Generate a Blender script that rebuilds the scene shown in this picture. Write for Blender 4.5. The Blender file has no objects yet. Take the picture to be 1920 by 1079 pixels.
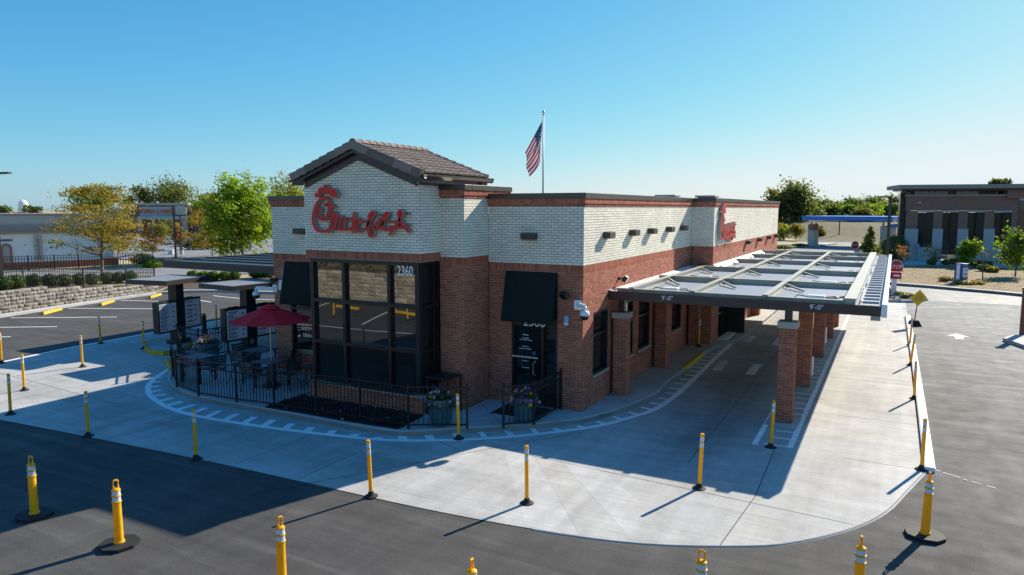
import bpy, math, random
import numpy as np
from mathutils import Vector, Matrix

S = bpy.context.scene
COL = S.collection
rad = math.radians

# ------------------------------------------------------------------ camera, sky, sun, exposure
CAM = np.array([6.7243, -16.3006, 5.25])
PITCH, YAW, FPX = rad(6.349), rad(-28.165), 1335.0
cd = bpy.data.cameras.new('camera'); cam = bpy.data.objects.new('camera', cd); COL.objects.link(cam)
cam.location = CAM; cam.rotation_euler = (math.pi/2 - PITCH, 0, -YAW)
cd.sensor_width = 36; cd.lens = FPX/1920*36; cd.clip_end = 6000; cd.clip_start = 0.1
S.camera = cam
SUN_AZ, SUN_EL = rad(71.0), rad(30.3)          # direction towards the sun, azimuth from +X to +Y
W = bpy.data.worlds.new('World'); S.world = W; W.use_nodes = True
nt = W.node_tree; bg = nt.nodes['Background']
sk = nt.nodes.new('ShaderNodeTexSky'); sk.sky_type = 'NISHITA'; sk.sun_disc = False
sk.sun_elevation = SUN_EL; sk.sun_rotation = math.pi/2 - SUN_AZ
sk.air_density = 1.0; sk.dust_density = 0.35; sk.ozone_density = 3.0; sk.altitude = 200
# one tone curve per channel over the whole sky: the cool, soft grading of the photograph
sp_ = nt.nodes.new('ShaderNodeSeparateColor'); cb_ = nt.nodes.new('ShaderNodeCombineColor'); nt.links.new(sk.outputs[0], sp_.inputs[0])
for i_, (g_, k_) in enumerate(((1.32, 6.5), (0.79, 3.02), (0.46, 1.86))):
    m1 = nt.nodes.new('ShaderNodeMath'); m1.operation = 'MULTIPLY'; m1.inputs[1].default_value = 0.02
    m2 = nt.nodes.new('ShaderNodeMath'); m2.operation = 'POWER'; m2.inputs[1].default_value = g_
    m3 = nt.nodes.new('ShaderNodeMath'); m3.operation = 'MULTIPLY'; m3.inputs[1].default_value = k_/0.18
    nt.links.new(sp_.outputs[i_], m1.inputs[0]); nt.links.new(m1.outputs[0], m2.inputs[0]); m4 = nt.nodes.new('ShaderNodeMath'); m4.operation = 'SMOOTH_MIN'; m4.inputs[1].default_value = (3.75, 4.2, 4.45)[i_]; m4.inputs[2].default_value = 1.6
    nt.links.new(m2.outputs[0], m3.inputs[0]); nt.links.new(m3.outputs[0], m4.inputs[0]); nt.links.new(m4.outputs[0], cb_.inputs[i_])
nt.links.new(cb_.outputs[0], bg.inputs[0]); bg.inputs[1].default_value = 0.10
sd = bpy.data.lights.new('sun', 'SUN'); sd.energy = 3.85; sd.angle = rad(0.5); sd.color = (1.0, 0.915, 0.775)
sun = bpy.data.objects.new('sun', sd); COL.objects.link(sun)
sun.location = (20, 40, 60)
sv = Vector((math.cos(SUN_AZ)*math.cos(SUN_EL), math.sin(SUN_AZ)*math.cos(SUN_EL), math.sin(SUN_EL)))
sun.rotation_euler = sv.to_track_quat('Z', 'Y').to_euler()
S.view_settings.view_transform = 'Standard'; S.view_settings.look = 'None'
S.view_settings.exposure = 1.1; S.view_settings.gamma = 1; S.view_settings.use_curve_mapping = False
S.render.engine = 'CYCLES'
S.cycles.max_bounces = 6; S.cycles.diffuse_bounces = 5; S.cycles.glossy_bounces = 4; S.cycles.transparent_max_bounces = 6
S.cycles.use_denoising = True

# ------------------------------------------------------------------ survey: sight lines of the photograph meet known planes
_f = np.array([math.sin(YAW)*math.cos(PITCH), math.cos(YAW)*math.cos(PITCH), -math.sin(PITCH)])
_r = np.cross(_f, [0, 0, 1]); _r /= np.linalg.norm(_r); _u = np.cross(_r, _f)
def ray(x, y): return _f + _r*(x-960)/FPX - _u*(y-539.5)/FPX
def G(x, y, z=0.0):
    d = ray(x, y); return CAM + d*(z-CAM[2])/d[2]
def atX(x, y, X):
    d = ray(x, y); return CAM + d*(X-CAM[0])/d[0]
def atY(x, y, Y):
    d = ray(x, y); return CAM + d*(Y-CAM[1])/d[1]
def above(p, x, y):                           # the point on the sight line straight above / beside ground point p
    d = ray(x, y); t = ((p[0]-CAM[0])*_f[0]+(p[1]-CAM[1])*_f[1])/(d[0]*_f[0]+d[1]*_f[1]); return CAM+d*t
def depth(p): return float((np.array(p)-CAM) @ _f)

# ------------------------------------------------------------------ materials
def _n(t, k, **kw):
    n = t.nodes.new(k)
    for a, v in kw.items(): setattr(n, a, v)
    return n
def mat(name, color, rough=0.7, metal=0.0, spec=0.4, var=0.0, scale=8.0, bump=0.0, bscale=60.0, rnd=0.0, dirt=0.0, ior=None, trans=0.0, coat=0.0, stretch=(1,1,1), tt=(1.6, 1.7, 0.6)):
    m = bpy.data.materials.new(name); m.use_nodes = True; t = m.node_tree
    b = t.nodes['Principled BSDF']; out = t.nodes['Material Output']
    b.inputs['Roughness'].default_value = rough; b.inputs['Metallic'].default_value = metal
    b.inputs['Specular IOR Level'].default_value = spec
    if ior: b.inputs['IOR'].default_value = ior
    if coat: b.inputs['Coat Weight'].default_value = coat; b.inputs['Coat Roughness'].default_value = 0.05
    col = None
    rgb = _n(t, 'ShaderNodeRGB'); rgb.outputs[0].default_value = (*color, 1); col = rgb.outputs[0]
    geo = _n(t, 'ShaderNodeNewGeometry'); mp = _n(t, 'ShaderNodeMapping'); mp.inputs['Scale'].default_value = stretch
    t.links.new(geo.outputs['Position'], mp.inputs[0])
    def mult(col, fac_socket, amt, centre=0.5):
        mr = _n(t, 'ShaderNodeMapRange'); mr.inputs['From Min'].default_value = 0; mr.inputs['From Max'].default_value = 1
        mr.inputs['To Min'].default_value = 1-amt*centre*2; mr.inputs['To Max'].default_value = 1+amt*(1-centre)*2
        t.links.new(fac_socket, mr.inputs['Value'])
        mx = _n(t, 'ShaderNodeVectorMath', operation='SCALE'); t.links.new(col, mx.inputs[0]); t.links.new(mr.outputs[0], mx.inputs['Scale'])
        return mx.outputs[0]
    if var:
        nz = _n(t, 'ShaderNodeTexNoise'); nz.inputs['Scale'].default_value = scale; nz.inputs['Detail'].default_value = 5; nz.inputs['Roughness'].default_value = 0.65
        t.links.new(mp.outputs[0], nz.inputs['Vector']); col = mult(col, nz.outputs['Fac'], var*1.6)
    if rnd:
        at = _n(t, 'ShaderNodeAttribute', attribute_name='rnd'); col = mult(col, at.outputs['Fac'], rnd)
    if dirt:
        nz = _n(t, 'ShaderNodeTexNoise'); nz.inputs['Scale'].default_value = 0.6; nz.inputs['Detail'].default_value = 6
        t.links.new(geo.outputs['Position'], nz.inputs['Vector']); col = mult(col, nz.outputs['Fac'], dirt*1.6)
    t.links.new(col, b.inputs['Base Color'])
    if bump:
        nz = _n(t, 'ShaderNodeTexNoise'); nz.inputs['Scale'].default_value = bscale; nz.inputs['Detail'].default_value = 3
        t.links.new(mp.outputs[0], nz.inputs['Vector'])
        bp = _n(t, 'ShaderNodeBump'); bp.inputs['Strength'].default_value = bump; bp.inputs['Distance'].default_value = 0.02
        t.links.new(nz.outputs['Fac'], bp.inputs['Height']); t.links.new(bp.outputs[0], b.inputs['Normal'])
    if trans:
        tr = _n(t, 'ShaderNodeBsdfTranslucent'); sc = _n(t, 'ShaderNodeVectorMath', operation='MULTIPLY'); sc.inputs[1].default_value = tt
        t.links.new(col, sc.inputs[0]); t.links.new(sc.outputs[0], tr.inputs[0])
        ms = _n(t, 'ShaderNodeMixShader'); ms.inputs[0].default_value = trans
        t.links.new(b.outputs[0], ms.inputs[1]); t.links.new(tr.outputs[0], ms.inputs[2]); t.links.new(ms.outputs[0], out.inputs[0])
    return m

def paving(name, base, tint, streak, big, speck, rough, lanes=0.0, spec=0.3, worn=None, grime=0.0, broom=0.0):
    """concrete / asphalt: broad blotches, tyre streaks along the lanes, fine aggregate, stains"""
    m = bpy.data.materials.new(name); m.use_nodes = True; t = m.node_tree; L = t.links.new
    b = t.nodes['Principled BSDF']; b.inputs['Specular IOR Level'].default_value = spec
    geo = _n(t, 'ShaderNodeNewGeometry')
    def noise(sc, detail=5, stretch=(1, 1, 1), dist=0.0, rough=0.6):
        mp = _n(t, 'ShaderNodeMapping'); mp.inputs['Scale'].default_value = stretch; L(geo.outputs['Position'], mp.inputs[0])
        nz = _n(t, 'ShaderNodeTexNoise'); nz.inputs['Scale'].default_value = sc; nz.inputs['Detail'].default_value = detail
        nz.inputs['Distortion'].default_value = dist; nz.inputs['Roughness'].default_value = rough
        L(mp.outputs[0], nz.inputs['Vector']); return nz.outputs['Fac']
    def rng(f, a, z, lo=0.3, hi=0.7):
        r = _n(t, 'ShaderNodeMapRange'); r.inputs['From Min'].default_value = lo; r.inputs['From Max'].default_value = hi
        r.inputs['To Min'].default_value = a; r.inputs['To Max'].default_value = z; L(f, r.inputs['Value']); return r.outputs[0]
    def mul(a, c):
        n = _n(t, 'ShaderNodeMath', operation='MULTIPLY'); L(a, n.inputs[0]); L(c, n.inputs[1]); return n.outputs[0]
    f = rng(noise(0.22, 6, dist=0.6), 1-big, 1+big)
    f = mul(f, rng(noise(1.3, 6, dist=0.4), 1-big*0.7, 1+big*0.7))
    f = mul(f, rng(noise(1.0, 6, (0.35, 3.2, 1), 0.3), 1-streak, 1+streak))
    f = mul(f, rng(noise(1.1, 5, (2.0, 0.10, 1), 0.2), 1-lanes, 1+lanes*0.5))
    f = mul(f, rng(noise(70, 2), 1-speck, 1+speck, 0.25, 0.75))
    f = mul(f, rng(noise(190, 2), 1-speck, 1+speck, 0.25, 0.75)); f = mul(f, rng(noise(38, 2), 1-speck*.6, 1+speck*.6, 0.3, 0.7))
    f = mul(f, rng(noise(24, 1), 1.0, 1+speck*2.2, 0.70, 0.78))
    # scattered dark spots and stains
    f = mul(f, rng(noise(2.6, 4, dist=1.2, rough=0.7), 1.0, 0.72, 0.66, 0.80))
    f = mul(f, rng(noise(9.0, 3), 1.0, 0.78, 0.70, 0.80))
    mx = _n(t, 'ShaderNodeMix', data_type='RGBA'); mx.inputs[6].default_value = (*base, 1); mx.inputs[7].default_value = (*tint, 1)
    L(rng(noise(0.5, 5, dist=0.8), 0, 1, 0.4, 0.7), mx.inputs[0])
    colour = mx.outputs[2]
    if broom:                                      # broom finish and pour-to-pour tone
        f = mul(f, rng(noise(1.0, 3, (0.5, 26, 1), .15), 1-broom, 1+broom)); f = mul(f, rng(noise(0.13, 3, (1, .7, 1), 1.5), 1-broom, 1+broom)); f = mul(f, rng(noise(6.0, 5, dist=.5, rough=.75), 1-broom*.8, 1+broom*.8))
        f = mul(f, rng(noise(0.9, 5, (0.12, 1.6, 1), .8), 1.0, 1-broom*2.2, 0.56, 0.74))
    if grime:                                      # tyre-blackened wheel paths along the drive-through lane
        sq = _n(t, 'ShaderNodeSeparateXYZ'); L(geo.outputs['Position'], sq.inputs[0])
        def mm(op, a, c):
            n = _n(t, 'ShaderNodeMath', operation=op)
            for i, q in enumerate((a, c)):
                if isinstance(q, (int, float)): n.inputs[i].default_value = q
                else: L(q, n.inputs[i])
            return n.outputs[0]
        wob = mm('MULTIPLY', mm('SUBTRACT', noise(0.5, 4), .5), 1.2)
        def bell(src, c0, w): 
            q = mm('DIVIDE', mm('SUBTRACT', mm('ADD', src, wob), c0), w); return mm('EXPONENT', mm('MULTIPLY', mm('MULTIPLY', q, q), -1.0), 0)
        g1 = mm('MULTIPLY', bell(sq.outputs[0], 3.0, 1.15), rng(sq.outputs[1], 0, 1, -4.5, 2.0))
        g2 = mm('MULTIPLY', bell(sq.outputs[0], 6.2, 0.55), .22)
        rr = mm('SQRT', mm('ADD', mm('MULTIPLY', mm('ADD', sq.outputs[0], 1.6), mm('ADD', sq.outputs[0], 1.6)), mm('MULTIPLY', mm('SUBTRACT', sq.outputs[1], 1.6), mm('SUBTRACT', sq.outputs[1], 1.6))), 0)
        g3 = mm('MULTIPLY', bell(sq.outputs[1], -5.1, .55), mm('MULTIPLY', rng(sq.outputs[0], 1, 0, -3.0, 1.5), .35))
        g4 = mm('MULTIPLY', bell(rr, 5.4, .7), mm('MULTIPLY', rng(sq.outputs[0], 0, 1, -2.0, 1.5), .22))
        f = mul(f, mm('SUBTRACT', 1.0, mm('MULTIPLY', mm('MINIMUM', mm('ADD', mm('ADD', g1, g2), mm('ADD', g3, g4)), 1.0), grime)))
    if worn:                                       # the traffic side of the lot is polished paler than the rest
        sp = _n(t, 'ShaderNodeSeparateXYZ'); L(geo.outputs['Position'], sp.inputs[0])
        def ma(op, a, c):
            n = _n(t, 'ShaderNodeMath', operation=op)
            for i, q in enumerate((a, c)):
                if isinstance(q, (int, float)): n.inputs[i].default_value = q
                else: L(q, n.inputs[i])
            return n.outputs[0]
        d = ma('ADD', ma('MULTIPLY', sp.outputs[0], .9), ma('MULTIPLY', sp.outputs[1], .28))
        d = ma('ADD', d, ma('MULTIPLY', noise(0.35, 5, (1, .5, 1), 1.0), 5.0))
        mr_ = _n(t, 'ShaderNodeMapping'); mr_.inputs['Rotation'].default_value = (0, 0, 0.45); mr_.inputs['Scale'].default_value = (.22, 2.6, 1); L(geo.outputs['Position'], mr_.inputs[0])
        ns_ = _n(t, 'ShaderNodeTexNoise'); ns_.inputs['Scale'].default_value = 0.9; ns_.inputs['Detail'].default_value = 6; ns_.inputs['Distortion'].default_value = .4; L(mr_.outputs[0], ns_.inputs['Vector'])
        f = mul(f, rng(ns_.outputs['Fac'], .93, 1.45, 0.52, 0.80)); f = mul(f, rng(noise(3.1, 3, dist=.6), 1.0, 1.9, 0.76, 0.84))
        mw = _n(t, 'ShaderNodeMix', data_type='RGBA'); mw.inputs[7].default_value = (*worn, 1); L(colour, mw.inputs[6]); L(rng(d, 0, 1, 8.5, 18.0), mw.inputs[0]); colour = mw.outputs[2]
    sc = _n(t, 'ShaderNodeVectorMath', operation='SCALE'); L(colour, sc.inputs[0]); L(f, sc.inputs['Scale']); L(sc.outputs[0], b.inputs['Base Color'])
    L(rng(noise(1.7, 4), rough-0.08, rough+0.08), b.inputs['Roughness'])
    bp = _n(t, 'ShaderNodeBump'); bp.inputs['Strength'].default_value = 0.25; bp.inputs['Distance'].default_value = 0.01
    L(noise(120, 3), bp.inputs['Height']); L(bp.outputs[0], b.inputs['Normal'])
    return m

M = {}
M['concrete'] = paving('concrete', (0.48, 0.468, 0.445), (0.41, 0.39, 0.355), 0.09, 0.10, 0.07, 0.75, 0.16, grime=0.45, broom=0.085)
M['walk'] = paving('sidewalk_concrete', (0.49, 0.48, 0.46), (0.40, 0.39, 0.37), 0.03, 0.10, 0.05, 0.8)
M['asphalt'] = paving('asphalt', (0.075, 0.071, 0.067), (0.095, 0.090, 0.084), 0.17, 0.10, 0.36, 0.85, 0.16, 0.25, (0.25, 0.245, 0.235))
M['oldasphalt'] = paving('worn_asphalt', (0.17, 0.168, 0.163), (0.26, 0.255, 0.245), 0.16, 0.15, 0.16, 0.7, 0.10, 0.35)
M['street'] = paving('street_asphalt', (0.21, 0.21, 0.215), (0.26, 0.255, 0.25), 0.08, 0.10, 0.10, 0.85)
M['mortar'] = mat('mortar', (0.40, 0.29, 0.225), 0.9, var=0.12, scale=5)
M['wmortar'] = mat('grey_mortar', (0.23, 0.20, 0.165), 0.9, var=0.12, scale=5)
M['red'] = mat('red_brick', (0.41, 0.124, 0.070), 0.85, spec=0.25, var=0.18, scale=30, rnd=0.28, dirt=0.18, bump=0.25, bscale=90)
M['white'] = mat('white_brick', (0.83, 0.775, 0.64), 0.7, spec=0.3, var=0.08, scale=30, rnd=0.09, dirt=0.12, bump=0.2, bscale=90)
M['bronze'] = mat('bronze_metal', (0.050, 0.040, 0.042), 0.38, 0.3, 0.5, var=0.08, scale=2)
M['coping'] = mat('coping_metal', (0.085, 0.072, 0.070), 0.34, 0.6, 0.5, var=0.10, scale=1.5)
M['frame'] = mat('window_frame', (0.014, 0.013, 0.014), 0.4, 0.2, 0.5)
M['black'] = mat('black_paint', (0.012, 0.012, 0.014), 0.42, 0.0, 0.5)
M['fence'] = mat('black_fence_paint', (0.010, 0.010, 0.011), 0.5, 0.0, 0.4)
M['awning'] = mat('dark_awning_canvas', (0.010, 0.017, 0.018), 0.85, spec=0.2, var=0.2, scale=6, bump=0.2, bscale=120)
M['tile'] = mat('roof_tile', (0.235, 0.180, 0.152), 0.85, spec=0.25, var=0.2, scale=9, rnd=0.30, bump=0.3, bscale=60)
M['signred'] = mat('sign_red', (0.78, 0.010, 0.018), 0.35, 0, 0.3, var=0.12, scale=4)
M['signgrey'] = mat('sign_return', (0.36, 0.34, 0.29), 0.5, 0.2)
M['whitepaint'] = mat('white_line_paint', (0.86, 0.86, 0.85), 0.7, var=0.10, scale=7, dirt=0.10)
M['wornpaint'] = mat('worn_line_paint', (0.62, 0.61, 0.58), 0.75, var=0.25, scale=9, dirt=0.2)
M['yellowpaint'] = mat('yellow_kerb_paint', (0.58, 0.36, 0.025), 0.7, var=0.2, scale=7, dirt=0.15)
M['post'] = mat('yellow_post_plastic', (0.92, 0.50, 0.012), 0.5, spec=0.35, var=0.14, scale=14, dirt=0.16, trans=0.25, tt=(1, 1, 1))
M['band'] = mat('reflective_band', (0.62, 0.66, 0.74), 0.3, spec=0.6)
M['rubber'] = mat('black_rubber', (0.018, 0.018, 0.019), 0.75, var=0.25, scale=14)
M['steelpaint'] = mat('canopy_paint', (0.40, 0.39, 0.33), 0.5, 0.15, 0.4, var=0.10, scale=3, dirt=0.10)
M['deck'] = mat('galvanised_deck', (0.40, 0.42, 0.44), 0.55, 0.1, 0.5, var=0.06, scale=2)
M['limestone'] = mat('cast_stone', (0.42, 0.37, 0.29), 0.85, var=0.12, scale=6)
M['lettering'] = mat('white_lettering', (0.85, 0.85, 0.83), 0.5)
M['numbers'] = mat('vinyl_white', (0.85, 0.88, 0.9), 0.4)
M['whitemetal'] = mat('white_enamel', (0.75, 0.76, 0.77), 0.35, spec=0.5)
M['umbrella'] = mat('red_canvas', (0.74, 0.020, 0.032), 0.8, spec=0.2, var=0.10, scale=4, trans=0.0)
M['alu'] = mat('brushed_pole', (0.55, 0.53, 0.47), 0.35, 0.7)
M['pot'] = mat('teal_glazed_pot', (0.035, 0.12, 0.135), 0.45, spec=0.5, var=0.15, scale=5)
M['soil'] = mat('potting_soil', (0.03, 0.022, 0.016), 0.95)
M['mulch'] = mat('black_mulch', (0.013, 0.011, 0.010), 0.95, var=0.6, scale=25, bump=0.9, bscale=22)
M['brownmulch'] = mat('brown_mulch', (0.11, 0.075, 0.055), 0.95, var=0.5, scale=9, bump=0.8, bscale=12)
M['drygrass'] = mat('dry_grass', (0.235, 0.160, 0.072), 0.95, var=0.16, scale=0.7, dirt=0.25, bump=0.1, bscale=25)
M['tangrass'] = mat('tan_verge', (0.36, 0.30, 0.16), 0.95, var=0.3, scale=1.2, dirt=0.25, bump=0.5, bscale=25)
M['hillgrass'] = mat('hill_grass', (0.105, 0.088, 0.042), 0.95, var=0.5, scale=0.35, dirt=0.4, stretch=(0.25, 1, 2))
M['block'] = mat('split_stone', (0.33, 0.295, 0.23), 0.9, var=0.25, scale=9, rnd=0.35, dirt=0.15, bump=0.9, bscale=14)
M['blockgrey'] = mat('grey_split_stone', (0.25, 0.225, 0.19), 0.9, var=0.25, scale=9, rnd=0.32, dirt=0.15, bump=0.9, bscale=14)
M['wood'] = mat('grey_bark', (0.13, 0.10, 0.08), 0.9, var=0.3, scale=12, bump=0.6, bscale=30)
M['stucco'] = mat('white_stucco', (0.80, 0.80, 0.79), 0.85, var=0.05, scale=1)
M['tanstucco'] = mat('tan_stucco', (0.46, 0.42, 0.36), 0.85, var=0.06, scale=1)
M['greystucco'] = mat('grey_stucco', (0.27, 0.25, 0.23), 0.85, var=0.06, scale=1)
M['darkred'] = mat('dark_red_band', (0.22, 0.03, 0.04), 0.7)
M['brownbrick'] = mat('brown_facade_brick', (0.235, 0.140, 0.110), 0.85, var=0.12, scale=3, rnd=0.16)
M['greyblock'] = mat('grey_facade_block', (0.42, 0.41, 0.39), 0.85, var=0.1, scale=3, rnd=0.16)
M['bluemetal'] = mat('blue_fascia', (0.008, 0.16, 0.55), 0.4, spec=0.5, var=0.06, scale=2)
M['signblue'] = mat('blue_sign_face', (0.015, 0.07, 0.24), 0.4)
M['stopred'] = mat('stop_sign_red', (0.42, 0.015, 0.03), 0.5)
M['warnyellow'] = mat('warning_yellow', (0.78, 0.50, 0.02), 0.5)
M['ink'] = mat('dark_ink', (0.02, 0.02, 0.022), 0.6)
M['galv'] = mat('galvanised_pole', (0.33, 0.32, 0.31), 0.5, 0.4)
M['rock'] = mat('pale_rock', (0.42, 0.38, 0.33), 0.9, var=0.3, scale=6)
M['steel'] = mat('brushed_steel', (0.55, 0.56, 0.57), 0.35, 0.8)
M['slate'] = mat('slate_table_top', (0.055, 0.055, 0.062), 0.45, spec=0.5, var=0.12, scale=4)
M['wicker'] = mat('grey_green_weave', (0.085, 0.088, 0.075), 0.8, var=0.25, scale=40)
M['blind'] = mat('window_blind', (0.30, 0.32, 0.33), 0.6)

def glass(name, tint, ior, wav, rough=0.015):
    m = bpy.data.materials.new(name); m.use_nodes = True; t = m.node_tree; b = t.nodes['Principled BSDF']
    b.inputs['Base Color'].default_value = (*tint, 1); b.inputs['Roughness'].default_value = rough; b.inputs['IOR'].default_value = ior
    geo = _n(t, 'ShaderNodeNewGeometry'); nz = _n(t, 'ShaderNodeTexNoise'); nz.inputs['Scale'].default_value = 0.9; nz.inputs['Detail'].default_value = 1
    t.links.new(geo.outputs['Position'], nz.inputs['Vector']); bp = _n(t, 'ShaderNodeBump'); bp.inputs['Strength'].default_value = wav; bp.inputs['Distance'].default_value = 0.02
    t.links.new(nz.outputs['Fac'], bp.inputs['Height']); t.links.new(bp.outputs[0], b.inputs['Normal']); return m
M['glass'] = glass('reflective_glass', (0.012, 0.015, 0.015), 2.3, 0.10)
M['darkglass'] = glass('dark_glass', (0.010, 0.013, 0.014), 1.65, 0.06)
M['officeglass'] = glass('office_glass', (0.016, 0.026, 0.024), 1.28, 0.05, 0.05)
M['spandrel'] = glass('spandrel_panel', (0.010, 0.013, 0.014), 1.5, 0.05, 0.16)
M['screen'] = None
def screen_mat():
    m = bpy.data.materials.new('menu_screen'); m.use_nodes = True; t = m.node_tree; b = t.nodes['Principled BSDF']
    b.inputs['Base Color'].default_value = (0.42, 0.47, 0.54, 1); b.inputs['Roughness'].default_value = 0.3
    b.inputs['Emission Color'].default_value = (0.55, 0.66, 0.85, 1); b.inputs['Emission Strength'].default_value = 0.015; return m
M['screen'] = screen_mat()
def leafmat(name, col, trans=0.35, rnd=0.5):
    return mat(name, col, 0.6, spec=0.25, rnd=rnd, trans=trans)
M['lf_lime'] = leafmat('lime_leaves', (0.17, 0.24, 0.024), 0.5)
M['lf_gold'] = leafmat('gold_leaves', (0.27, 0.19, 0.030), 0.40)
M['lf_yellow'] = leafmat('yellow_leaves', (0.38, 0.25, 0.020), 0.40)
M['lf_rust'] = leafmat('rust_leaves', (0.42, 0.15, 0.070), 0.4)
M['lf_green'] = leafmat('green_leaves', (0.115, 0.150, 0.045), 0.45)
M['lf_dark'] = leafmat('dark_leaves', (0.075, 0.100, 0.045), 0.4)
M['lf_olive'] = leafmat('olive_leaves', (0.16, 0.155, 0.055), 0.45)
M['lf_box'] = leafmat('boxwood_leaves', (0.050, 0.080, 0.018), 0.2, 0.45)
M['lf_straw'] = leafmat('straw_grass', (0.42, 0.30, 0.15), 0.3)
M['lf_purple'] = leafmat('purple_blades', (0.10, 0.055, 0.085), 0.2)
for k, c in dict(violet=(0.30, 0.04, 0.33), yellow=(0.75, 0.55, 0.02), white=(0.75, 0.74, 0.72), pink=(0.60, 0.22, 0.28), indigo=(0.06, 0.04, 0.22)).items():
    M['fl_'+k] = mat(k+'_petals', c, 0.6, trans=0.2, tt=(1, 1, 1))

# ------------------------------------------------------------------ mesh helpers
class MB:
    def __init__(s): s.v = []; s.f = []; s.m = []; s.r = []
    def add(s, vs, fs, mi=0, r=0.5):
        o = len(s.v); s.v += [tuple(map(float, p)) for p in vs]
        s.f += [tuple(o+i for i in f) for f in fs]; s.m += [mi]*len(fs); s.r += [r]*len(fs); return s
    def quad(s, a, b, c, d, mi=0, r=0.5): return s.add([a, b, c, d], [(0, 1, 2, 3)], mi, r)
    def box(s, a, b, mi=0, r=0.5):
        (x0, y0, z0), (x1, y1, z1) = a, b
        return s.add([(x0,y0,z0),(x1,y0,z0),(x1,y1,z0),(x0,y1,z0),(x0,y0,z1),(x1,y0,z1),(x1,y1,z1),(x0,y1,z1)],
                     [(0,3,2,1),(4,5,6,7),(0,1,5,4),(1,2,6,5),(2,3,7,6),(3,0,4,7)], mi, r)
    def obox(s, c, ax, ay, az, mi=0, r=0.5):      # half-axis vectors
        c, ax, ay, az = map(np.array, (c, ax, ay, az)); P = []
        for k in (-1, 1):
            for (i, j) in ((-1,-1),(1,-1),(1,1),(-1,1)): P.append(c+ax*i+ay*j+az*k)
        return s.add(P, [(0,3,2,1),(4,5,6,7),(0,1,5,4),(1,2,6,5),(2,3,7,6),(3,0,4,7)], mi, r)
    def bar(s, p, q, w, h, mi=0, up=(0, 0, 1)):   # rectangular bar from p to q
        p, q = np.array(p, float), np.array(q, float); d = q-p; L = np.linalg.norm(d); d /= L
        u = np.array(up, float); sd_ = np.cross(d, u)
        if np.linalg.norm(sd_) < 1e-3: sd_ = np.cross(d, [0, 1, 0])
        sd_ /= np.linalg.norm(sd_); u = np.cross(sd_, d)
        return s.obox((p+q)/2, d*L/2, sd_*w/2, u*h/2, mi)
    def tube(s, pts, rs, n=8, mi=0, cap=True, r=0.5):
        pts = [np.array(p, float) for p in pts]
        if not hasattr(rs, '__len__'): rs = [rs]*len(pts)
        V = []; F = []
        for i, p in enumerate(pts):
            d = pts[min(i+1, len(pts)-1)]-pts[max(i-1, 0)]; d = d/(np.linalg.norm(d)+1e-9)
            a = np.cross(d, [0, 0, 1]);
            if np.linalg.norm(a) < 1e-2: a = np.array([1., 0, 0])
            a /= np.linalg.norm(a); b = np.cross(d, a)
            for k in range(n):
                t = 2*math.pi*k/n; V.append(p+rs[i]*(a*math.cos(t)+b*math.sin(t)))
        for i in range(len(pts)-1):
            for k in range(n): F.append((i*n+k, i*n+(k+1) % n, (i+1)*n+(k+1) % n, (i+1)*n+k))
        if cap: F.append(tuple(range(n))[::-1]); F.append(tuple(range((len(pts)-1)*n, len(pts)*n)))
        return s.add(V, F, mi, r)
    def lathe(s, prof, n=16, c=(0, 0, 0), mi=0):
        V = []; F = []
        for (r, z) in prof:
            for k in range(n):
                t = 2*math.pi*k/n; V.append((c[0]+r*math.cos(t), c[1]+r*math.sin(t), c[2]+z))
        m = len(prof)
        for i in range(m-1):
            for k in range(n): F.append((i*n+k, i*n+(k+1) % n, (i+1)*n+(k+1) % n, (i+1)*n+k))
        F.append(tuple(range(n))[::-1]); F.append(tuple(range((m-1)*n, m*n)))
        return s.add(V, F, mi)
    def prism(s, poly, z0, z1, mi=0, mtop=None):
        n = len(poly); V = [(p[0], p[1], z0) for p in poly]+[(p[0], p[1], z1) for p in poly]
        s.add(V, [(i, (i+1) % n, n+(i+1) % n, n+i) for i in range(n)], mi)
        s.add(V, [tuple(range(n, 2*n))], mi if mtop is None else mtop); return s
    def mesh(s, name, mats):
        me = bpy.data.meshes.new(name); me.from_pydata(s.v, [], s.f)
        for m in (mats if isinstance(mats, (list, tuple)) else [mats]): me.materials.append(M[m] if isinstance(m, str) else m)
        if any(s.m): me.polygons.foreach_set('material_index', s.m)
        if any(x != 0.5 for x in s.r):
            a = me.attributes.new('rnd', 'FLOAT', 'FACE'); a.data.foreach_set('value', s.r)
        else:
            a = me.attributes.new('rnd', 'FLOAT', 'FACE'); a.data.foreach_set('value', [0.5]*len(s.f))
        me.update(); return me
    def build(s, name, mats, parent=None, smooth=False, bevel=0, **tags):
        me = s.mesh(name, mats)
        if smooth: me.shade_smooth() if hasattr(me, 'shade_smooth') else me.polygons.foreach_set('use_smooth', [True]*len(me.polygons))
        o = bpy.data.objects.new(name, me); COL.objects.link(o)
        if parent is not None: o.parent = parent
        if bevel:
            b = o.modifiers.new('bevel', 'BEVEL'); b.width = bevel; b.segments = 2; b.limit_method = 'ANGLE'
        for k, v in tags.items(): o[k] = v
        return o
def thing(name, label, cat, loc=(0, 0, 0), rz=0.0, group=None, kind=None):
    o = bpy.data.objects.new(name, None); COL.objects.link(o); o.location = tuple(map(float, loc)); o.rotation_euler = (0, 0, rz)
    o.empty_display_size = 0.2
    o['label'] = label; o['category'] = cat
    if group: o['group'] = group
    if kind: o['kind'] = kind
    return o
def tag(o, label, cat, group=None, kind=None):
    o['label'] = label; o['category'] = cat
    if group: o['group'] = group
    if kind: o['kind'] = kind
    return o
KIDS = {}
def children(o): return [c for c in COL.objects if c.parent == o]
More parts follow.
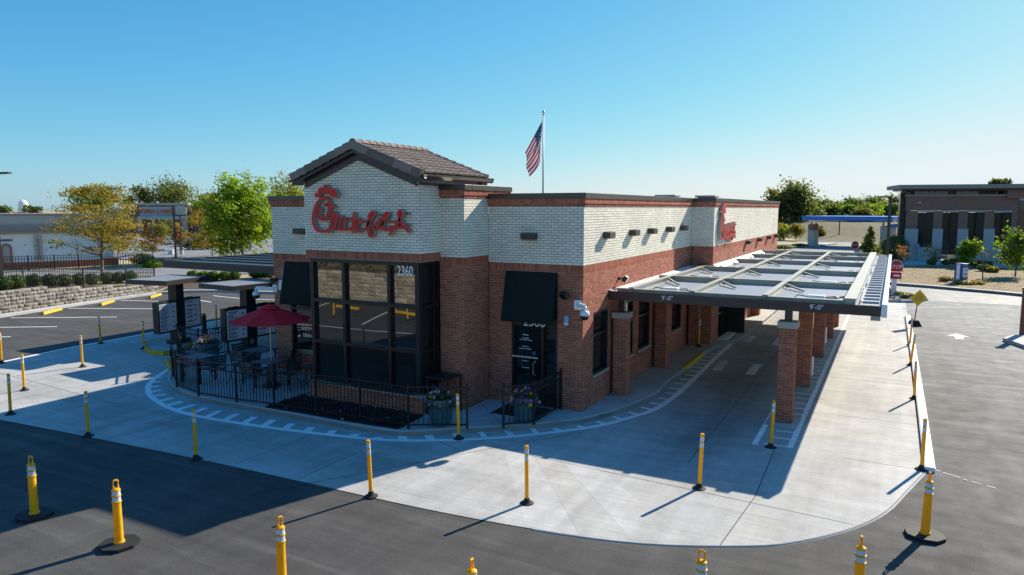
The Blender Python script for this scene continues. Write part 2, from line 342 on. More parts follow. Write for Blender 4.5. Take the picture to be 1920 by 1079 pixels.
def dup(root, loc, rz=None, label=None, group=None):
    r = root.copy(); COL.objects.link(r); r.location = tuple(map(float, loc))
    if rz is not None: r.rotation_euler = (0, 0, rz)
    if label: r['label'] = label
    if group: r['group'] = group
    if root.name not in KIDS: KIDS[root.name] = [(c, children(c)) for c in children(root)]
    for c, gs in KIDS[root.name]:
        k = c.copy(); COL.objects.link(k); k.parent = r
        for g in gs:
            q = g.copy(); COL.objects.link(q); q.parent = k
    return r
def text_mesh(body, size, extrude=0.004, align='CENTER'):
    cu = bpy.data.curves.new('lettering', 'FONT'); cu.body = body; cu.size = size; cu.extrude = extrude; cu.align_x = align; cu.align_y = 'CENTER'
    cu.resolution_u = 3
    o = bpy.data.objects.new('lettering_curve', cu); COL.objects.link(o)
    me = bpy.data.meshes.new_from_object(o.evaluated_get(bpy.context.evaluated_depsgraph_get()))
    bpy.data.objects.remove(o); return me
def text(name, body, size, p, right, up, m, parent=None, extrude=0.004, sx=1.0):
    me = text_mesh(body, size, extrude); me.materials.clear(); me.materials.append(M[m])
    r = Vector(right).normalized(); u = Vector(up).normalized(); n = r.cross(u)
    mt = Matrix(((r.x*sx, u.x, n.x, p[0]), (r.y*sx, u.y, n.y, p[1]), (r.z*sx, u.z, n.z, p[2]), (0, 0, 0, 1)))
    me.transform(mt); o = bpy.data.objects.new(name, me); COL.objects.link(o)
    if parent is not None: o.parent = parent
    return o
def struct(o, kind='structure'): o['kind'] = kind; return o
def smooth01(t): t = min(1, max(0, t)); return t*t*(3-2*t)

# ------------------------------------------------------------------ ground and terrain
WALLK = [(-30.2, -60), (-32.2, 2.0), (-33.0, 6.2), (-33.8, 10.0), (-34.1, 12.7), (-30.9, 14.4), (-26.7, 15.4), (-12, 18.5), (-6, 40), (-2, 400)]
def kdist(x, y):                                   # signed distance to the lot's west / north edge, + on the upland side
    best = 1e9; sg = 1; ny = 0; seg = 0
    for i in range(len(WALLK)-1):
        (ax, ay), (bx, by) = WALLK[i], WALLK[i+1]; dx, dy = bx-ax, by-ay
        t = min(1, max(0, ((x-ax)*dx+(y-ay)*dy)/(dx*dx+dy*dy))); qx, qy = ax+t*dx, ay+t*dy
        d = math.hypot(x-qx, y-qy)
        if d < best-1e-9: best = d; sg = 1 if dx*(y-ay)-dy*(x-ax) > 0 else -1; ny = qy; seg = i
    return best*sg, ny, seg
def T(x, y):
    if x > -5: return 0.0
    d, ny, seg = kdist(x, y)
    if d <= 0: return 0.0
    if seg <= 3:
        hw = 1.05 if ny < 4.5 else max(0.2, 1.05-(ny-4.5)*0.105)
        z = hw*smooth01((d-0.34)/0.3); z += (0.4-hw)*smooth01((d-5)/6)
    else: z = 0.12*smooth01(d/0.3)+0.28*smooth01((d-0.3)/3.5)
    e = (x+49)*-0.58+(y-10.9)*0.81
    z -= 2.9*smooth01((e-12)/45)*smooth01((-x-18)/20)
    return z*smooth01((-x-5)/12)
def GT(px, py):                                    # sight line meets the terrain
    d = ray(px, py); t = 20.0
    while t < 400:
        p = CAM+d*t
        if p[2] < T(p[0], p[1]): return p
        t += 0.4
    return CAM+d*t
def axis(*segs):
    a = []
    for (lo, hi, st) in segs:
        v = lo
        while v < hi-1e-6: a.append(v); v += st
    return a+[segs[-1][1]]
xs = axis((-3000,-400,400),(-400,-120,28),(-120,-62,5),(-62,-37,1.6),(-37,-31,0.35),(-31,-4,1.5),(-4,80,12),(80,400,60),(400,3000,600))
ys = axis((-3000,-400,400),(-400,-60,60),(-60,-20,8),(-20,0,3),(0,22,0.7),(22,60,4),(60,200,12),(200,400,50),(400,4000,600))
g = MB(); V = [(x, y, T(x, y)-0.012) for y in ys for x in xs]; nx = len(xs)
F = [(j*nx+i, j*nx+i+1, (j+1)*nx+i+1, (j+1)*nx+i) for j in range(len(ys)-1) for i in range(nx-1)]
g.add(V, F); struct(g.build('ground', 'tangrass', smooth=True))

def sheet(name, poly, z, m, kind='structure', parent=None):
    b = MB(); b.add([(p[0], p[1], z) for p in poly], [tuple(range(len(poly)))]); o = b.build(name, m, parent)
    if parent is None: o['kind'] = kind
    return o
def loft(name, A, B, off, m, n=40, k=6, parent=None):  # strip draped over the terrain between two lines
    def samp(P, t):
        t *= len(P)-1; i = min(int(t), len(P)-2); f = t-i
        return np.array(P[i][:2])*(1-f)+np.array(P[i+1][:2])*f
    V = []
    for i in range(n+1):
        a, c = samp(A, i/n), samp(B, i/n)
        for j in range(k+1):
            q = a+(c-a)*j/k; V.append((q[0], q[1], T(q[0], q[1])+off))
    F = [(i*(k+1)+j, (i+1)*(k+1)+j, (i+1)*(k+1)+j+1, i*(k+1)+j+1) for i in range(n) for j in range(k)]
    b = MB(); b.add(V, F); o = b.build(name, m, parent, smooth=True)
    if parent is None: o['kind'] = 'structure'
    return o
def ribbon(b, pts, w, z, mi=0, side=0):             # flat band along a polyline; side 0 centred, 1 left, -1 right
    pts = [np.array(p[:2], float) for p in pts]; n = len(pts); Lf = []; Rt = []
    for i in range(n):
        d = pts[min(i+1, n-1)]-pts[max(i-1, 0)]; d /= np.linalg.norm(d)+1e-9; nn = np.array([-d[1], d[0]])
        lo, hi = {0: (-w/2, w/2), 1: (0, w), -1: (-w, 0)}[side]
        Lf.append(pts[i]+nn*hi); Rt.append(pts[i]+nn*lo)
    for i in range(n-1): b.quad((*Rt[i], z), (*Rt[i+1], z), (*Lf[i+1], z), (*Lf[i], z), mi)
    return b
def kerb(b, pts, w, z0, z1, mi=0, side=0, T_=False):
    pts = [np.array(p[:2], float) for p in pts]; n = len(pts); V = []
    for i in range(n):
        d = pts[min(i+1, n-1)]-pts[max(i-1, 0)]; d /= np.linalg.norm(d)+1e-9; nn = np.array([-d[1], d[0]])
        lo, hi = {0: (-w/2, w/2), 1: (0, w), -1: (-w, 0)}[side]; zz = T(*pts[i]) if T_ else 0
        a, c = pts[i]+nn*lo, pts[i]+nn*hi
        V += [(*a, z0+zz), (*a, z1-0.02+zz), (*(a+nn*0.03), z1+zz), (*(c-nn*0.03), z1+zz), (*c, z1-0.02+zz), (*c, z0+zz)]
    F = [(i*6+k, (i+1)*6+k, (i+1)*6+k+1, i*6+k+1) for i in range(n-1) for k in range(5)]
    F = [f[::-1] for f in F]+[(0, 1, 2, 3, 4, 5), tuple((n-1)*6+k for k in (5, 4, 3, 2, 1, 0))]
    return b.add(V, F, mi)
def spline(pts, n):
    pts = [np.array(p[:2], float) for p in pts]; out = []
    for i in range(len(pts)-1):
        p0, p1, p2, p3 = pts[max(i-1, 0)], pts[i], pts[i+1], pts[min(i+2, len(pts)-1)]
        for k in range(n):
            t = k/n; out.append(0.5*((2*p1)+(-p0+p2)*t+(2*p0-5*p1+4*p2-p3)*t*t+(-p0+3*p1-3*p2+p3)*t**3))
    return out+[pts[-1]]

sheet('parking_lot', [(-30.3,-60),(-32.1,2.0),(-32.9,6.2),(-33.7,10),(-33.9,12.6),(-30.9,14.3),(-26.7,15.3),(-12,18.4),(-6,40),(-4,125),(60,125),(60,-60)], 0.0, 'asphalt')
sheet('far_road', [(-1,30.5),(60,30.5),(60,125),(-4,125),(-5,42)], 0.005, 'oldasphalt')
# concrete drive, with its saw joints and paint
FRONT = spline([G(x, y) for x, y in [(0,788),(200,827),(400,868),(600,912),(800,956),(1000,993),(1200,1019),(1400,1024),(1500,1015),(1600,990),(1660,960),(1700,920),(1735,884)]], 4)
LEFTE = [(-18.2,-7.3),(-19.5,-5.6),(-20.0,-3.5),(-20.5,-1.0),(-20.8,3.1),(-21.05,6.7),(-21.2,9.8),(-21.4,24),(-21.4,34)]
drive = sheet('concrete_drive', [tuple(p[:2]) for p in FRONT]+[(7.55,9),(7.5,30.4),(7.3,34)]+LEFTE[::-1], 0.010, 'concrete')
Z1 = 0.0145
jb = MB()
def joint(*px, w=0.016):
    ribbon(jb, [G(*p) for p in px], w, 0.0118)
joint((1580,860),(1727,882)); joint((938,843),(1600,985)); joint((1416,932),(1350,1024)); joint((860,845),(800,820)); joint((480,927),(905,845),(1090,812))
joint((200,757),(300,722)); joint((0,735),(145,692)); joint((215,758),(0,700)); joint((559,900),(681,844)); joint((1416,932),(1452,845))
for y0 in (3.2, 7.6, 12.0, 16.6, 21.0, 25.5): ribbon(jb, [(0.9, y0), (7.45, y0)], 0.014, 0.0118)
for x0 in (-8.8, -5.0, 3.2): ribbon(jb, [(x0, -6.5 if x0 < 0 else -2.0), (x0, -4.2 if x0 < 0 else 20)], 0.014, 0.0118)
for y0 in (0.5, 6, 11): ribbon(jb, [(-20.6, y0), (-15.6, y0-0.6)], 0.014, 0.0118)
jb.build('saw_joints', 'ink', drive)
for k, (a, c, d_, e) in enumerate([((820,790),(905,827),(955,985),(880,972)), ((1010,840),(1070,850),(1185,1016),(1095,1007))]):
    pass
def marks(name, polys, m, z=Z1):
    for P in polys:
        b = MB(); b.add([(*G(x, y)[:2], z) for x, y in P], [tuple(range(len(P)))]); b.build(name, m, drive)
# hatched safety edge round the patio kerb
OUT = spline([G(x, y) for x, y in [(322,690),(286,714),(278,735),(300,757),(350,777),(450,795),(560,810),(650,820),(740,827),(860,826),(960,820),(1060,809),(1130,798),(1195,780),(1225,770),(1250,755),(1276,735),(1317,696),(1350,664),(1380,639),(1410,616),(1432,600),(1470,572)]], 8)
KERB = spline([G(x, y, 0.13) for x, y in [(322,684),(314,710),(330,728),(380,745),(500,767),(640,793),(740,808),(790,808),(860,803),(940,799),(1000,795),(1100,783),(1180,760),(1230,737)]]+[(1.02,4.0),(1.0,6.2),(0.95,9.0),(1.28,11.6),(1.62,13.2),(1.65,20),(1.65,31)], 5)
ob = MB(); ribbon(ob, OUT, 0.16, Z1); ob.build('edge_line', 'whitepaint', drive)
acc = 0; nextd = 0.25; hk = 0
KA = np.array([p for p in KERB])
for i in range(1, len(OUT)):
    a, c = np.array(OUT[i-1]), np.array(OUT[i]); L = np.linalg.norm(c-a)
    while acc+L > nextd:
        p = a+(c-a)*(nextd-acc)/L; d = (c-a)/L; nn = np.array([-d[1], d[0]])
        dist = np.min(np.linalg.norm(KA-p, axis=1)); ln = max(0.15, dist-0.16)
        if p[0] > -1.9: dirv = np.array([-0.95, 0.30]) if p[1] < 1.5 else np.array([-1.0, 0.05]); ln = min(ln*1.15, 0.62)
        else: dirv = nn-d*0.25; ln *= 0.75
        if p[1] < -1.5 and p[0] > -3: dirv = np.array([-0.72, 0.72]); ln = 0.5
        dirv = dirv/np.linalg.norm(dirv)
        b = MB(); q = p+dirv*ln; ribbon(b, [p+dirv*0.04, q], 0.19 if p[0] < -1.9 else 0.13, Z1+0.0015); b.build('hatch_mark', 'whitepaint', drive); hk += 1
        nextd += 0.62
    acc += L
# lane line under the canopy edge with its hatching
lb = MB(); ribbon(lb, [(4.95, -0.05), (4.96, 8.1), (4.97, 30)], 0.12, Z1); lb.build('lane_line', 'whitepaint', drive)
lb = MB(); ribbon(lb, [G(1414,835), G(1449,775)], 0.12, Z1); lb.build('lane_line', 'whitepaint', drive)
for i in range(44):
    y0 = -0.02+i*0.56
    if any(abs(y0-c) < 0.33 for c in (2.0, 6.05, 10.8, 15.1, 18.3)): continue
    x0 = 4.33 if y0 > 1.2 else 4.5-(0.16*(1.2-y0)*0.5)
    b = MB(); ribbon(b, [(x0, y0), (4.89, y0+0.03)], 0.075, Z1+0.0015); b.build('hatch_mark', 'whitepaint', drive)
SL = paving('pale_slab', (0.50, 0.488, 0.465), (0.44, 0.42, 0.39), 0.09, 0.08, 0.07, 0.75, 0.16, broom=0.085); SD_ = paving('buff_slab', (0.455, 0.44, 0.41), (0.40, 0.38, 0.345), 0.09, 0.10, 0.07, 0.75, 0.16, broom=0.085); M['pale_slab'] = SL; M['buff_slab'] = SD_
for m_, P in (('pale_slab', [(945,845),(1000,856),(1086,1005),(985,989)]), ('buff_slab', [(1001,856),(1050,864),(1184,1014),(1087,1005)]), ('pale_slab', [(1051,864),(1120,880),(1300,1019),(1185,1014)]), ('buff_slab', [(1490,830),(1546,700),(1600,705),(1560,838)])):
    marks('slab', [P], m_, 0.0112)
marks('lane_dash', [[(1334,696),(1352,697),(1367,678),(1350,677)], [(1397,703),(1414,704),(1430,684),(1413,683)], [(1392,642),(1407,643),(1418,631),(1404,630)], [(1446,648),(1462,649),(1470,635),(1458,634)]], 'wornpaint')
for i in range(9):
    b = MB(); y0 = 23.6+i*0.75; ribbon(b, [(5.0, y0), (7.35, y0+0.1)], 0.16, Z1); b.build('hatch_mark', 'whitepaint', drive)
# kerb along the right lane
kb = MB(); kerb(kb, [(7.50,-0.22),(7.50,4),(7.48,10),(7.45,16),(7.42,23)], 0.20, 0.0, 0.10, side=-1); struct(kb.build('kerb', 'whitepaint')); 
kb = MB(); ribbon(kb, [(7.52,-0.2),(7.5,4),(7.46,10),(7.41,16),(7.36,23)], 0.035, Z1); kb.build('joint_line', 'ink', drive)
kb = MB(); kerb(kb, [tuple(p) for p in FRONT[20:]], 0.05, 0.0, 0.0175, side=-1); struct(kb.build('kerb', 'walk'))
kb = MB(); ribbon(kb, LEFTE, 0.16, Z1); kb.build('edge_line', 'whitepaint', drive)
# parking stalls in the lot to the west, and their lines
for (a, c) in [((20,596.5),(219,595)), ((-60,615),(107,613)), ((128,578.5),(287,579.5)), ((228,563.5),(318,566)), ((340,558),(396,567)), ((-80,634),(20,632))]:
    b = MB(); ribbon(b, [G(*a), G(*c)], 0.11, 0.005); struct(b.build('stall_line', 'whitepaint'))
lotl = MB(); ribbon(lotl, [G(400,555), G(460,561), G(520,563)], 0.11, 0.005); struct(lotl.build('stall_line', 'whitepaint'))
# road arrow and lot lines to the east
ar = MB(); P = [G(x, y) for x, y in [(1775.6,630.4),(1791,626.4),(1819.5,633.3),(1805.5,632.2),(1808,637),(1791.5,636.2),(1789.5,631.2)]]
ar.add([(p[0], p[1], 0.010) for p in P], [tuple(range(7))]); struct(ar.build('road_arrow', 'whitepaint'))
for pts in [[(1752,882),(1763,885)],[(1768,887),(1800,897)],[(1806,899.5),(1814,902)],[(1822,904),(1840,909)],[(1850,912),(1868,917)], [(1755,568),(1782,570)], [(1790,572),(1802,574)], [(1690,579),(1850,576)], [(1840,578),(1920,583)]]:
    b = MB(); ribbon(b, [G(*p) for p in pts], 0.028 if pts[0][1] > 700 else 0.12, 0.010); struct(b.build('worn_line', 'wornpaint'))
# south lot (mirrored in the front glass)
for k in range(7):
    b = MB(); ribbon(b, [(-30+k*4.6, -17.4), (-28.2+k*4.6, -12.6)], 0.11, 0.005); struct(b.build('stall_line', 'whitepaint'))
b = MB(); ribbon(b, spline([(-34,-11.2),(-24,-11.6),(-14,-11.4),(-2,-12.4),(6,-14)], 4), 0.10, 0.005); struct(b.build('stall_line', 'whitepaint'))

# patio and walkway slab with rolled kerb
walkpoly = [tuple(p) for p in KERB]+[(-10.4,31),(-12.4,31),(-13.0,10),(-13.6,5),(-14.2,3.2),(-14.8,2.4),(-15.5,1.0),(-15.7,0.0),(-15.1,-0.8)]
wk = MB(); wk.prism(walkpoly, 0.0, 0.13, 0); walk = struct(wk.build('walkway', 'walk'))
kb = MB(); kerb(kb, [(-15.1,-0.8)]+[tuple(p) for p in KERB], 0.15, 0.0, 0.137, side=1); kb.build('kerb', 'walk', walk)
wj = MB()
for (a, c) in [((955,812),(905,760)), ((900,780),(975,768)), ((880,790),(960,786)), ((660,805),(700,795)), ((1030,794),(1095,780)), ((795,806),(838,790)), ((1170,706),(1215,717)), ((1100,745),(1178,752))]:
    ribbon(wj, [G(*a, 0.13), G(*c, 0.13)], 0.013, 0.1325)
for x0 in (-9.2, -11.4, -13.4): ribbon(wj, [(x0, -3.1), (x0, 2.6)], 0.013, 0.1325)
for y0 in (-1.8, 0.1): ribbon(wj, [(-14.6, y0), (-8.2, y0)], 0.013, 0.1325)
wj.build('saw_joints', 'ink', walk)
yk = MB(); kerb(yk, [(1.0,6.15),(0.98,7.6),(0.95,9.1)], 0.16, 0.0, 0.143, side=1); yk.build('yellow_kerb', 'yellowpaint', walk)
yk = MB(); kerb(yk, [(-15.1,-0.78),(-14.3,-1.25),(-13.62,-1.7)], 0.16, 0.0, 0.143, side=1); yk.build('yellow_kerb', 'yellowpaint', walk)
# street, verges and beds to the west
loft('street', [(-62,2.0),(-49,10.9),(-41.8,16.1),(-34.2,21.6),(-22,31)], [(-66,6.5),(-54.7,13.7),(-50.2,17.2),(-46,21.2),(-38,32)], 0.03, 'street', 50, 6)
loft('far_lot', [(-57,29),(-46,38),(-30,50)], [(-215,100),(-190,150),(-150,190)], 0.05, 'street', 40, 40)
loft('mulch_bed', [(-32.9,3),(-33.3,6.2),(-34.1,10),(-34.0,12.9),(-30.9,14.6),(-26.7,15.6),(-14,18.5)], [(-40.2,3.5),(-39.2,8),(-37.8,12.5),(-36,15.6),(-33,18.6),(-30,20.5),(-16,23)], 0.025, 'brownmulch', 60, 12)
kb = MB(); kerb(kb, [(-30.0,-2.0),(-31.0,1.9),(-31.75,5.1),(-32.5,8.6),(-33.0,11.7),(-32.2,13.2),(-30.6,14.2),(-26.6,15.2),(-20,16.8)], 0.35, 0.0, 0.14, side=1); struct(kb.build('kerb', 'walk'))
# dry lawn island to the east with kerb, and the grassy bank beyond
isl = [tuple(G(x, y)[:2]) for x, y in [(1640,529),(1680,536),(1740,540.5),(1800,546),(1860,551),(1920,557),(2100,575)]]
b = MB(); b.prism(isl+[(40,50),(26,60.2),(14.2,57.6),(8.0,56.2),(6.2,55.2)], 0.0, 0.16, 0); struct(b.build('lawn', 'drygrass'))
kb = MB(); kerb(kb, isl, 0.5, 0.0, 0.175, side=1); struct(kb.build('kerb', 'walk'))
V = []; hx = axis((-90, 60, 5)); hy = [100, 106, 112, 118, 126, 136, 150, 175]
for y in hy:
    for x in hx:
        h = 3.0*smooth01((y-112)/34)*(0.85+0.15*math.sin(x*0.13)); V.append((x-0.35*(y-100), y, 0.02+h if y > 100 else -0.3))
n_ = len(hx); b = MB(); b.add(V, [(j*n_+i, j*n_+i+1, (j+1)*n_+i+1, (j+1)*n_+i) for j in range(len(hy)-1) for i in range(n_-1)]); struct(b.build('grassy_hill', 'hillgrass', smooth=True))

# ------------------------------------------------------------------ the brick restaurant
rest = thing('brick_restaurant', 'red and cream brick restaurant with tiled gable over a tall glass bay', 'building', (0, 0, 0))
BR = []                                            # every brick: corner, along, up, outward, length, height, material
random.seed(4)
def bricks(o, u, L, z0, z1, n, mi, holes=(), bond='run', top=None, proud=0.0):
    o = np.array(o, float); u = np.array(u, float); n = np.array(n, float); up = np.array([0, 0, 1.])
    bl, bh, j = (0.203, 0.0677, 0.010) if bond == 'run' else (0.0677, z1-z0, 0.009)
    rows = max(1, int(round((z1-z0)/bh))); bh = (z1-z0)/rows
    for r in range(rows):
        za, zb = z0+r*bh+j/2, z0+(r+1)*bh-j/2
        s = -bl/2 if (bond == 'run' and r % 2) else 0.0
        while s < L-0.01:
            a, c = max(s+j/2, 0.0), min(s+bl-j/2, L); s += bl
            if c-a < 0.03: continue
            segs = [(a, c)]
            for (h0, h1, k0, k1) in holes:
                if zb <= k0+0.01 or za >= k1-0.01: continue
                ns = []
                for (p, q) in segs:
                    if q <= h0 or p >= h1: ns.append((p, q)); continue
                    if p < h0-0.03: ns.append((p, h0))
                    if q > h1+0.03: ns.append((h1, q))
                segs = ns
            for (p, q) in segs:
                if top:
                    if zb > top((p+q)/2)+0.03: continue
                BR.append((o+u*p+np.array([0, 0, za])+n*proud, u, up, n, q-p, zb-za, mi))
def core(b, o, u, L, z0, z1, n, mi, holes=(), th=0.24, back=0.006):
    o = np.array(o, float); u = np.array(u, float); n = np.array(n, float)
    ss = sorted({0.012, L-0.012}|{v for h in holes for v in h[:2] if 0 < v < L}); zz = sorted({z0, z1}|{v for h in holes for v in h[2:] if z0 < v < z1})
    for i in range(len(ss)-1):
        for k in range(len(zz)-1):
            s, z = (ss[i]+ss[i+1])/2, (zz[k]+zz[k+1])/2
            if any(h[0] < s < h[1] and h[2] < z < h[3] for h in holes): continue
            c = o+u*s+np.array([0, 0, z])-n*(th/2+back)
            b.obox(c, u*(ss[i+1]-ss[i])/2, n*th/2, [0, 0, (zz[k+1]-zz[k])/2], mi)
cb = MB()
Z0, ZR, ZW, ZT = 0.13, 3.65, 3.835, 5.295          # foot, top of red, foot of cream, top of cream
def facade(o, u, L, n, holes=(), zr=ZR, zw=ZW, zt=ZT, low=True):
    sh = [h for h in holes]
    core(cb, o, u, L, 0.0, zr+(zw-zr)/2, n, 0, sh); core(cb, o, u, L, zr+(zw-zr)/2, zt+0.2, n, 1, sh)
    if low:
        bricks(o, u, L, Z0, 0.71, n, 0, sh); bricks(o, u, L, 0.71, 0.90, n, 0, sh, 'soldier'); bricks(o, u, L, 0.90, zr, n, 0, sh)
    else: bricks(o, u, L, Z0, zr, n, 0, sh)
    bricks(o, u, L, zr, zw, n, 0, sh, 'soldier', proud=0.004)
    bricks(o, u, L, zw, zt, n, 1, sh)
def crown(o, u, L, n, z=ZT, e0=0.0, e1=0.0, zs=0.2):     # corbelled soldier course under the coping
    o = np.array(o, float); u = np.array(u, float); n_ = np.array(n, float)
    bricks(o-u*e0*0.5, u, L+(e0+e1)*0.5, z, z+0.068, n, 0, (), 'soldier', proud=0.022)
    bricks(o-u*e0, u, L+e0+e1, z+0.068, z+zs, n, 0, (), 'soldier', proud=0.048)
    cb.obox(o+u*(L/2+(e1-e0)/4)+np.array([0, 0, z+.034])-n_*0.04, u*(L/2+(e0+e1)/4-.01), n_*0.054, [0, 0, .034], 0)
    cb.obox(o+u*(L/2+(e1-e0)/2)+np.array([0, 0, z+.068+(zs-.068)/2])-n_*0.04, u*((L+e0+e1)/2-.008), n_*0.082, [0, 0, (zs-.068)/2], 0)
FR = (0, -1, 0); SD = (1, 0, 0); GX0_ = -7.20
# front wall right of the bay, with the entrance
DOORH = (0.69, 2.02, 0.13, 2.95)
facade((-2.71, 0, 0), (1, 0, 0), 2.71, FR, [DOORH]); crown((-2.71, 0, 0), (1, 0, 0), 2.71, FR, e1=0.048)
# front wall left of the bay, with a window
facade((-10.6, 0, 0), (1, 0, 0), 3.45, FR, [(0.68, 2.05, 0.86, 2.9)]); crown((-10.6, 0, 0), (1, 0, 0), 3.45, FR, e0=0.048)
# side wall
WIN = [(0.70, 1.80), (3.00, 3.96), (4.42, 5.56), (8.15, 9.40)]
facade((0, 0, 0), (0, 1, 0), 10.6, SD, [(a, c, 0.92, 2.58) for a, c in WIN], low=False); crown((0, 0, 0), (0, 1, 0), 10.6, SD, e0=0.048)
# projecting rear bay on the same side
BX, BY, BE = 0.82, 10.6, 27.0
facade((0, BY, 0), (1, 0, 0), BX, FR, [], low=False); crown((0.05, BY, 0), (1, 0, 0), BX-0.05, FR, e1=0.048)
facade((BX, BY, 0), (0, 1, 0), BE-BY, SD, [(1.25, 3.15, 0.13, 2.45)], low=False); crown((BX, BY, 0), (0, 1, 0), BE-BY, SD, e0=0.048)
# mid bay: a step in front of the wall, higher than it
facade((-3.46, -1.2, 0), (1, 0, 0), 0.75, FR, [], zr=3.83, zw=4.02, zt=5.50); crown((-3.46, -1.2, 0), (1, 0, 0), 0.75, FR, z=5.50, e1=0.048)
facade((-2.71, -1.2, 0), (0, 1, 0), 1.2, SD, [], zr=3.83, zw=4.02, zt=5.50); crown((-2.71, -1.2, 0), (0, 1, 0), 2.4, SD, z=5.50, e0=0.048)
facade((-7.89, -1.2, 0), (1, 0, 0), 0.80, FR, [], zr=3.83, zw=4.02, zt=5.50); crown((-7.89, -1.2, 0), (1, 0, 0), 0.69, FR, z=5.50, e0=0.048)
facade((-7.89, 0, 0), (0, -1, 0), 1.2, (-1, 0, 0), [], zr=3.83, zw=4.02, zt=5.50); crown((-7.89, 1.2, 0), (0, -1, 0), 2.4, (-1, 0, 0), z=5.50, e1=0.048)
bricks((GX0_, 0, 0), (0, -1, 0), 2.05, 4.14, 5.9, (-1, 0, 0), 1); bricks((GX0_, 0, 0), (0, -1, 0), 2.05, 3.94, 4.14, (-1, 0, 0), 0, (), 'soldier')
# gable over the glass bay
GX0, GX1, GY = -7.20, -3.42, -2.05; GM = (GX0+GX1)/2; GE, GA = 5.93, 6.72
gtop = lambda s: GE+(GA-GE)*(1-abs(s-(GX1-GX0)/2)/((GX1-GX0)/2))
bricks((GX0, GY, 0), (1, 0, 0), GX1-GX0, 3.94, 4.14, FR, 0, (), 'soldier'); bricks((GX0, GY, 0), (1, 0, 0), GX1-GX0, 4.14, 6.78, FR, 1, (), top=gtop)
bricks((GX1, GY, 0), (0, 1, 0), 0.85, 3.94, 4.14, SD, 0, (), 'soldier'); bricks((GX1, GY, 0), (0, 1, 0), 0.85, 4.14, 5.9, SD, 1)
bricks((GX1, -1.2, 0), (0, 1, 0), 1.75, 5.56, 5.9, SD, 1)
gw = [(GX0+.006, 4.04), (GX1-.006, 4.04), (GX1-.006, GE), (GM, GA), (GX0+.006, GE)]
y0, y1 = GY+0.006, 0.5
cb.add([(x, y0, z) for x, z in gw]+[(x, y1, z) for x, z in gw], [(0,1,2,3,4), (9,8,7,6,5)]+[(i, 5+i, 5+(i+1) % 5, (i+1) % 5) for i in range(5)], 1)
cb.box((GX0+.006, y0, 3.93), (GX1-.006, y1, 4.04), 0)
# knee wall below the glass
bricks((-7.1, -2.17, 0), (1, 0, 0), 3.71, Z0, 0.50, FR, 0); bricks((-7.1, -2.17, 0), (1, 0, 0), 3.71, 0.50, 0.57, FR, 0, (), 'soldier', proud=0.02)
bricks((-3.39, -2.17, 0), (0, 1, 0), 0.97, Z0, 0.50, SD, 0); cb.box((-7.1, -2.164, 0.0), (-3.396, -1.2, 0.555), 0)
# the sides nobody sees from the drive, and the roof deck
cb.box((-10.15, 0.25, 0.0), (-9.95, 27.0, 5.55), 1); cb.box((-9.94, 26.8, 0.0), (0.75, 27.0, 5.62), 1)
cb.box((-9.93, 0.26, 4.95), (-0.26, 26.79, 5.10), 1); cb.box((-0.2, 10.9, 4.95), (0.56, 26.79, 5.10), 1)
cb.build('wall', ['mortar', 'wmortar'], rest)
cp = MB()                                          # metal copings
def coping(x0, y0, x1, y1, z=5.495, h=0.135): cp.box((x0, y0, z), (x1, y1, z+h))
coping(-2.70, -0.075, 0.075, 0.30); coping(-10.675, -0.075, -7.21, 0.30); coping(-0.30, 0.302, 0.075, 10.52)
coping(0.02, 10.522, 0.895, 10.86); coping(0.56, 10.862, 0.895, 27.05); coping(-10.22, 0.302, -9.90, 27.05)
coping(-9.89, 26.75, 0.55, 27.05); coping(-3.41, -1.28, -2.635, -0.9, 5.70); coping(-7.965, -1.28, -7.21, -0.9, 5.70); coping(-7.965, -0.898, -7.65, 1.2, 5.70); coping(-2.95, -0.898, -2.635, 1.2, 5.70)
cp.build('coping', 'coping', rest, bevel=0.008)
# ---- pick the 300 bricks that show largest; the rest is one mass
def visible_size(b):
    c = b[0]+b[1]*b[4]/2; v = CAM-c; d = np.linalg.norm(v); f = (v @ b[3])/d
    if f <= 0.05: return 0
    k = depth(c); x = 960+FPX*((c-CAM) @ _r)/k
    if x < 5 or x > 1915: return 0
    if b[3][1] < -0.5:                             # behind an awning or the fence: not the ones to single out
        if -2.3 < c[0] < -0.6 and abs(c[1]) < .1 and 0.1 < c[2] < 3.8: return 0
        if c[2] < 0.95 and c[0] < -0.65: return 0
        if c[0] < -3.5 and c[2] < 3.9: return 0
    return b[4]*b[5]*f/(k*k)
sz = np.array([visible_size(b) for b in BR]); order = np.argsort(-sz); pick = set(order[:300].tolist())
def brick_verts(L, h, t=0.016):
    return [(0,0,0),(L,0,0),(L,0,h),(0,0,h),(0.003,-t,0.003),(L-0.003,-t,0.003),(L-0.003,-t,h-0.003),(0.003,-t,h-0.003)], [(4,5,6,7),(0,1,5,4),(1,2,6,5),(2,3,7,6),(3,0,4,7)]
BMESH = {}
def brick_object(b, parent, name='brick'):
    key = (round(b[4], 2), round(b[5], 3), b[6], random.randint(0, 9))
    if key not in BMESH:
        m = MB(); v, f = brick_verts(b[4], b[5]); m.add(v, f, 0, random.random()*0.98+0.01); BMESH[key] = m.mesh(name, 'white' if b[6] else 'red')
    o = bpy.data.objects.new(name, BMESH[key]); COL.objects.link(o); o.parent = parent
    p = b[0]-b[3]*0.011; u, n = b[1], b[3]
    o.matrix_local = Matrix(((u[0], -n[0], 0, p[0]), (u[1], -n[1], 0, p[1]), (0, 0, 1, p[2]), (0, 0, 0, 1)))
    return o
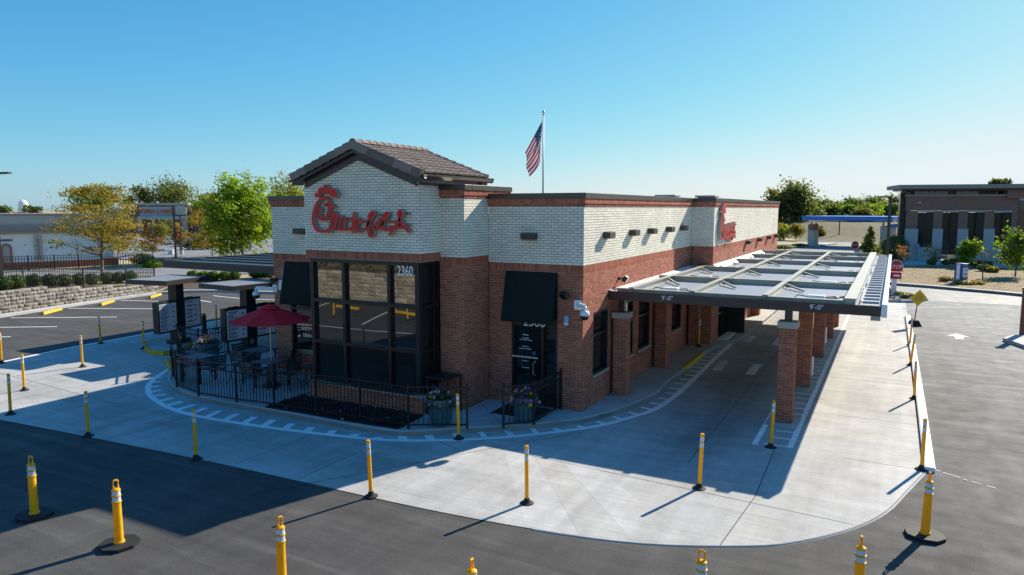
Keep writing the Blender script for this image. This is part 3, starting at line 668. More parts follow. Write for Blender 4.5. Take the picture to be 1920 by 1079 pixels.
def brick_mass(lst, parent, name='brickwork'):
    V = []; F = []; MI = []; R = []
    for b in lst:
        o = len(V); p = b[0]-b[3]*0.010; L, h = b[4], b[5]; e = 0.003
        for k, (du, dz) in enumerate(((0,0),(L,0),(L,h),(0,h))): V.append(p+b[1]*du+b[2]*dz)
        for k, (du, dz) in enumerate(((e,e),(L-e,e),(L-e,h-e),(e,h-e))): V.append(p+b[1]*du+b[2]*dz+b[3]*(0.010+random.uniform(-.002, .0015)))
        F += [(o+4,o+5,o+6,o+7),(o,o+1,o+5,o+4),(o+1,o+2,o+6,o+5),(o+2,o+3,o+7,o+6),(o+3,o,o+4,o+7)]
        MI += [b[6]]*5; R += [random.random()]*5
    me = bpy.data.meshes.new(name); me.from_pydata([tuple(v) for v in V], [], F); me.materials.append(M['red']); me.materials.append(M['white'])
    me.polygons.foreach_set('material_index', MI); a = me.attributes.new('rnd', 'FLOAT', 'FACE'); a.data.foreach_set('value', R); me.update()
    o = bpy.data.objects.new(name, me); COL.objects.link(o); o.parent = parent; o['kind'] = 'stuff'; return o
for i in sorted(pick): brick_object(BR[i], rest)
brick_mass([b for i, b in enumerate(BR) if i not in pick and (CAM-b[0]) @ b[3] > -0.3], rest)

# ---- glazing
def window(parent, o, u, n, W_, H, vs, hs, m='glass', fr=0.06, dp=0.17, inset=0.095, mats=None, name='window'):
    """frame with mullions at vs, transoms at hs (fractions of metres from the lower left) and one pane per opening"""
    o = np.array(o, float); u = np.array(u, float); n = np.array(n, float); up = np.array([0, 0, 1.]); b = MB()
    def br(s0, s1, z0, z1, pr=0): b.obox(o+u*(s0+s1)/2+up*(z0+z1)/2-n*(inset-pr), u*(s1-s0)/2, n*dp/2, up*(z1-z0)/2)
    br(0, fr, 0, H); br(W_-fr, W_, 0, H); br(fr, W_-fr, 0, fr); br(fr, W_-fr, H-fr, H)
    ve = [fr/2]+list(vs)+[W_-fr/2]; he = [fr/2]+list(hs)+[H-fr/2]
    for v in vs: br(v-fr/2, v+fr/2, fr, H-fr, 0.003)
    for i in range(len(ve)-1):
        for h in hs: br(ve[i]+fr/2, ve[i+1]-fr/2, h-fr/2, h+fr/2, 0.0015)
    w = b.build(name, 'frame', parent)
    k = 0
    for j in range(len(he)-1):
        for i in range(len(ve)-1):
            p = MB(); a = o-n*(inset+0.004); s0, s1, z0, z1 = ve[i]+fr/2-.004, ve[i+1]-fr/2+.004, he[j]+fr/2-.004, he[j+1]-fr/2+.004
            tl = random.uniform(-.0015, .0015)
            p.quad(a+u*s0+up*z0, a+u*s1+up*z0+n*tl, a+u*s1+up*z1+n*tl, a+u*s0+up*z1); p.build('pane', (mats[j] if mats else m), w)
    return w
bay = window(rest, (-7.06, -2.05, 0.57), (1, 0, 0), FR, 3.56, 3.36, [1.14, 2.62], [1.12, 2.24], fr=0.10, mats=['spandrel', 'glass', 'glass'])
window(rest, (-3.50, -2.02, 0.57), (0, 1, 0), SD, 0.80, 3.36, [0.60], [1.12, 2.24], fr=0.08, inset=0.06, m='darkglass', mats=['spandrel', 'darkglass', 'darkglass'])
window(rest, (-9.92, 0, 0.86), (1, 0, 0), FR, 1.37, 2.04, [], [1.28], fr=0.07, m='glass')
for a, c in WIN: window(rest, (0, a, 0.92), (0, 1, 0), SD, c-a, 1.66, [], [1.05], m='darkglass', fr=0.06)
bl = MB(); bl.box((-0.128, 0.78, 2.0), (-0.122, 1.70, 2.50)); bl.build('window_blind', 'blind', rest)
bl = MB(); bl.box((-9.8, 0.115, 2.18), (-8.65, 0.119, 2.45)); bl.build('window_blind', 'blind', rest)
for a, c in [((-0.1, p-0.03, 0.865), (0.035, q+0.03, 0.92)) for p, q in WIN]+[((-9.95, -0.035, 0.805), (-8.52, 0.1, 0.86)), ((-7.12, -2.2, 0.57), (-3.36, -2.06, 0.60)), ((-3.53, -2.058, 0.57), (-3.36, -1.21, 0.60))]:
    sl = MB(); sl.box(a, c); sl.build('sill', 'limestone', rest)
text('house_number', '2360', 0.35, (-3.90, -2.07, 3.70), (1, 0, 0), (0, 0, 1), 'numbers', rest, sx=0.70)
# entrance door
dr = window(rest, (-2.02, 0, 0.13), (1, 0, 0), FR, 1.33, 2.82, [0.90], [2.12], fr=0.07, m='darkglass', name='door')
hd = MB(); hd.tube([(-1.25,-0.10,0.95),(-1.30,-0.16,1.0),(-1.30,-0.16,1.28),(-1.25,-0.10,1.33)], 0.014, 6); hd.build('handle', 'steel', dr)
hb = MB(); hb.box((-1.92, -0.15, 1.40), (-1.18, -0.125, 1.44)); hb.build('push_bar', 'steel', dr)
text('house_number', '2360', 0.32, (-1.30, -0.105, 2.33), (1, 0, 0), (0, 0, 1), 'numbers', rest)
dl = MB()
for z, wd in ((2.00, .16), (1.99, .12), (1.91, .2), (1.86, .34), (1.69, .18), (1.63, .36), (1.31, .2), (1.13, .2)):
    x = -1.55-wd/2
    while x < -1.55+wd/2:
        q = random.uniform(.02, .05); dl.box((x, -0.1035, z-.007), (x+q, -0.1005, z+.007)); x += q+.014
dl.build('door_lettering', 'numbers', dr)
st = MB(); st.lathe([(0.055, -0.002), (0.055, 0.002)], 16); st.v = [(-1.30+v[0], -0.104+v[2], 1.53+v[1]) for v in st.v]; st.build('door_sticker', 'signblue', dr)
# service door in the rear bay (stands open)
window(rest, (BX, 11.85, 0.13), (0, 1, 0), SD, 1.9, 2.32, [0.95], [1.0], m='darkglass', fr=0.07, name='door')
od = MB(); od.box((0.80, 13.70, 0.15), (1.50, 13.76, 2.38)); od.build('open_door', 'black', rest)
ms = MB(); ms.box((BX+0.003, 11.8, 0.13), (BX+0.35, 13.7, 0.16)); ms.build('door_step', 'whitepaint', rest)
# awnings
def awning(x0, x1, zt, zb, pr):
    b = MB(); x0b, x1b = x0+0.01, x1-0.01; t = 0.07
    P = [(x0, -0.012, zt), (x1, -0.012, zt), (x1, -t, zt-0.02), (x0, -t, zt-0.02), (x0, -pr, zb), (x1, -pr, zb), (x0, -pr+.02, zb-.05), (x1, -pr+.02, zb-.05)]
    b.add(P, [(0, 3, 2, 1), (3, 4, 5, 2), (4, 6, 7, 5), (6, 4, 3), (7, 2, 5), (6, 7, 2, 3)])
    for x in (x0, x1): b.add([(x, -0.012, zt), (x, -t, zt-.02), (x, -pr, zb), (x, -0.012, zb+0.35)], [(0, 1, 2, 3)])
    o = b.build('awning', 'awning', rest)
    f = MB()
    for x in (x0+.03, x1-.03): f.tube([(x, -0.02, zb+0.12), (x, -pr+0.03, zb-0.02)], 0.013, 6)
    f.bar((x0, -pr+.03, zb-.02), (x1, -pr+.03, zb-.02), .02, .02); f.build('awning_frame', 'black', o)
awning(-2.15, -0.69, 3.63, 2.40, 0.34); awning(-10.04, -8.58, 3.60, 2.34, 0.34)
# tiled roof
ex0, ex1, RY0, RY1 = -7.40, -3.20, -2.26, 0.80; RA, RE = 6.90, 6.12; hw = (ex1-ex0)/2
sl_ = math.atan2(RA-RE, hw); rs = MB()
rs.add([(ex0, RY0, RE-.06), (GM, RY0, RA-.06), (ex1, RY0, RE-.06), (ex0, RY1, RE-.06), (GM, RY1, RA-.06), (ex1, RY1, RE-.06),
        (ex0, RY0, RE-.26), (GM, RY0, RA-.26), (ex1, RY0, RE-.26), (ex0, RY1, RE-.26), (GM, RY1, RA-.26), (ex1, RY1, RE-.26)],
       [(0,1,4,3),(1,2,5,4),(6,9,10,7),(7,10,11,8),(0,6,7,1),(1,7,8,2),(3,4,10,9),(4,5,11,10),(0,3,9,6),(2,8,11,5)])
roof = rs.build('roof', 'bronze', rest)
bf = MB()                                          # deep soffit boards behind the rake
for (xa, za, xb, zb) in ((ex0+.3, RE-.26+.10, GM, RA-.26), (GM, RA-.26, ex1-.3, RE-.26+.10)):
    bf.add([(xa, GY-.06, za), (xb, GY-.06, zb), (xb, GY-.06, zb-.17), (xa, GY-.06, za-.17), (xa, GY+.0, za), (xb, GY+.0, zb), (xb, GY+.0, zb-.17), (xa, GY+.0, za-.17)],
           [(0,1,2,3),(7,6,5,4),(3,2,6,7),(0,4,5,1)])
bf.build('rake_board', 'bronze', roof)
eb = MB(); eb.box((GX1-.02, GY-.055, 5.80), (GX1+.04, 0.55, 6.0)); eb.build('eave_board', 'coping', roof)
def gutter(x, sgn):
    b = MB(); P = [(0, .0), (.02, -.10), (.10, -.13), (.14, -.05), (.15, 0.0), (.135, 0.0), (.125, -.04), (.09, -.11), (.03, -.085), (.015, 0)]
    V = [(x+sgn*p[0], y, RE-.06+p[1]) for y in (RY0+.02, RY1+.12) for p in P]; n = len(P)
    b.add(V, [(i, (i+1) % n, n+(i+1) % n, n+i) for i in range(n)]+[tuple(range(n)), tuple(range(2*n-1, n-1, -1))]); b.build('gutter', 'coping', roof)
gutter(ex1, 1); gutter(ex0, -1)
dsb = MB(); dsb.bar((ex1+.05, 0.42, RE-.17), (ex1+.02, 0.42, 5.82), .07, .05); dsb.build('downspout', 'bronze', roof)
TM = {}
def tile_mesh(w, l, k):
    if (w, l, k) in TM: return TM[(w, l, k)]
    b = MB(); n = 6; V = []; r = random.random()*.98+.01
    for yy, z in ((0, 0.052), (l, 0.012)):
        for i in range(n+1):
            a = i/n; V.append((w*(a-.5), yy, z+0.024*math.sin(a*math.pi)**2 - (0.012 if i in (0, n) else 0)))
        for i in range(n+1): V.append((w*(i/n-.5), yy, z-0.03))
    m = n+1
    F = [(i, i+1, 2*m+i+1, 2*m+i) for i in range(n)]+[(m+i, m+i+1, i+1, i) for i in range(n)]+[(0, 2*m, 3*m, m), (n, m+n, 3*m+n, 2*m+n)]
    b.add(V, F, 0, r); TM[(w, l, k)] = b.mesh('roof_tile', 'tile'); return TM[(w, l, k)]
rows = 8; sl_len = math.hypot(hw, RA-RE); rl = sl_len/rows; cols = 11; cw = (RY1-RY0-.16)/cols
for side in (1, -1):
    for r in range(rows):
        for c in range(cols):
            o = bpy.data.objects.new('roof_tile', tile_mesh(round(cw, 3), round(rl*1.06, 3), random.randint(0, 7))); COL.objects.link(o); o.parent = roof
            t = r*rl; x = (ex1-GM)-t*math.cos(sl_); z = RE-.045+t*math.sin(sl_)+random.uniform(-.004, .004)
            sv_, cv_ = math.sin(sl_), math.cos(sl_)
            X = Vector((0, 1, 0))*side; Y = Vector((-cv_*side, 0, sv_)); N = X.cross(Y)
            p = (GM+side*x, RY0+.12+cw*(c+.5)+random.uniform(-.004, .004), z)
            o.matrix_local = Matrix(((X.x, Y.x, N.x, p[0]), (X.y, Y.y, N.y, p[1]), (X.z, Y.z, N.z, p[2]), (0, 0, 0, 1)))
def cap_mesh(k):                                   # rake and ridge trim tiles
    if ('c', k) in TM: return TM[('c', k)]
    b = MB(); r = random.random()*.98+.01; l = rl*1.10
    P0 = [(-.10, -.13), (-.105, .03), (-.06, .075), (.05, .075), (.10, .045), (.10, .0)]; V = [(p[0], 0, p[1]) for p in P0]+[(p[0]*.93, l, p[1]-.03) for p in P0]; n = 6
    b.add(V, [(i+1, i, n+i, n+i+1) for i in range(n-1)]+[tuple(range(n))[::-1], tuple(range(n, 2*n))], 0, r); TM[('c', k)] = b.mesh('rake_tile', 'tile'); return TM[('c', k)]
for side in (1, -1):
    for yy, fl in ((RY0+.03, 1), (RY1-.03, -1)):
        for r in range(rows):
            o = bpy.data.objects.new('rake_tile', cap_mesh(random.randint(0, 5))); COL.objects.link(o); o.parent = roof
            t = r*rl; sv_, cv_ = math.sin(sl_), math.cos(sl_); Y = Vector((-cv_*side, 0, sv_)); X = Vector((0, 1, 0))*fl; N = X.cross(Y)
            if N.z < 0: N = -N
            p = (GM+side*((ex1-GM)-t*cv_), yy, RE-.02+t*sv_)
            o.matrix_local = Matrix(((X.x, Y.x, N.x, p[0]), (X.y, Y.y, N.y, p[1]), (X.z, Y.z, N.z, p[2]), (0, 0, 0, 1)))
for r in range(11):
    key = ('r', r % 4)
    if key not in TM:
        b = MB(); V = []; n = 7
        for yy, s_ in ((0, 1.0), (.36, .86)):
            for i in range(n): a = math.pi*i/(n-1); V.append((.115*s_*math.cos(a), yy, .10*s_*math.sin(a)-.02))
        b.add(V, [(i, i+1, n+i+1, n+i) for i in range(n-1)]+[tuple(range(n))[::-1], tuple(range(n, 2*n))], 0, random.random()*.98+.01); TM[key] = b.mesh('ridge_tile', 'tile')
    o = bpy.data.objects.new('ridge_tile', TM[key]); COL.objects.link(o); o.parent = roof; o.location = (GM, RY0-.01+r*.288, RA+.01)

# ---- wall lights, cameras and other fixtures
def wall_light(label, p, n, w=.42, h=.16, d_=.16):
    t = thing('wall_light', label, 'wall light', p, 0, 'box lights on the brick walls')
    n = np.array(n, float); u = np.array([-n[1], n[0], 0]); b = MB()
    b.obox(n*d_/2, u*w/2, n*d_/2, [0, 0, h/2]); b.build('housing', 'bronze', t, bevel=.01)
    l = MB(); l.obox(n*d_/2-np.array([0, 0, h/2+.004]), u*(w/2-.03), n*(d_/2-.03), [0, 0, .004]); l.build('lens', 'blind', t); return t
wall_light('bronze box light on the shaded cream brick above the entrance awning', (-1.47, 0, 4.54), FR)
wall_light('bronze box light on cream brick left of the big red script sign', (-9.33, 0, 4.55), FR, w=.48)
wl = ['first bronze box light past the front corner on the sunlit cream side wall', 'second bronze box light along the sunlit side wall, with a leaf on it',
      'third and middle bronze box light on the sunlit cream side wall', 'fourth bronze box light along the sunlit side wall', 'fifth bronze box light, at the edge of the rear bay shadow']
for k, y in enumerate((1.52, 3.61, 5.35, 7.36, 9.14)): wall_light(wl[k], (0, y, 4.55), SD, d_=.2)
wl2 = ['bronze box light on red brick just past the side sign', 'bronze box light second past the side sign, over the canopy', 'bronze box light third past the side sign, over the canopy', 'bronze box light at the far end of the restaurant side wall']
for k, y in enumerate((17.3, 20.4, 23.4, 26.0)): wall_light(wl2[k], (BX, y, 3.72), SD, d_=.2)
def floodlight(label, p, n, dirv):
    t = thing('floodlight', label, 'floodlight', p, 0, 'small black floodlights on the brick'); n = np.array(n, float); b = MB()
    b.tube([(0, 0, 0), n*.06], .045, 10); b.tube([n*.05, n*.14+np.array([0, 0, .02])], .018, 8); b.build('bracket', 'black', t)
    d = np.array(dirv, float); d /= np.linalg.norm(d); s = np.cross(d, [0, 0, 1]); s /= np.linalg.norm(s); u = np.cross(s, d)
    h = MB(); h.obox(n*.2, d*.06, s*.11, u*.085); h.build('lamp_head', 'black', t, bevel=.01); l = MB(); l.obox(n*.2+d*.064, d*.004, s*.095, u*.07); l.build('lens', 'darkglass', t); return t
floodlight('black floodlight on the shaded front brick right of the entrance awning', (-0.42, -0.002, 3.10), FR, (-.3, -.7, -.6))
floodlight('black floodlight with long arm shadow on the sunlit side wall above the canopy edge', (0.002, 2.55, 3.30), SD, (.75, .1, -.55))
floodlight('black floodlight on the left front corner behind the canopy edge', (-10.45, -0.002, 3.0), FR, (-.6, -.6, -.4))
def dome_camera(label, p, n, arm):
    t = thing('security_camera', label, 'security camera', p, 0, 'white dome cameras at the front corners'); n = np.array(n, float); u = np.array([-n[1], n[0], 0]); a = np.array(arm, float); b = MB()
    b.obox(n*.04, u*.09, n*.04, [0, 0, .12]); b.bar(n*.06, n*.06+a*.34, .08, .10); b.build('bracket', 'whitemetal', t, bevel=.008)
    c = n*.06+a*.34; d = MB(); d.tube([c, c-np.array([0, 0, .12])], [.05, .05], 10); d.lathe([(.05, .0), (.11, -.03), (.125, -.10), (.12, -.13)], 16, c-np.array([0, 0, .10])); d.build('camera_body', 'whitemetal', t, smooth=True)
    g_ = MB(); g_.lathe([(.115, 0), (.10, -.07), (.05, -.11), (.01, -.12)], 16, c-np.array([0, 0, .23])); g_.build('dome', 'black', t, smooth=True); return t
dome_camera('white dome security camera on a bracket at the right front corner', (-0.12, -0.004, 2.86), FR, (.75, -.45, 0))
dome_camera('white dome security camera reaching left from the far left front corner', (-10.50, -0.004, 2.72), FR, (-1.9, -.5, 0))
t = thing('alarm_bell', 'pale blue oval alarm on the brick right of the entrance door', 'alarm', (-0.44, -0.002, 2.46)); b = MB()
b.lathe([(.075, 0), (.07, .05), (.045, .075), (.01, .085)], 16); b.v = [(v[0], -v[2], v[1]*1.7) for v in b.v]; b.build('cover', mat('pale_blue_plastic', (.30, .45, .55), .4), t, smooth=True)
b = MB(); b.lathe([(.07, 0), (.066, .055), (.04, .08), (.01, .088)], 14); b.v = [(v[0], -v[2]-.002, v[1]*.7-.10) for v in b.v]; b.build('strobe', 'whitemetal', t, smooth=True)
t = thing('alarm_bell', 'grey alarm horn high on the far left strip of red brick', 'alarm', (-10.12, -0.002, 3.18)); b = MB(); b.box((-.05, -.09, -.14), (.05, 0, .14)); b.build('cover', 'blind', t, bevel=.02)
t = thing('wall_box', 'white metal control box left of the left awning on red brick', 'control box', (-10.2, -0.002, 2.85)); b = MB(); b.box((-.11, -.10, -.16), (.11, 0, .16)); b.build('box_cover', 'whitemetal', t, bevel=.01)
b = MB(); b.box((.112, -.06, -.14), (.24, 0, .14)); b.build('junction_box', 'galv', t, bevel=.01)

# ---- the two script signs: raised letters traced as strokes in sign coordinates (pixels of the tracing, y down)
def stroke(pts, ws, n=5): return ('s', pts, ws)
LOGO = {
 'letter_c': [([(318,492),(308,560),(318,620),(350,657),(392,648),(425,600),(448,530),(461,470),(462,410),(445,355),(405,330),(360,335),(310,370),(268,435),(238,520),(222,600),(222,680),(240,750),(275,805),(325,836),(380,834),(430,812),(472,778)], [24,26,26,24,22,20,20,20,20,20,19,19,20,22,23,23,23,23,22,20,19,19,18])],
 'comb': [('e',(277,290),(34,34),0),('e',(322,238),(31,66),8),('e',(413,205),(42,78),-6),('e',(528,258),(54,80),-32)],
 'beak': [('p',[(478,425),(520,432),(560,470),(482,492)])],
 'eye': [('e',(402,433),(22,26),0)],
 'letter_h': [([(528,548),(505,640),(485,740),(468,838)],[24,21,20,18]),([(482,700),(505,620),(535,570),(562,590),(552,690),(535,760),(550,805),(590,800)],[17,18,22,22,19,18,17,15])],
 'letter_i': [([(630,655),(612,730),(608,785),(630,812),(668,795)],[17,18,18,16,14]),('e',(632,612),(24,22),0)],
 'letter_c_small': [([(772,668),(745,640),(705,650),(676,715),(680,785),(715,812),(760,800),(795,770)],[16,18,20,20,20,19,17,14])],
 'letter_k': [([(832,560),(826,640),(818,740),(812,850)],[16,20,20,18]),([(830,745),(860,665),(900,650),(905,700),(868,735),(850,750)],[16,18,18,18,16,14]),([(850,750),(880,800),(915,835),(955,800)],[18,19,18,15])],
 'hyphen': [([(948,688),(992,684)],[18,18])],
 'hyphen_small': [([(1385,692),(1440,690)],[18,18])],
 'letter_f': [([(1008,770),(1060,690),(1110,610),(1128,555),(1100,540),(1066,580),(1048,660),(1040,760),(1048,850),(1070,905),(1100,905),(1122,850),(1112,790),(1086,760),(1120,745),(1165,700)],[15,17,18,19,20,21,22,22,21,19,18,17,16,14,14,14])],
 'letter_i_small': [([(1205,645),(1186,720),(1184,780),(1208,805),(1245,780)],[16,18,18,16,14]),('e',(1204,586),(18,22),0)],
 'letter_l': [([(1245,750),(1300,670),(1335,600),(1345,560),(1318,552),(1285,600),(1266,690),(1268,770),(1300,812),(1345,795),(1372,765)],[14,17,18,19,19,20,21,20,18,16,14])],
 'letter_a': [([(1362,880),(1420,812),(1480,720),(1530,635),(1554,570),(1540,525),(1508,530),(1494,575),(1508,640),(1550,720),(1600,785),(1662,842)],[20,19,19,18,19,19,19,19,19,20,20,20]),([(1380,790),(1440,768),(1510,772),(1570,780),(1620,760),(1650,728)],[16,16,16,16,16,18])],
 'trademark': [([(1648,570),(1640,552),(1622,552),(1612,568),(1620,586),(1638,586),(1648,570)],[4,4,4,4,4,4,4]),([(1626,580),(1628,560),(1636,566),(1626,570),(1636,582)],[2.5]*5)],
}
def logo(root, to3, out, depth_=0.13):
    k = 0
    for name, parts in LOGO.items():
        b = MB()
        for pt in parts:
            k += 1; dz = depth_+0.0022*(k % 9)
            if pt[0] == 'e':
                (cx, cy), (a, c), rot = pt[1:]; rr = rad(rot)
                L = [(cx+a*math.cos(q)*math.cos(rr)-c*math.sin(q)*math.sin(rr), cy+a*math.cos(q)*math.sin(rr)+c*math.sin(q)*math.cos(rr)) for q in [2*math.pi*i/22 for i in range(22)]]; polys = [L]
                rings = [L]
            elif pt[0] == 'p': rings = [pt[1]]
            else:
                P, Wd = pt; P = [np.array(p, float) for p in P]; Q = []; R = []
                for i in range(len(P)-1):
                    p0, p1, p2, p3 = P[max(i-1, 0)], P[i], P[i+1], P[min(i+2, len(P)-1)]
                    for j in range(5):
                        t_ = j/5; Q.append(.5*((2*p1)+(-p0+p2)*t_+(2*p0-5*p1+4*p2-p3)*t_*t_+(-p0+3*p1-3*p2+p3)*t_**3)); R.append((Wd[i]*(1-t_)+Wd[i+1]*t_)*.9)
                Q.append(P[-1]); R.append(Wd[-1]*.9); A = []; B = []
                for i in range(len(Q)):
                    d = Q[min(i+1, len(Q)-1)]-Q[max(i-1, 0)]; d /= np.linalg.norm(d)+1e-9; nn = np.array([-d[1], d[0]])
                    A.append(Q[i]+nn*R[i]); B.append(Q[i]-nn*R[i])
                n = len(Q); V = [to3(p)+out*dz for p in A]+[to3(p)+out*dz for p in B]+[to3(p)+out*.01 for p in A]+[to3(p)+out*.01 for p in B]
                b.add(V, [(i, i+1, n+i+1, n+i) for i in range(n-1)], 0)
                b.add(V, [(2*n+i, 2*n+i+1, i+1, i) for i in range(n-1)]+[(n+i, n+i+1, 3*n+i+1, 3*n+i) for i in range(n-1)], 1)
                def capend(c, d, r, sgn):
                    aa = math.atan2(d[1], d[0]); L = [c+r*np.array([math.cos(aa+s_), math.sin(aa+s_)]) for s_ in np.linspace(-math.pi/2, math.pi/2, 8)]; return L
                for c, d, r in ((Q[0], Q[0]-Q[1], R[0]), (Q[-1], Q[-1]-Q[-2], R[-1])):
                    L = capend(c, d, r, 1); m = len(L); V = [to3(p)+out*(dz+.0006) for p in L]+[to3(p)+out*.01 for p in L]
                    b.add(V, [tuple(range(m))], 0); b.add(V, [(i, i+1, m+i+1, m+i) for i in range(m-1)], 1)
                rings = []
            for L in rings:
                m = len(L); V = [to3(p)+out*dz for p in L]+[to3(p)+out*.01 for p in L]
                b.add(V, [tuple(range(m))], 0); b.add(V, [(i, (i+1) % m, m+(i+1) % m, m+i) for i in range(m)], 1)
        b.build(name, ['signred', 'signgrey'], root)
sg = thing('script_sign', 'big raised red script sign on the cream gable over the glass bay', 'sign', (-6.9, GY, 4.35), 0, 'red script signs on the walls')
def t3f(p): q = atY(560+p[0]/7.992, 330+p[1]/7.992, GY-.12); return q*np.array([1, 0, 1])+np.array([0, GY, 0])-np.array([-6.9, GY, 4.35])
logo(sg, t3f, np.array([0, -1., 0]))
sg2 = thing('script_sign', 'narrow looking red script sign seen edge on at the rear bay side wall', 'sign', (BX, 11.2, 3.9), 0, 'red script signs on the walls')
def t3s(p): return np.array([0.0, (p[0]-205)/1480*2.95, (925-p[1])/800*1.55])
logo(sg2, t3s, np.array([1., 0, 0]))
for k, (x, y, lb) in enumerate(((-4.04, 21.4, 'flat vent hood on the roof, nearer the flagpole'), (-2.59, 24.2, 'flat vent hood on the roof above the rear bay corner'))):
    t = thing('roof_vent', lb, 'roof vent', (x, y, 5.1), rad(0), 'vent hoods on the restaurant roof'); b = MB(); b.box((-.42, -.42, 0), (.42, .42, .75)); b.build('curb', 'coping', t)
    b = MB(); b.box((-.55, -.55, .752), (.55, .55, .86)); b.build('hood', 'galv', t, bevel=.02)

# ------------------------------------------------------------------ drive-through canopy on the right
can = thing('drive_through_canopy', 'pale steel drive-through canopy on brick piers along the side wall', 'canopy', (0, 0, 0))
CZ0, CZ1 = 2.80, 3.035; CY0, CY1 = 1.77, 21.8
def ibeam(b, p, q, h=.26, w=.14, t=.018, mi=0):
    b.bar(p, q, t, h-2*t, mi); up = np.array([0, 0, (h-t)/2]); p, q = np.array(p, float), np.array(q, float)
    b.bar(p+up, q+up, w, t, mi); b.bar(p-up, q-up, w, t, mi)
b = MB(); b.box((0.0, CY0, CZ0), (6.56, CY0+.05, CZ1)); b.build('fascia', 'bronze', can); b = MB(); b.box((0.0, CY1-.05, CZ0), (6.56, CY1, CZ1)); b.build('fascia', 'bronze', can)
b = MB(); b.box((6.563, CY0-.005, CZ0-.02), (6.68, CY1, CZ1+.045)); b.build('gutter', 'whitemetal', can, bevel=.01)
b = MB(); b.box((6.35, CY0+.06, CZ0-.11), (6.55, CY0+.20, CZ0-.002)); b.build('light_bracket', 'galv', can)
XB = [0.60, 2.22, 4.02]; YB = [1.98, 5.88, 10.2, 14.7, 18.4, 21.55]
for x in XB: b = MB(); ibeam(b, (x, CY0+.1, 3.02), (x, CY1-.1, 3.02)); b.build('beam', 'steelpaint', can)
b = MB(); b.box((5.80, CY0+.08, 2.88), (5.83, CY1-.06, 3.15)); b.box((5.99, CY0+.08, 2.88), (6.02, CY1-.06, 3.15)); b.box((5.78, CY0+.08, 3.1505), (6.04, CY1-.06, 3.17)); b.box((5.831, CY0+.09, 2.88), (5.989, CY0+.12, 3.15)); b.build('beam', 'steelpaint', can)
for k, y in enumerate(YB):
    b = MB(); ibeam(b, (0.18, y, 3.0), (5.79, y, 3.0), h=.27 if k else .22); b.build('cross_beam', 'steelpaint', can)
for i in range(len(YB)-1):
    for j in range(3):
        x0, x1 = [0.60, 2.22, 4.02, 5.80][j:j+2]
        b = MB(); b.bar((x0+.06, YB[i+1]-.55 if j < 3 else 0, 3.08), (x0+.62, YB[i+1]-1.5, 3.02), .05, .05); b.build('brace', 'steelpaint', can)
        if j != 1: b = MB(); b.bar((x1-.08, YB[i]+1.15, 3.06), (x1-.62, YB[i]+.45, 3.02), .05, .05); b.build('brace', 'steelpaint', can)
# corrugated deck, one panel per bay
for i in range(len(YB)-1):
    for j in range(4):
        x0, x1 = [0.12, 2.22, 4.02, 6.0][j], [2.22, 4.02, 5.80, 6.56][j]
        b = MB(); y0, y1 = YB[i] if i else CY0+.06, YB[i+1]; n = int((y1-y0)/.10); V = []
        for k in range(n+1):
            y = y0+(y1-y0)*k/n; z = 2.955+(.022 if k % 2 else 0)
            V += [(x0, y, z), (x1, y, z)]
        b.add(V, [(2*k, 2*k+1, 2*k+3, 2*k+2) for k in range(n)]); b.build('deck_panel', 'deck', can)
b = MB(); b.box((0.02, CY0+.06, 2.80), (6.55, CY1-.06, 2.84)); b.build('soffit', 'steelpaint', can)
k = 0
y = CY0+.55
while y < CY1-.4:                                  # ladder-like ribs beside the gutter
    b = MB(); b.box((6.06+.10, y, 3.012), (6.50, y+.13, 3.075)); b.build('rib', 'deck', can); y += .98 if False else .72
b = MB()
for y_ in YB[1:]: b.tube([(6.11, y_-3.3, 3.04), (6.11, y_-.7, 3.04)], .022, 6); b.tube([(6.11, y_-.7, 3.04), (6.05, y_-.5, 3.06)], .022, 6)
b.build('conduit', 'whitemetal', can)
for i in range(5):
    for x in (1.45, 5.1):
        y = YB[i]+.75; b = MB(); b.box((x-.2, y-.13, 3.012), (x+.2, y+.13, 3.11)); o = b.build('light_box', 'whitemetal', can, bevel=.01)
        c = MB(); c.tube([(x-.2, y, 3.06), (x-.42, y-.05, 3.10), (x-.52, y-.02, 3.01)], .014, 6); c.tube([(x+.2, y, 3.06), (x+.45, y-.08, 3.11), (x+.6, y-.1, 3.01)], .014, 6); c.build('cable', 'black', o)
b = MB()                                           # white flashing along the wall
b.add([(0.0, CY0+.05, 3.06), (.22, CY0+.05, 3.0), (.22, 10.58, 3.0), (0.0, 10.58, 3.10), (0.0, CY0+.05, 2.85), (.22, CY0+.05, 2.85), (.22, 10.58, 2.85), (0.0, 10.58, 2.85)], [(0,1,2,3),(1,5,6,2),(0,4,5,1)])
b.build('flashing', 'whitemetal', can)
b = MB(); b.add([(BX+.002, 10.7, 3.16), (1.05, 10.7, 3.0), (1.05, 21.7, 3.0), (BX+.002, 21.7, 3.14), (BX+.002, 10.7, 2.9), (1.05, 10.7, 2.9)], [(0,1,2,3),(0,4,5,1)]); b.build('flashing', 'whitemetal', can)
for x in (1.62, 5.20): text('clearance_lettering', "9'-0\"", .165, (x, CY0-.006, 2.925), (1, 0, 0), (0, 0, 1), 'lettering', can)
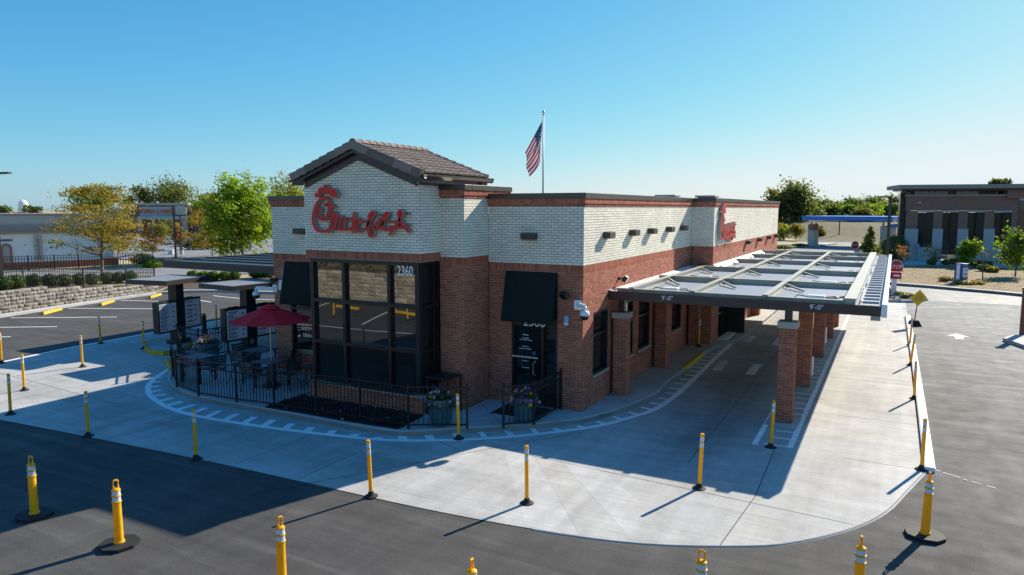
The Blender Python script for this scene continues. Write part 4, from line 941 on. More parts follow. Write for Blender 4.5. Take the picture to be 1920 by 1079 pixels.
def pier(x, y, z, own, parent, top=2.36, w=.37, stub=CZ0):
    global BR
    b = MB(); b.box((x-w/2+.006, y+.006, z), (x+w/2-.006, y+w-.006, top)); p = b.build('pier', 'mortar', parent)
    c = MB(); c.box((x-w/2-.045, y-.045, top), (x+w/2+.045, y+w+.045, top+.16)); c.build('capstone', 'limestone', p, bevel=.012)
    s_ = MB(); s_.box((x-.085, y+w/2-.085, top+.162), (x+.085, y+w/2+.085, stub-.002)); s_.build('steel_stub', 'bronze', p)
    keep = BR; BR = []
    bricks((x-w/2, y, 0), (1, 0, 0), w, z, top, FR, 0); bricks((x+w/2, y, 0), (0, 1, 0), w, z, top, SD, 0)
    mine = BR; BR = []
    bricks((x+w/2, y+w, 0), (-1, 0, 0), w, z, top, (0, 1, 0), 0); bricks((x-w/2, y+w, 0), (0, -1, 0), w, z, top, (-1, 0, 0), 0)
    rest_ = BR; BR = keep
    if own:
        for q in mine: brick_object(q, p)
        brick_mass(rest_, p, 'brickwork')
    else: brick_mass(mine+rest_, p, 'brickwork')
    return p
for k, y in enumerate((1.83, 5.86, 10.6, 14.9, 18.1)): pier(4.57, y, 0.012, k < 2, can)
for y in (1.97, 5.85, 10.15, 15.0, 19.2): pier(.27 if y < 10.5 else BX+.2, y, .13, False, can, 2.27)
for y in (1.97, 5.85): b = MB(); b.box((-.02, y-.12, .128), (.62, y+.5, .136)); b.build('footing', 'limestone', can)
for y in (1.83, 5.86, 10.6): b = MB(); b.box((4.18, y-.35, .0125), (4.92, y+.62, .0165)); b.build('footing', 'walk', can)
for y, z in ((6.3, .3), (10.9, .5)):
    b = MB(); b.box((4.757, y-.05, z), (4.80, y+.10, z+.55)); b.build('conduit_box', 'whitemetal', can)

# ------------------------------------------------------------------ ordering canopy on the left
lc = thing('order_canopy', 'wide dark flat ordering canopy left of the restaurant', 'canopy', (0, 0, 0))
LX0, LX1, LY0, LY1 = -20.05, -10.72, 2.9, 19.0
b = MB(); b.box((LX0, LY0, 2.80), (LX1, LY0+.06, 3.10)); b.box((LX0, LY0+.062, 2.80), (LX0+.06, LY1, 3.10)); b.box((LX0, LY1+.002, 2.80), (LX1, LY1+.06, 3.10)); b.build('fascia', 'bronze', lc)
b = MB(); b.box((LX0+.06, LY0+.06, 2.84), (LX1, LY1, 2.90)); b.build('soffit', 'galv', lc)
y = LY0+.1
while y < LY1-.5:
    b = MB(); b.box((LX0+.05, y, 3.02), (LX1, y+.98, 3.06)); b.box((LX0+.05, y+.95, 3.061), (LX1, y+1.02, 3.115)); b.build('roof_panel', 'coping', lc); y += 1.05
for (x, y) in ((-15.3, 8.2), (-17.4, 8.5), (-15.3, 14.0), (-19.0, 12.0)):
    if x == -15.3: pier(x, y, .012, False, lc)
    else: b = MB(); b.box((x-.09, y-.09, .012), (x+.09, y+.09, 2.84)); b.build('post', 'galv', lc)

# ------------------------------------------------------------------ menu boards
def menu_board(label, base, rz, isl=False):
    t = thing('menu_board', label, 'menu board', base, rz, 'drive-through menu boards')
    b = MB(); b.box((-.20, -.17, 0.0), (.20, .22, 2.30)); b.build('post', 'black', t, bevel=.02)
    b = MB(); b.box((-.36, -.26, 0), (.36, .26, .17)); b.build('plinth', 'black', t, bevel=.03)
    X0, X1, Y0, Y1 = -1.0, 1.22, -.52, 1.38; b = MB(); b.box((X0, Y0, 2.30), (X1, Y1, 2.34)); b.box((X0, Y0, 2.34), (X1, Y0+.05, 2.47)); b.box((X0, Y1-.05, 2.34), (X1, Y1, 2.47)); b.box((X0, Y0+.052, 2.34), (X0+.05, Y1-.052, 2.47)); b.box((X1-.05, Y0+.052, 2.34), (X1, Y1-.052, 2.47))
    rf = b.build('canopy_roof', 'bronze', t)
    for k in range(5): p = MB(); w5 = (X1-X0-.1)/5; p.box((X0+.05+k*w5, Y0+.053, 2.43), (X0+.05+k*w5+w5-.012, Y1-.053, 2.462)); p.build('roof_panel', 'galv', rf)  # sky reflection on the roof top put into the colour: paler grey than the rim
    p = MB(); p.box((.1, -.06, .38), (.2, .06, .4)); 
    for sgn, ang, yy in ((-1, 0.0, .0), (1, rad(2), .0)):
        c, s_ = math.cos(ang), math.sin(ang); w, h = .92, 1.16
        def P(x, y, z): x = sgn*(.17)+x; return (x*c-y*s_, x*s_+y*c+yy, z)
        fx0, fx1 = (0, w) if sgn > 0 else (-w, 0)
        def bx(bb, x0, y0, z0, x1, y1, z1):
            q = [(x0,y0,z0),(x1,y0,z0),(x1,y1,z0),(x0,y1,z0),(x0,y0,z1),(x1,y0,z1),(x1,y1,z1),(x0,y1,z1)]
            bb.add([P(*v) for v in q], [(0,3,2,1),(4,5,6,7),(0,1,5,4),(1,2,6,5),(2,3,7,6),(3,0,4,7)])
        f = MB(); bx(f, fx0, -.16, .50, fx1, .10, .50+h); fo = f.build('screen_case', 'black', t)
        f = MB(); bx(f, fx0+.06, -.168, .57, fx1-.06, -.161, .43+h); sc = f.build('screen', 'screen', fo)
        f = MB(); z = .43+h-.06; n = 0
        while z > .62:
            if n % 4 == 0: bx(f, fx0+.10, -.1705, z-.014, fx0+.10+random.uniform(.2, .4), -.1685, z+.010)
            else:
                if sgn < 0 or n % 4 == 1: bx(f, fx0+.10, -.1705, z-.007, fx0+.10+random.uniform(.22, .5), -.1685, z+.005)
            z -= .037; n += 1
        f.build('menu_print', 'ink', fo)
        f = MB()
        for q in range(5 if sgn < 0 else 9):
            zz = .43+h-.14-(q if sgn < 0 else q//2+.5)*(.19 if sgn < 0 else .19); xx = fx1-.20 if sgn < 0 else fx0+.34+(q % 2)*.26
            if zz < .64: continue
            bx(f, xx-.05, -.1712, zz-.028, xx+.05, -.1690, zz+.024)
        f.build('menu_print', 'wood', fo)
        f = MB(); bx(f, (fx0+fx1)/2-.2, -.02, .501+h, (fx0+fx1)/2+.2, .06, .53+h); f.build('light_bar', 'black', fo)
    b = MB(); b.box((-.12, -.178, .30), (.03, -.171, .46)); b.build('speaker_plate', 'galv', t)
    return t
isl = [(-18.35,1.95),(-18.6,1.35),(-18.35,.85),(-17.6,.35),(-16.7,-.1),(-16.2,.0),(-16.05,.5),(-16.5,1.3),(-17.4,1.95)]
b = MB(); b.prism(isl, .012, .15, 0); ib = struct(b.build('kerb_island', 'walk')); b = MB(); kerb(b, isl+isl[:1], .13, .012, .158, side=-1); b.build('yellow_kerb', 'yellowpaint', ib)
menu_board('black two screen menu board on the yellow kerbed island farther left', (-17.15, 1.33, .15), rad(100))
menu_board('black two screen menu board beside the red umbrella and brick corner', (-13.52, 1.52, .13), rad(86))

# ------------------------------------------------------------------ iron fences
def fence(root, pts, h=1.02, gap=.102, z0=.06, postw=.05, pk=.016, close=True, pickets='own', zf=None, rails=(0.09, .80, .97), pname='picket', rw=.032):
    base = np.array(root.location)
    P = [np.array([*p[:2], (p[2] if len(p) > 2 else .13)]) - base for p in pts]; allp = MB()
    key = ('pk', h, pk)
    if key not in TM: b = MB(); b.box((-pk/2, -pk/2, z0), (pk/2, pk/2, h*rails[2])); TM[key] = b.mesh(pname, 'fence')
    pm = MB(); pm.box((-postw/2, -postw/2, 0), (postw/2, postw/2, h+.02)); pm.lathe([(postw*.74, 0), (postw*.74, .012), (.01, .03)], 4, (0, 0, h+.021)); pmesh = TM.setdefault(('post', h, postw), pm.mesh('fence_post', 'fence'))
    for i, p in enumerate(P):
        o = bpy.data.objects.new('fence_post', pmesh); COL.objects.link(o); o.parent = root; o.location = p
        q = P[min(i+1, len(P)-1)]-P[max(i-1, 0)]; o.rotation_euler = (0, 0, math.atan2(q[1], q[0]))
    for i in range(len(P)-1):
        a, c = P[i], P[i+1]; d = c-a; L = np.linalg.norm(d); d = d/L; s0 = postw/2
        for r in rails: b = MB(); b.bar(a+d*s0+[0, 0, r*h], c-d*s0+[0, 0, r*h], rw*.8, rw); b.build('rail', 'fence', root)
        n = int((L-postw)/gap)
        for k in range(1, n):
            q = a+d*(postw/2+(L-postw)*k/n); ang = math.atan2(d[1], d[0])
            if pickets == 'own':
                o = bpy.data.objects.new(pname, TM[key]); COL.objects.link(o); o.parent = root; o.location = q; o.rotation_euler = (0, 0, ang)
            else: allp.obox(q+np.array([0, 0, (z0+h*rails[2])/2]), (pk/2, 0, 0), (0, pk/2, 0), (0, 0, (h*rails[2]-z0)/2))
    if pickets != 'own': allp.build(pname, 'fence', root)['kind'] = 'stuff'
FP = [G(x, y, .13) for x, y in [(323.8,705),(332,727),(372.8,743),(444,755),(514.5,764),(593,776),(676,788),(766,804),(876,804)]]
f1 = thing('patio_fence', 'low black iron railing round the front of the patio and mulch bed', 'fence', FP[4]); fence(f1, FP)
FB = [G(x, y, .13) for x, y in [(334,664),(374,674),(428,664)]]
f2 = thing('patio_fence', 'short black iron railing behind the teal pot at the patio rear', 'fence', FB[1]); fence(f2, [(FP[0][0]-.35, FP[0][1]+.6, .13)]+FB)
FE = [G(x, y, .13) for x, y in [(944,803),(1001,797),(1051,768)]]
f3 = thing('entrance_fence', 'short black iron railing in front of the entrance door', 'fence', FE[1]); fence(f3, FE)
# mulch bed between railing and knee wall
mp = [tuple(G(x, y, .13)[:2]) for x, y in [(497,765),(560,775),(640,789),(745,806),(793,781)]]+[(-7.4, -2.18)]
mpoly = mp+[(-7.45, -1.2)]
b = MB(); n = 26; 
xs_ = [p[0] for p in mpoly]; ys_ = [p[1] for p in mpoly]
def inside(x, y, P):
    c = False; j = len(P)-1
    for i in range(len(P)):
        if (P[i][1] > y) != (P[j][1] > y) and x < (P[j][0]-P[i][0])*(y-P[i][1])/(P[j][1]-P[i][1])+P[i][0]: c = not c
        j = i
    return c
b.prism(mpoly, .131, .155); bed = struct(b.build('mulch', 'mulch'), 'stuff')
b = MB()
for _ in range(2600):
    x, y = random.uniform(min(xs_), max(xs_)), random.uniform(min(ys_), max(ys_))
    if not inside(x, y, mpoly): continue
    a, l = random.random()*6.3, random.uniform(.02, .06); u = np.array([math.cos(a), math.sin(a), random.uniform(-.3, .3)]); v = np.array([-u[1], u[0], random.uniform(-.4, .4)])
    c = np.array([x, y, .165+random.random()*.03]); b.quad(c-u*l-v*l*.35, c+u*l-v*l*.35, c+u*l+v*l*.35, c-u*l+v*l*.35, 0 if random.random() > .03 else 1, random.random())
b.build('mulch_chips', ['mulch', 'rock'], bed)

# ------------------------------------------------------------------ flexible lane posts
def make_post():
    t = thing('lane_post', '-', 'lane post'); 
    b = MB(); b.lathe([(.13, 0), (.125, .012), (.075, .035), (.05, .075), (.045, .10)], 14); b.build('base', 'rubber', t, smooth=False)
    b = MB(); b.lathe([(.036, .085), (.036, 1.055), (.030, 1.06)], 14); b.build('tube', 'post', t)
    for z in (.80, .92): b = MB(); b.lathe([(.0375, z), (.0375, z+.075)], 14); b.build('reflective_band', 'band', t)
    return t
POSTS = [((20,778),(16,704),'yellow lane post at the left, nearest the front edge of the concrete'), ((46,733),(41,668),'yellow lane post just behind the frontmost left one, in the sunlit patch'), ((3,682),(0,628),'yellow lane post cut by the left picture edge'),
 ((155,689),(151,632),'yellow lane post between sunlit and shaded concrete at the far left'), ((189,645),(185,600),'yellow lane post on the white line beside the stall lines'), ((270,655),(268,606),'yellow lane post just left of the yellow kerbed island'),
 ((165,819),(161,736),'yellow lane post in the shade left of the hatched patio corner'), ((368,862),(363,770),'yellow lane post in shade on the edge between dark asphalt and concrete'), ((696,932),(689,825),'yellow lane post whose base sits where shade, sun, concrete and asphalt meet'),
 ((988,945),(987,834),'yellow lane post in the middle of the sunlit concrete'), ((860,824),(857,735),'yellow lane post standing before the entrance railing and flower pot'), ((1311,917),(1318,812),'yellow lane post at the edge of the canopy shadow'),
 ((1445,840),(1452,751),'yellow lane post in front of the nearest canopy pier'), ((1728,882),(1735,786),'yellow lane post at the near end of the white right kerb'), ((1714,749),(1717,684),'second yellow lane post along the white right kerb'),
 ((1707,686),(1717,629),'third yellow lane post along the white right kerb'), ((1706,648),(1710,603),'yellow lane post nearest the diamond sign on the right kerb'), ((406,618),(405,577),'yellow lane post between the two menu boards')]
p0 = make_post(); first = True
for b_, tp, lb in POSTS:
    g_ = G(*b_); g_[2] = .012
    if b_[0] > 1700: g_[2] = .012
    q = above(g_, *tp); d = q-g_; d[2] = max(d[2], .5); o = p0 if first else dup(p0, g_)
    o.location = g_; o['label'] = lb; o['group'] = 'yellow flexible lane posts'
    dv = Vector(d).normalized(); dv = (dv*0.75+Vector((0, 0, .25))).normalized(); o.rotation_euler = dv.to_track_quat('Z', 'Y').to_euler()
    first = False
o = dup(p0, (.52, 10.0, .13)); o['label'] = 'yellow lane post against the brick pier under the canopy'; o['group'] = 'yellow flexible lane posts'
t = thing('bollard', 'black bollard with a yellow domed top beside the left menu board', 'bollard', G(384, 634, .012))
b = MB(); b.lathe([(.09, 0), (.09, .92)], 14); b.build('tube', 'black', t); b = MB(); b.lathe([(.0905, .921), (.085, .97), (.05, 1.01), (.01, 1.02)], 14); b.build('dome', 'yellowpaint', t)
# ------------------------------------------------------------------ handled channelizer posts on rubber bases
def make_channel():
    t = thing('channelizer_post', '-', 'channelizer post')
    b = MB(); b.prism([(.30*math.cos(a), .30*math.sin(a)) for a in [math.pi/8+math.pi/4*i for i in range(8)]], 0, .05); b.build('base', 'rubber', t, bevel=.012)
    b = MB(); b.lathe([(.082, .051), (.082, .075), (.068, .085), (.060, .70), (.072, .705), (.072, .72), (.060, .725), (.058, .795), (.070, .80), (.070, .815), (.058, .82), (.057, .885), (.066, .89), (.062, .91), (.03, .93)], 18); b.build('tube', 'post', t, smooth=False)
    for z in (.728, .823): b = MB(); b.lathe([(.0605, z), (.0592, z+.062)], 18); b.build('reflective_band', 'band', t)
    b = MB(); b.tube([(-.034, 0, .92), (-.034, 0, .955), (-.034, 0, 1.035), (-.024, 0, 1.05), (.024, 0, 1.05), (.034, 0, 1.035), (.034, 0, .955), (.034, 0, .92)], [.015, .014, .014, .015, .015, .014, .014, .015], 8); b.build('handle', 'post', t); return t
c0 = make_channel(); first = True
CH = [(G(65,968), (58,862), rad(20), 'yellow handled channelizer in shade at the lower left, handle face on'), (G(224,1023), (215,906), rad(75), 'yellow handled channelizer on sunlit asphalt, second from the lower left'),
      (np.array([-1.05,-9.9,0]), None, rad(80), 'yellow handled channelizer cut off at the bottom left of centre'), (None, (888,1053), rad(95), 'yellow handled channelizer with only its handle showing at the bottom middle'),
      (None, (1320,1036), rad(15), 'yellow handled channelizer cut off at the bottom right, handle face on'), (None, (1615,1010), rad(100), 'yellow handled channelizer at the bottom right edge, partly cut off'), (G(1734,1006), (1748,893), rad(100), 'whole yellow handled channelizer on a black base at the lower right')]
for p, tp, rz, lb in CH:
    if p is None: q = G(tp[0], tp[1], 1.03); p = np.array([q[0], q[1], 0])
    if lb.endswith('left of centre'): q = G(524, 975, 1.03); p = np.array([q[0], q[1], 0])
    p = np.array(p); p[2] = .001; o = c0 if first else dup(c0, p, rz); o.location = p; o.rotation_euler = (rad(random.uniform(-2, 2)), rad(random.uniform(-2, 3)), rz); o['label'] = lb; o['group'] = 'yellow channelizer posts with handles'; first = False

for k, (x, y) in enumerate(((-17.0, -13.6), (-13.2, -14.4), (-9.3, -12.6))):
    o = dup(p0, (x, y, .001), 0.0); o['label'] = ['yellow lane post mirrored in the left upper pane of the glass bay', 'yellow lane post mirrored in the right upper pane of the glass bay', 'yellow lane post mirrored low in the glass bay'][k]; o['group'] = 'yellow flexible lane posts'
# ------------------------------------------------------------------ patio furniture
def make_chair():
    t = thing('patio_chair', '-', 'chair'); w, d = .24, .24
    b = MB()
    for x in (-w, w): b.box((x-.016, -d-.016, 0), (x+.016, -d+.016, .66)); b.tube([(x, d+.06, 0), (x, d, .44), (x, d+.08, .88)], .018, 6); b.bar((x, -d, .66), (x, d+.04, .67), .045, .022)
    b.bar((-w, -d, .42), (w, -d, .42), .025, .03); b.bar((-w, d, .42), (w, d, .42), .025, .03); b.build('frame', 'black', t)
    for k in range(6): s_ = MB(); y = -d+.02+k*.085; s_.box((-w+.018, y, .435), (w-.018, y+.065, .452)); s_.build('seat_slat', 'slate', t)
    for k in range(4): s_ = MB(); z = .54+k*.085; y = d+.025+(z-.5)*.14; s_.box((-w+.005, y-.009, z), (w-.005, y+.009, z+.062)); s_.build('back_slat', 'slate', t)
    return t
def make_wicker():
    t = thing('patio_chair', '-', 'chair'); w, d = .24, .24; b = MB()
    for x in (-w, w):
        for y in (-d, d): b = MB(); b.box((x-.014, y-.014, 0), (x+.014, y+.014, .43)); b.build('leg', 'black', t)
    b = MB(); b.box((-w, -d, .431), (w, d, .46)); b.build('seat', 'wicker', t); b = MB(); b.obox((0, d+.05, .68), (w, 0, 0), (0, .014, 0), (0, .05, .21)); b.build('backrest', 'wicker', t); return t
def make_table(w=.76, l=.76):
    t = thing('patio_table', '-', 'table'); b = MB(); b.box((-w/2, -l/2, .715), (w/2, l/2, .75)); b.build('table_top', 'slate', t, bevel=.008)
    for x in (-1, 1):
        for y in (-1, 1): q = MB(); q.box((x*(w/2-.05)-.022, y*(l/2-.05)-.022, 0), (x*(w/2-.05)+.022, y*(l/2-.05)+.022, .714)); q.build('leg', 'black', t)
    return t
def on(px, py, z=.13): p = G(px, py, z); return p
TB = [(np.array([-10.55, -.75, .13]), 'dark square patio table behind the umbrella table, farther from the railing', rad(4)), (np.array([-8.95, -1.75, .13]), 'dark square patio table pierced by the red umbrella pole', rad(4)), (np.array([-11.35, -2.35, .13]), 'dark patio table close behind the left part of the front railing', rad(8))]
t0 = make_table()
for k, (p, lb, rz) in enumerate(TB):
    o = t0 if k == 0 else dup(t0, p, rz); o.location = p; o.rotation_euler = (0, 0, rz); o['label'] = lb; o['group'] = 'dark patio tables'
ch0 = make_chair(); wc0 = make_wicker()
CHS = [(0, -1, 'black slatted patio chair on the railing side of the farther table'), (0, 2, 'black slatted patio chair at the left of the farther table'), (0, 1, None), (1, -1, 'black slatted patio chair between the umbrella table and the railing'), (1, 0, 'black slatted patio chair right of the umbrella table'), (1, 2, 'black slatted patio chair left of the umbrella table'), (2, 0, 'black slatted patio chair right of the table nearest the left railing'), (2, 2, 'black slatted patio chair left of the table nearest the left railing')]
first = True
for ti, side, lb in CHS:
    if lb is None: continue
    a = {0: 0, 1: math.pi/2, 2: math.pi, -1: -math.pi/2}[side]; p = TB[ti][0]+np.array([math.cos(a), math.sin(a), 0])*.62
    o = ch0 if first else dup(ch0, p); o.location = p; o.rotation_euler = (0, 0, a-math.pi/2+random.uniform(-.15, .15)); o['label'] = lb; o['group'] = 'black slatted patio chairs'; first = False
for k, (p, rz, lb) in enumerate((((-9.9, -.35, .13), rad(-60), 'grey green woven chair at the brick corner by the farther table'), ((-8.35, -.9, .13), rad(-15), 'grey green woven chair against the brick wall near the umbrella table'))):
    o = wc0 if k == 0 else dup(wc0, p); o.location = p; o.rotation_euler = (0, 0, rz); o['label'] = lb; o['group'] = 'grey green woven patio chairs'
ub = TB[1][0]; um = thing('patio_umbrella', 'open dark red umbrella over a patio table by the glass bay', 'umbrella', ub)
b = MB(); b.lathe([(.26, 0), (.26, .05), (.06, .07), (.04, .2)], 16, (0, 0, 0)); b.build('stand', 'black', um); b = MB(); b.tube([(0, 0, .1), (0, 0, 2.36)], .022, 10); b.build('pole', 'alu', um)
RU, ZR_, ZA_ = 1.15, 1.93, 2.33
for k in range(8):
    a0, a1 = 2*math.pi*k/8+.2, 2*math.pi*(k+1)/8+.2; V = []; n = 5
    for i in range(n+1):
        f = i/n; r = RU*f
        for j in range(4):
            g_ = j/3; a = a0+(a1-a0)*g_; rr = r*math.cos(math.pi/8)/math.cos(abs(g_-.5)*math.pi/4); sag = -.05*math.sin(math.pi*g_)*f*.6
            V.append((rr*math.cos(a), rr*math.sin(a), ZA_-(ZA_-ZR_)*f**1.15+sag))
    b = MB(); b.add(V, [(i*4+j, (i+1)*4+j, (i+1)*4+j+1, i*4+j+1) for i in range(n) for j in range(3)]); b.build('canopy_panel', 'umbrella', um, smooth=True)
for k in range(8): a = 2*math.pi*k/8+.2; b = MB(); b.tube([(.03*math.cos(a), .03*math.sin(a), ZA_-.04), (RU*.99*math.cos(a), RU*.99*math.sin(a), ZR_-.015)], .008, 5); b.build('rib', 'alu', um)
b = MB(); b.lathe([(.30, ZA_-.05), (.16, ZA_+.03), (.03, ZA_+.06), (.01, ZA_+.09)], 8); b.build('vent_cap', 'umbrella', um)
# small black serving table beside the glass bay, door mat
t = thing('side_table', 'black metal table against the brick beside the glass bay', 'table', (-3.05, -1.66, .13)); b = MB(); b.box((-.32, -.32, .92), (.32, .32, .95)); b.build('table_top', 'black', t)
for x in (-.3, .3):
    for y in (-.3, .3): b = MB(); b.box((x-.018, y-.018, 0), (x+.018, y+.018, .92)); b.build('leg', 'black', t)
mm = MB(); mm.box((-2.0, -1.15, .1305), (-.78, -.15, .142)); mm = mm.build('door_mat', 'rubber'); tag(mm, 'black rubber mat on the walk before the entrance door', 'mat')

# ------------------------------------------------------------------ planters and their flowers
def planter(label, p, r=.30, h=.60, square=False):
    t = thing('planter', label, 'planter', p); b = MB()
    b.lathe([(r*.68, 0), (r*.72, .02), (r*.95, h-.07), (r*1.05, h-.065), (r*1.06, h), (r*.94, h), (r*.90, h-.06), (.01, h-.06)], 20 if not square else 4); b.build('pot', 'pot', t, bevel=0)
    s_ = MB(); s_.lathe([(r*.9, h-.075), (r*.9, h-.055), (.01, h-.045)], 18); s_.build('soil', 'soil', t); return t
def blade(b, p, d, L, w, mi=0, droop=.3):
    p = np.array(p, float); d = np.array(d, float); d /= np.linalg.norm(d); s_ = np.cross(d, [0, 0, 1]); s_ /= np.linalg.norm(s_)+1e-9; n = 4; V = []
    for i in range(n+1): f = i/n; q = p+d*L*f+np.array([0, 0, -droop*L*f*f]); ww = w*(1-f**1.6)+.001; V += [q-s_*ww, q+s_*ww]
    b.add(V, [(2*i, 2*i+1, 2*i+3, 2*i+2) for i in range(n)], mi, random.random()*.98+.01)
def flowers(label, p, r, h, spikes, cols, green='lf_green', n=420):
    t = thing('flowering_plant', label, 'plant', p); b = MB()
    for _ in range(n):
        a, q = random.random()*6.28, math.sqrt(random.random()); c = np.array([r*q*math.cos(a), r*q*math.sin(a), h*(1-q*q)*random.uniform(.3, 1)-(.14*q if q > .85 else 0)])
        dd = np.array([math.cos(a)*q+random.gauss(0, .4), math.sin(a)*q+random.gauss(0, .4), random.uniform(.1, .8)]); blade(b, c-dd*.03, dd, random.uniform(.05, .10), .018)
    b.build('leaves', green, t)
    if spikes:
        b = MB()
        for _ in range(spikes): a = random.random()*6.28; e = random.uniform(.5, 1.4); blade(b, (0, 0, .1), (math.cos(a)*math.cos(e), math.sin(a)*math.cos(e), math.sin(e)), random.uniform(.4, .62), .011, 0, .35)
        b.build('grass_blades', 'lf_purple', t)
    for col, k in cols:
        for _ in range(k):
            a, q = random.random()*6.28, random.random()**.5; x, y = r*q*1.05*math.cos(a), r*q*1.05*math.sin(a)
            if y > r*.4: y = -y
            z = h*(1-q*q)*.9+.03-(.16*random.random() if q > .8 else 0); b = MB()
            for j in range(5): aa = 2*math.pi*j/5+a; c = np.array([x+.022*math.cos(aa), y+.022*math.sin(aa)*.7-.012, z+.020*math.sin(aa)]); u = np.array([math.cos(aa), -.3, math.sin(aa)])*.02; v = np.array([-math.sin(aa), -.3, math.cos(aa)])*.018; b.quad(c-u, c+v, c+u, c-v)
            b.build('flower', 'fl_'+col, t)
    return t
pA = G(826, 796, .13); planter('teal pot with purple grass behind the railing left of the walkway gap', pA, .33, .66); flowers('purple spiky grass with pale flowers in the pot by the glass bay', pA+np.array([0, 0, .60]), .36, .25, 46, [('white', 12), ('yellow', 6), ('pink', 6), ('violet', 5)])
pB = G(984, 791, .13); planter('teal pot with violet and yellow flowers behind the entrance railing', pB, .31, .64); flowers('violet and yellow petunias in the pot at the entrance door', pB+np.array([0, 0, .58]), .36, .26, 0, [('violet', 26), ('yellow', 16), ('indigo', 14), ('pink', 6), ('white', 4)], 'lf_lime')
pC = G(391, 683, .13); planter('largest teal pot at the rear left corner of the patio', pC, .42, .72); flowers('leafy green plant with small purple blooms in the rear patio pot', pC+np.array([0, 0, .66]), .44, .34, 8, [('violet', 14), ('white', 8)], 'lf_box', 520)

# ------------------------------------------------------------------ vegetation
def foliage(b, c, rx, ry, rz_, n, leaf, shell=.55, mi=0, clumps=None, spread=.28, seed=None, flat=0.0, gap=0.0):
    """leaf-sized quads in clumps through an ellipsoid"""
    rg = random.Random(seed if seed is not None else random.random())
    K = clumps or max(8, n//26); cs = []
    while len(cs) < K:
        v = np.array([rg.gauss(0, 1), rg.gauss(0, 1), rg.gauss(0, 1)]); v /= np.linalg.norm(v); q = (shell+(1-shell)*rg.random())*rg.uniform(.8, 1.08) if rg.random() < .75 else rg.random()
        lump = 1+.22*math.sin(3*v[0]+5*v[2])+.15*math.sin(7*v[1]+2)
        cs.append((v*q*lump, rg.random(), rg.uniform(.6, 1.3)))
    m = n//K
    for v, tone, sz in cs:
        for _ in range(m):
            o = np.array([rg.gauss(0, spread), rg.gauss(0, spread), rg.gauss(0, spread*(.75-flat*.5))])*sz
            p = np.array(c)+(v+o)*np.array([rx, ry, rz_]); s_ = leaf*rg.uniform(.6, 1.3)
            n_ = np.array([rg.gauss(0, 1), rg.gauss(0, 1), rg.gauss(.5, 1)]); n_ /= np.linalg.norm(n_)
            u = np.cross(n_, [rg.random(), rg.random(), rg.random()+.1]); u /= np.linalg.norm(u); w = np.cross(n_, u)
            b.add([p-u*s_, p-w*s_*.55, p+u*s_, p+w*s_*.55], [(0, 1, 2, 3)], mi, min(.99, max(.01, tone*.7+rg.random()*.3)))
def tree(name, label, cat, p, h, crown, trunk_h, leaf, mats, n=2600, lsz=.16, limbs=7, tr=.12, shape='round', group=None, seed=1, clumps=None, spread=.26, bare=0.0, fork=False, **kw):
    """crown = (rx, ry, rz, centre height)"""
    rg = random.Random(seed); t = thing(name, label, cat, p, 0, group); rx, ry, rz_, cz = crown; b = MB()
    top = np.array([rg.uniform(-.1, .1)*rx, rg.uniform(-.1, .1)*ry, cz+rz_*.75]); mid = np.array([rg.uniform(-.05, .05)*rx, 0, trunk_h])
    b.tube([(0, 0, -.1), (0, 0, trunk_h*.3), mid, (mid+top)/2, top], [tr*1.25, tr, tr*.85, tr*.5, tr*.12], 8)
    for i in range(limbs):
        f = rg.uniform(0, .75); s0 = mid+(top-mid)*f; a = 2*math.pi*i/limbs*1.0+rg.uniform(-.4, .4); e = rg.uniform(.1, .9)
        q = s0+np.array([math.cos(a)*rx*.8, math.sin(a)*ry*.8, rz_*e*.7])*rg.uniform(.6, 1.0)*(1-f*.4); k = (s0+q)/2+np.array([0, 0, -.06*rz_])
        b.tube([s0, k, q], [tr*.5*(1-f*.5), tr*.3, tr*.06], 6)
        for j in range(3 if not bare else 6):
            s1 = k+(q-k)*rg.random(); a2 = a+rg.uniform(-1.2, 1.2); q2 = s1+np.array([math.cos(a2)*rx*.35, math.sin(a2)*ry*.35, rz_*rg.uniform(0, .5)]); b.tube([s1, q2], [tr*.16, tr*.03], 4, cap=False)
    b.build('trunk', 'wood', t, smooth=True)
    if n:
        b = MB()
        if shape == 'cone':
            for i in range(9):
                f = i/8; foliage(b, (0, 0, cz-rz_+2*rz_*f), rx*(1.02-.9*f)+.05, ry*(1.02-.9*f)+.05, rz_*.22, int(n*(1.25-f)/7), lsz, .4, 0, None, spread, rg.random())
        elif shape == 'layer':
            NL = 54
            for i in range(NL):
                a = rg.random()*6.28; q = rg.random()**.55; zz = cz+rz_*rg.uniform(-.95, .95); lim = math.sqrt(max(.12, 1-(max(-.45, (zz-cz)/rz_))**2))
                foliage(b, (rx*.84*q*lim*math.cos(a), ry*.84*q*lim*math.sin(a), zz+rz_*.1*(1-q)), rx*.25, ry*.25, rz_*.17, n//NL, lsz, .2, rg.randint(0, len(mats)-1), 8, .40, rg.random(), .5)
        else:
            foliage(b, (0, 0, cz), rx, ry, rz_, n, lsz, .5, 0, clumps, spread, rg.random())
        if len(mats) > 1 and shape != 'layer':
            for i in range(0, len(b.m)):
                if (i//24) % 5 < 2: b.m[i] = 1
        b.build('crown', mats, t)
    return t
def px_tree(name, label, cat, px, base_y, x0, x1, ytop, ybot, mats, zg=None, **kw):
    p = GT(px, base_y) if zg is None else G(px, base_y, zg); s_ = depth(p)/FPX; k = dict(kw); w = (x1-x0)/2*s_
    topz = above(p, px, ytop)[2]-p[2]; botz = above(p, px, ybot)[2]-p[2]; p = np.array(p)
    off = ((x0+x1)/2-px)*s_
    return tree(name, label, cat, p, topz, (w, w, (topz-botz)/2, (topz+botz)/2), k.pop('trunk_h', max(.3, botz*.9)), None, mats, **k)
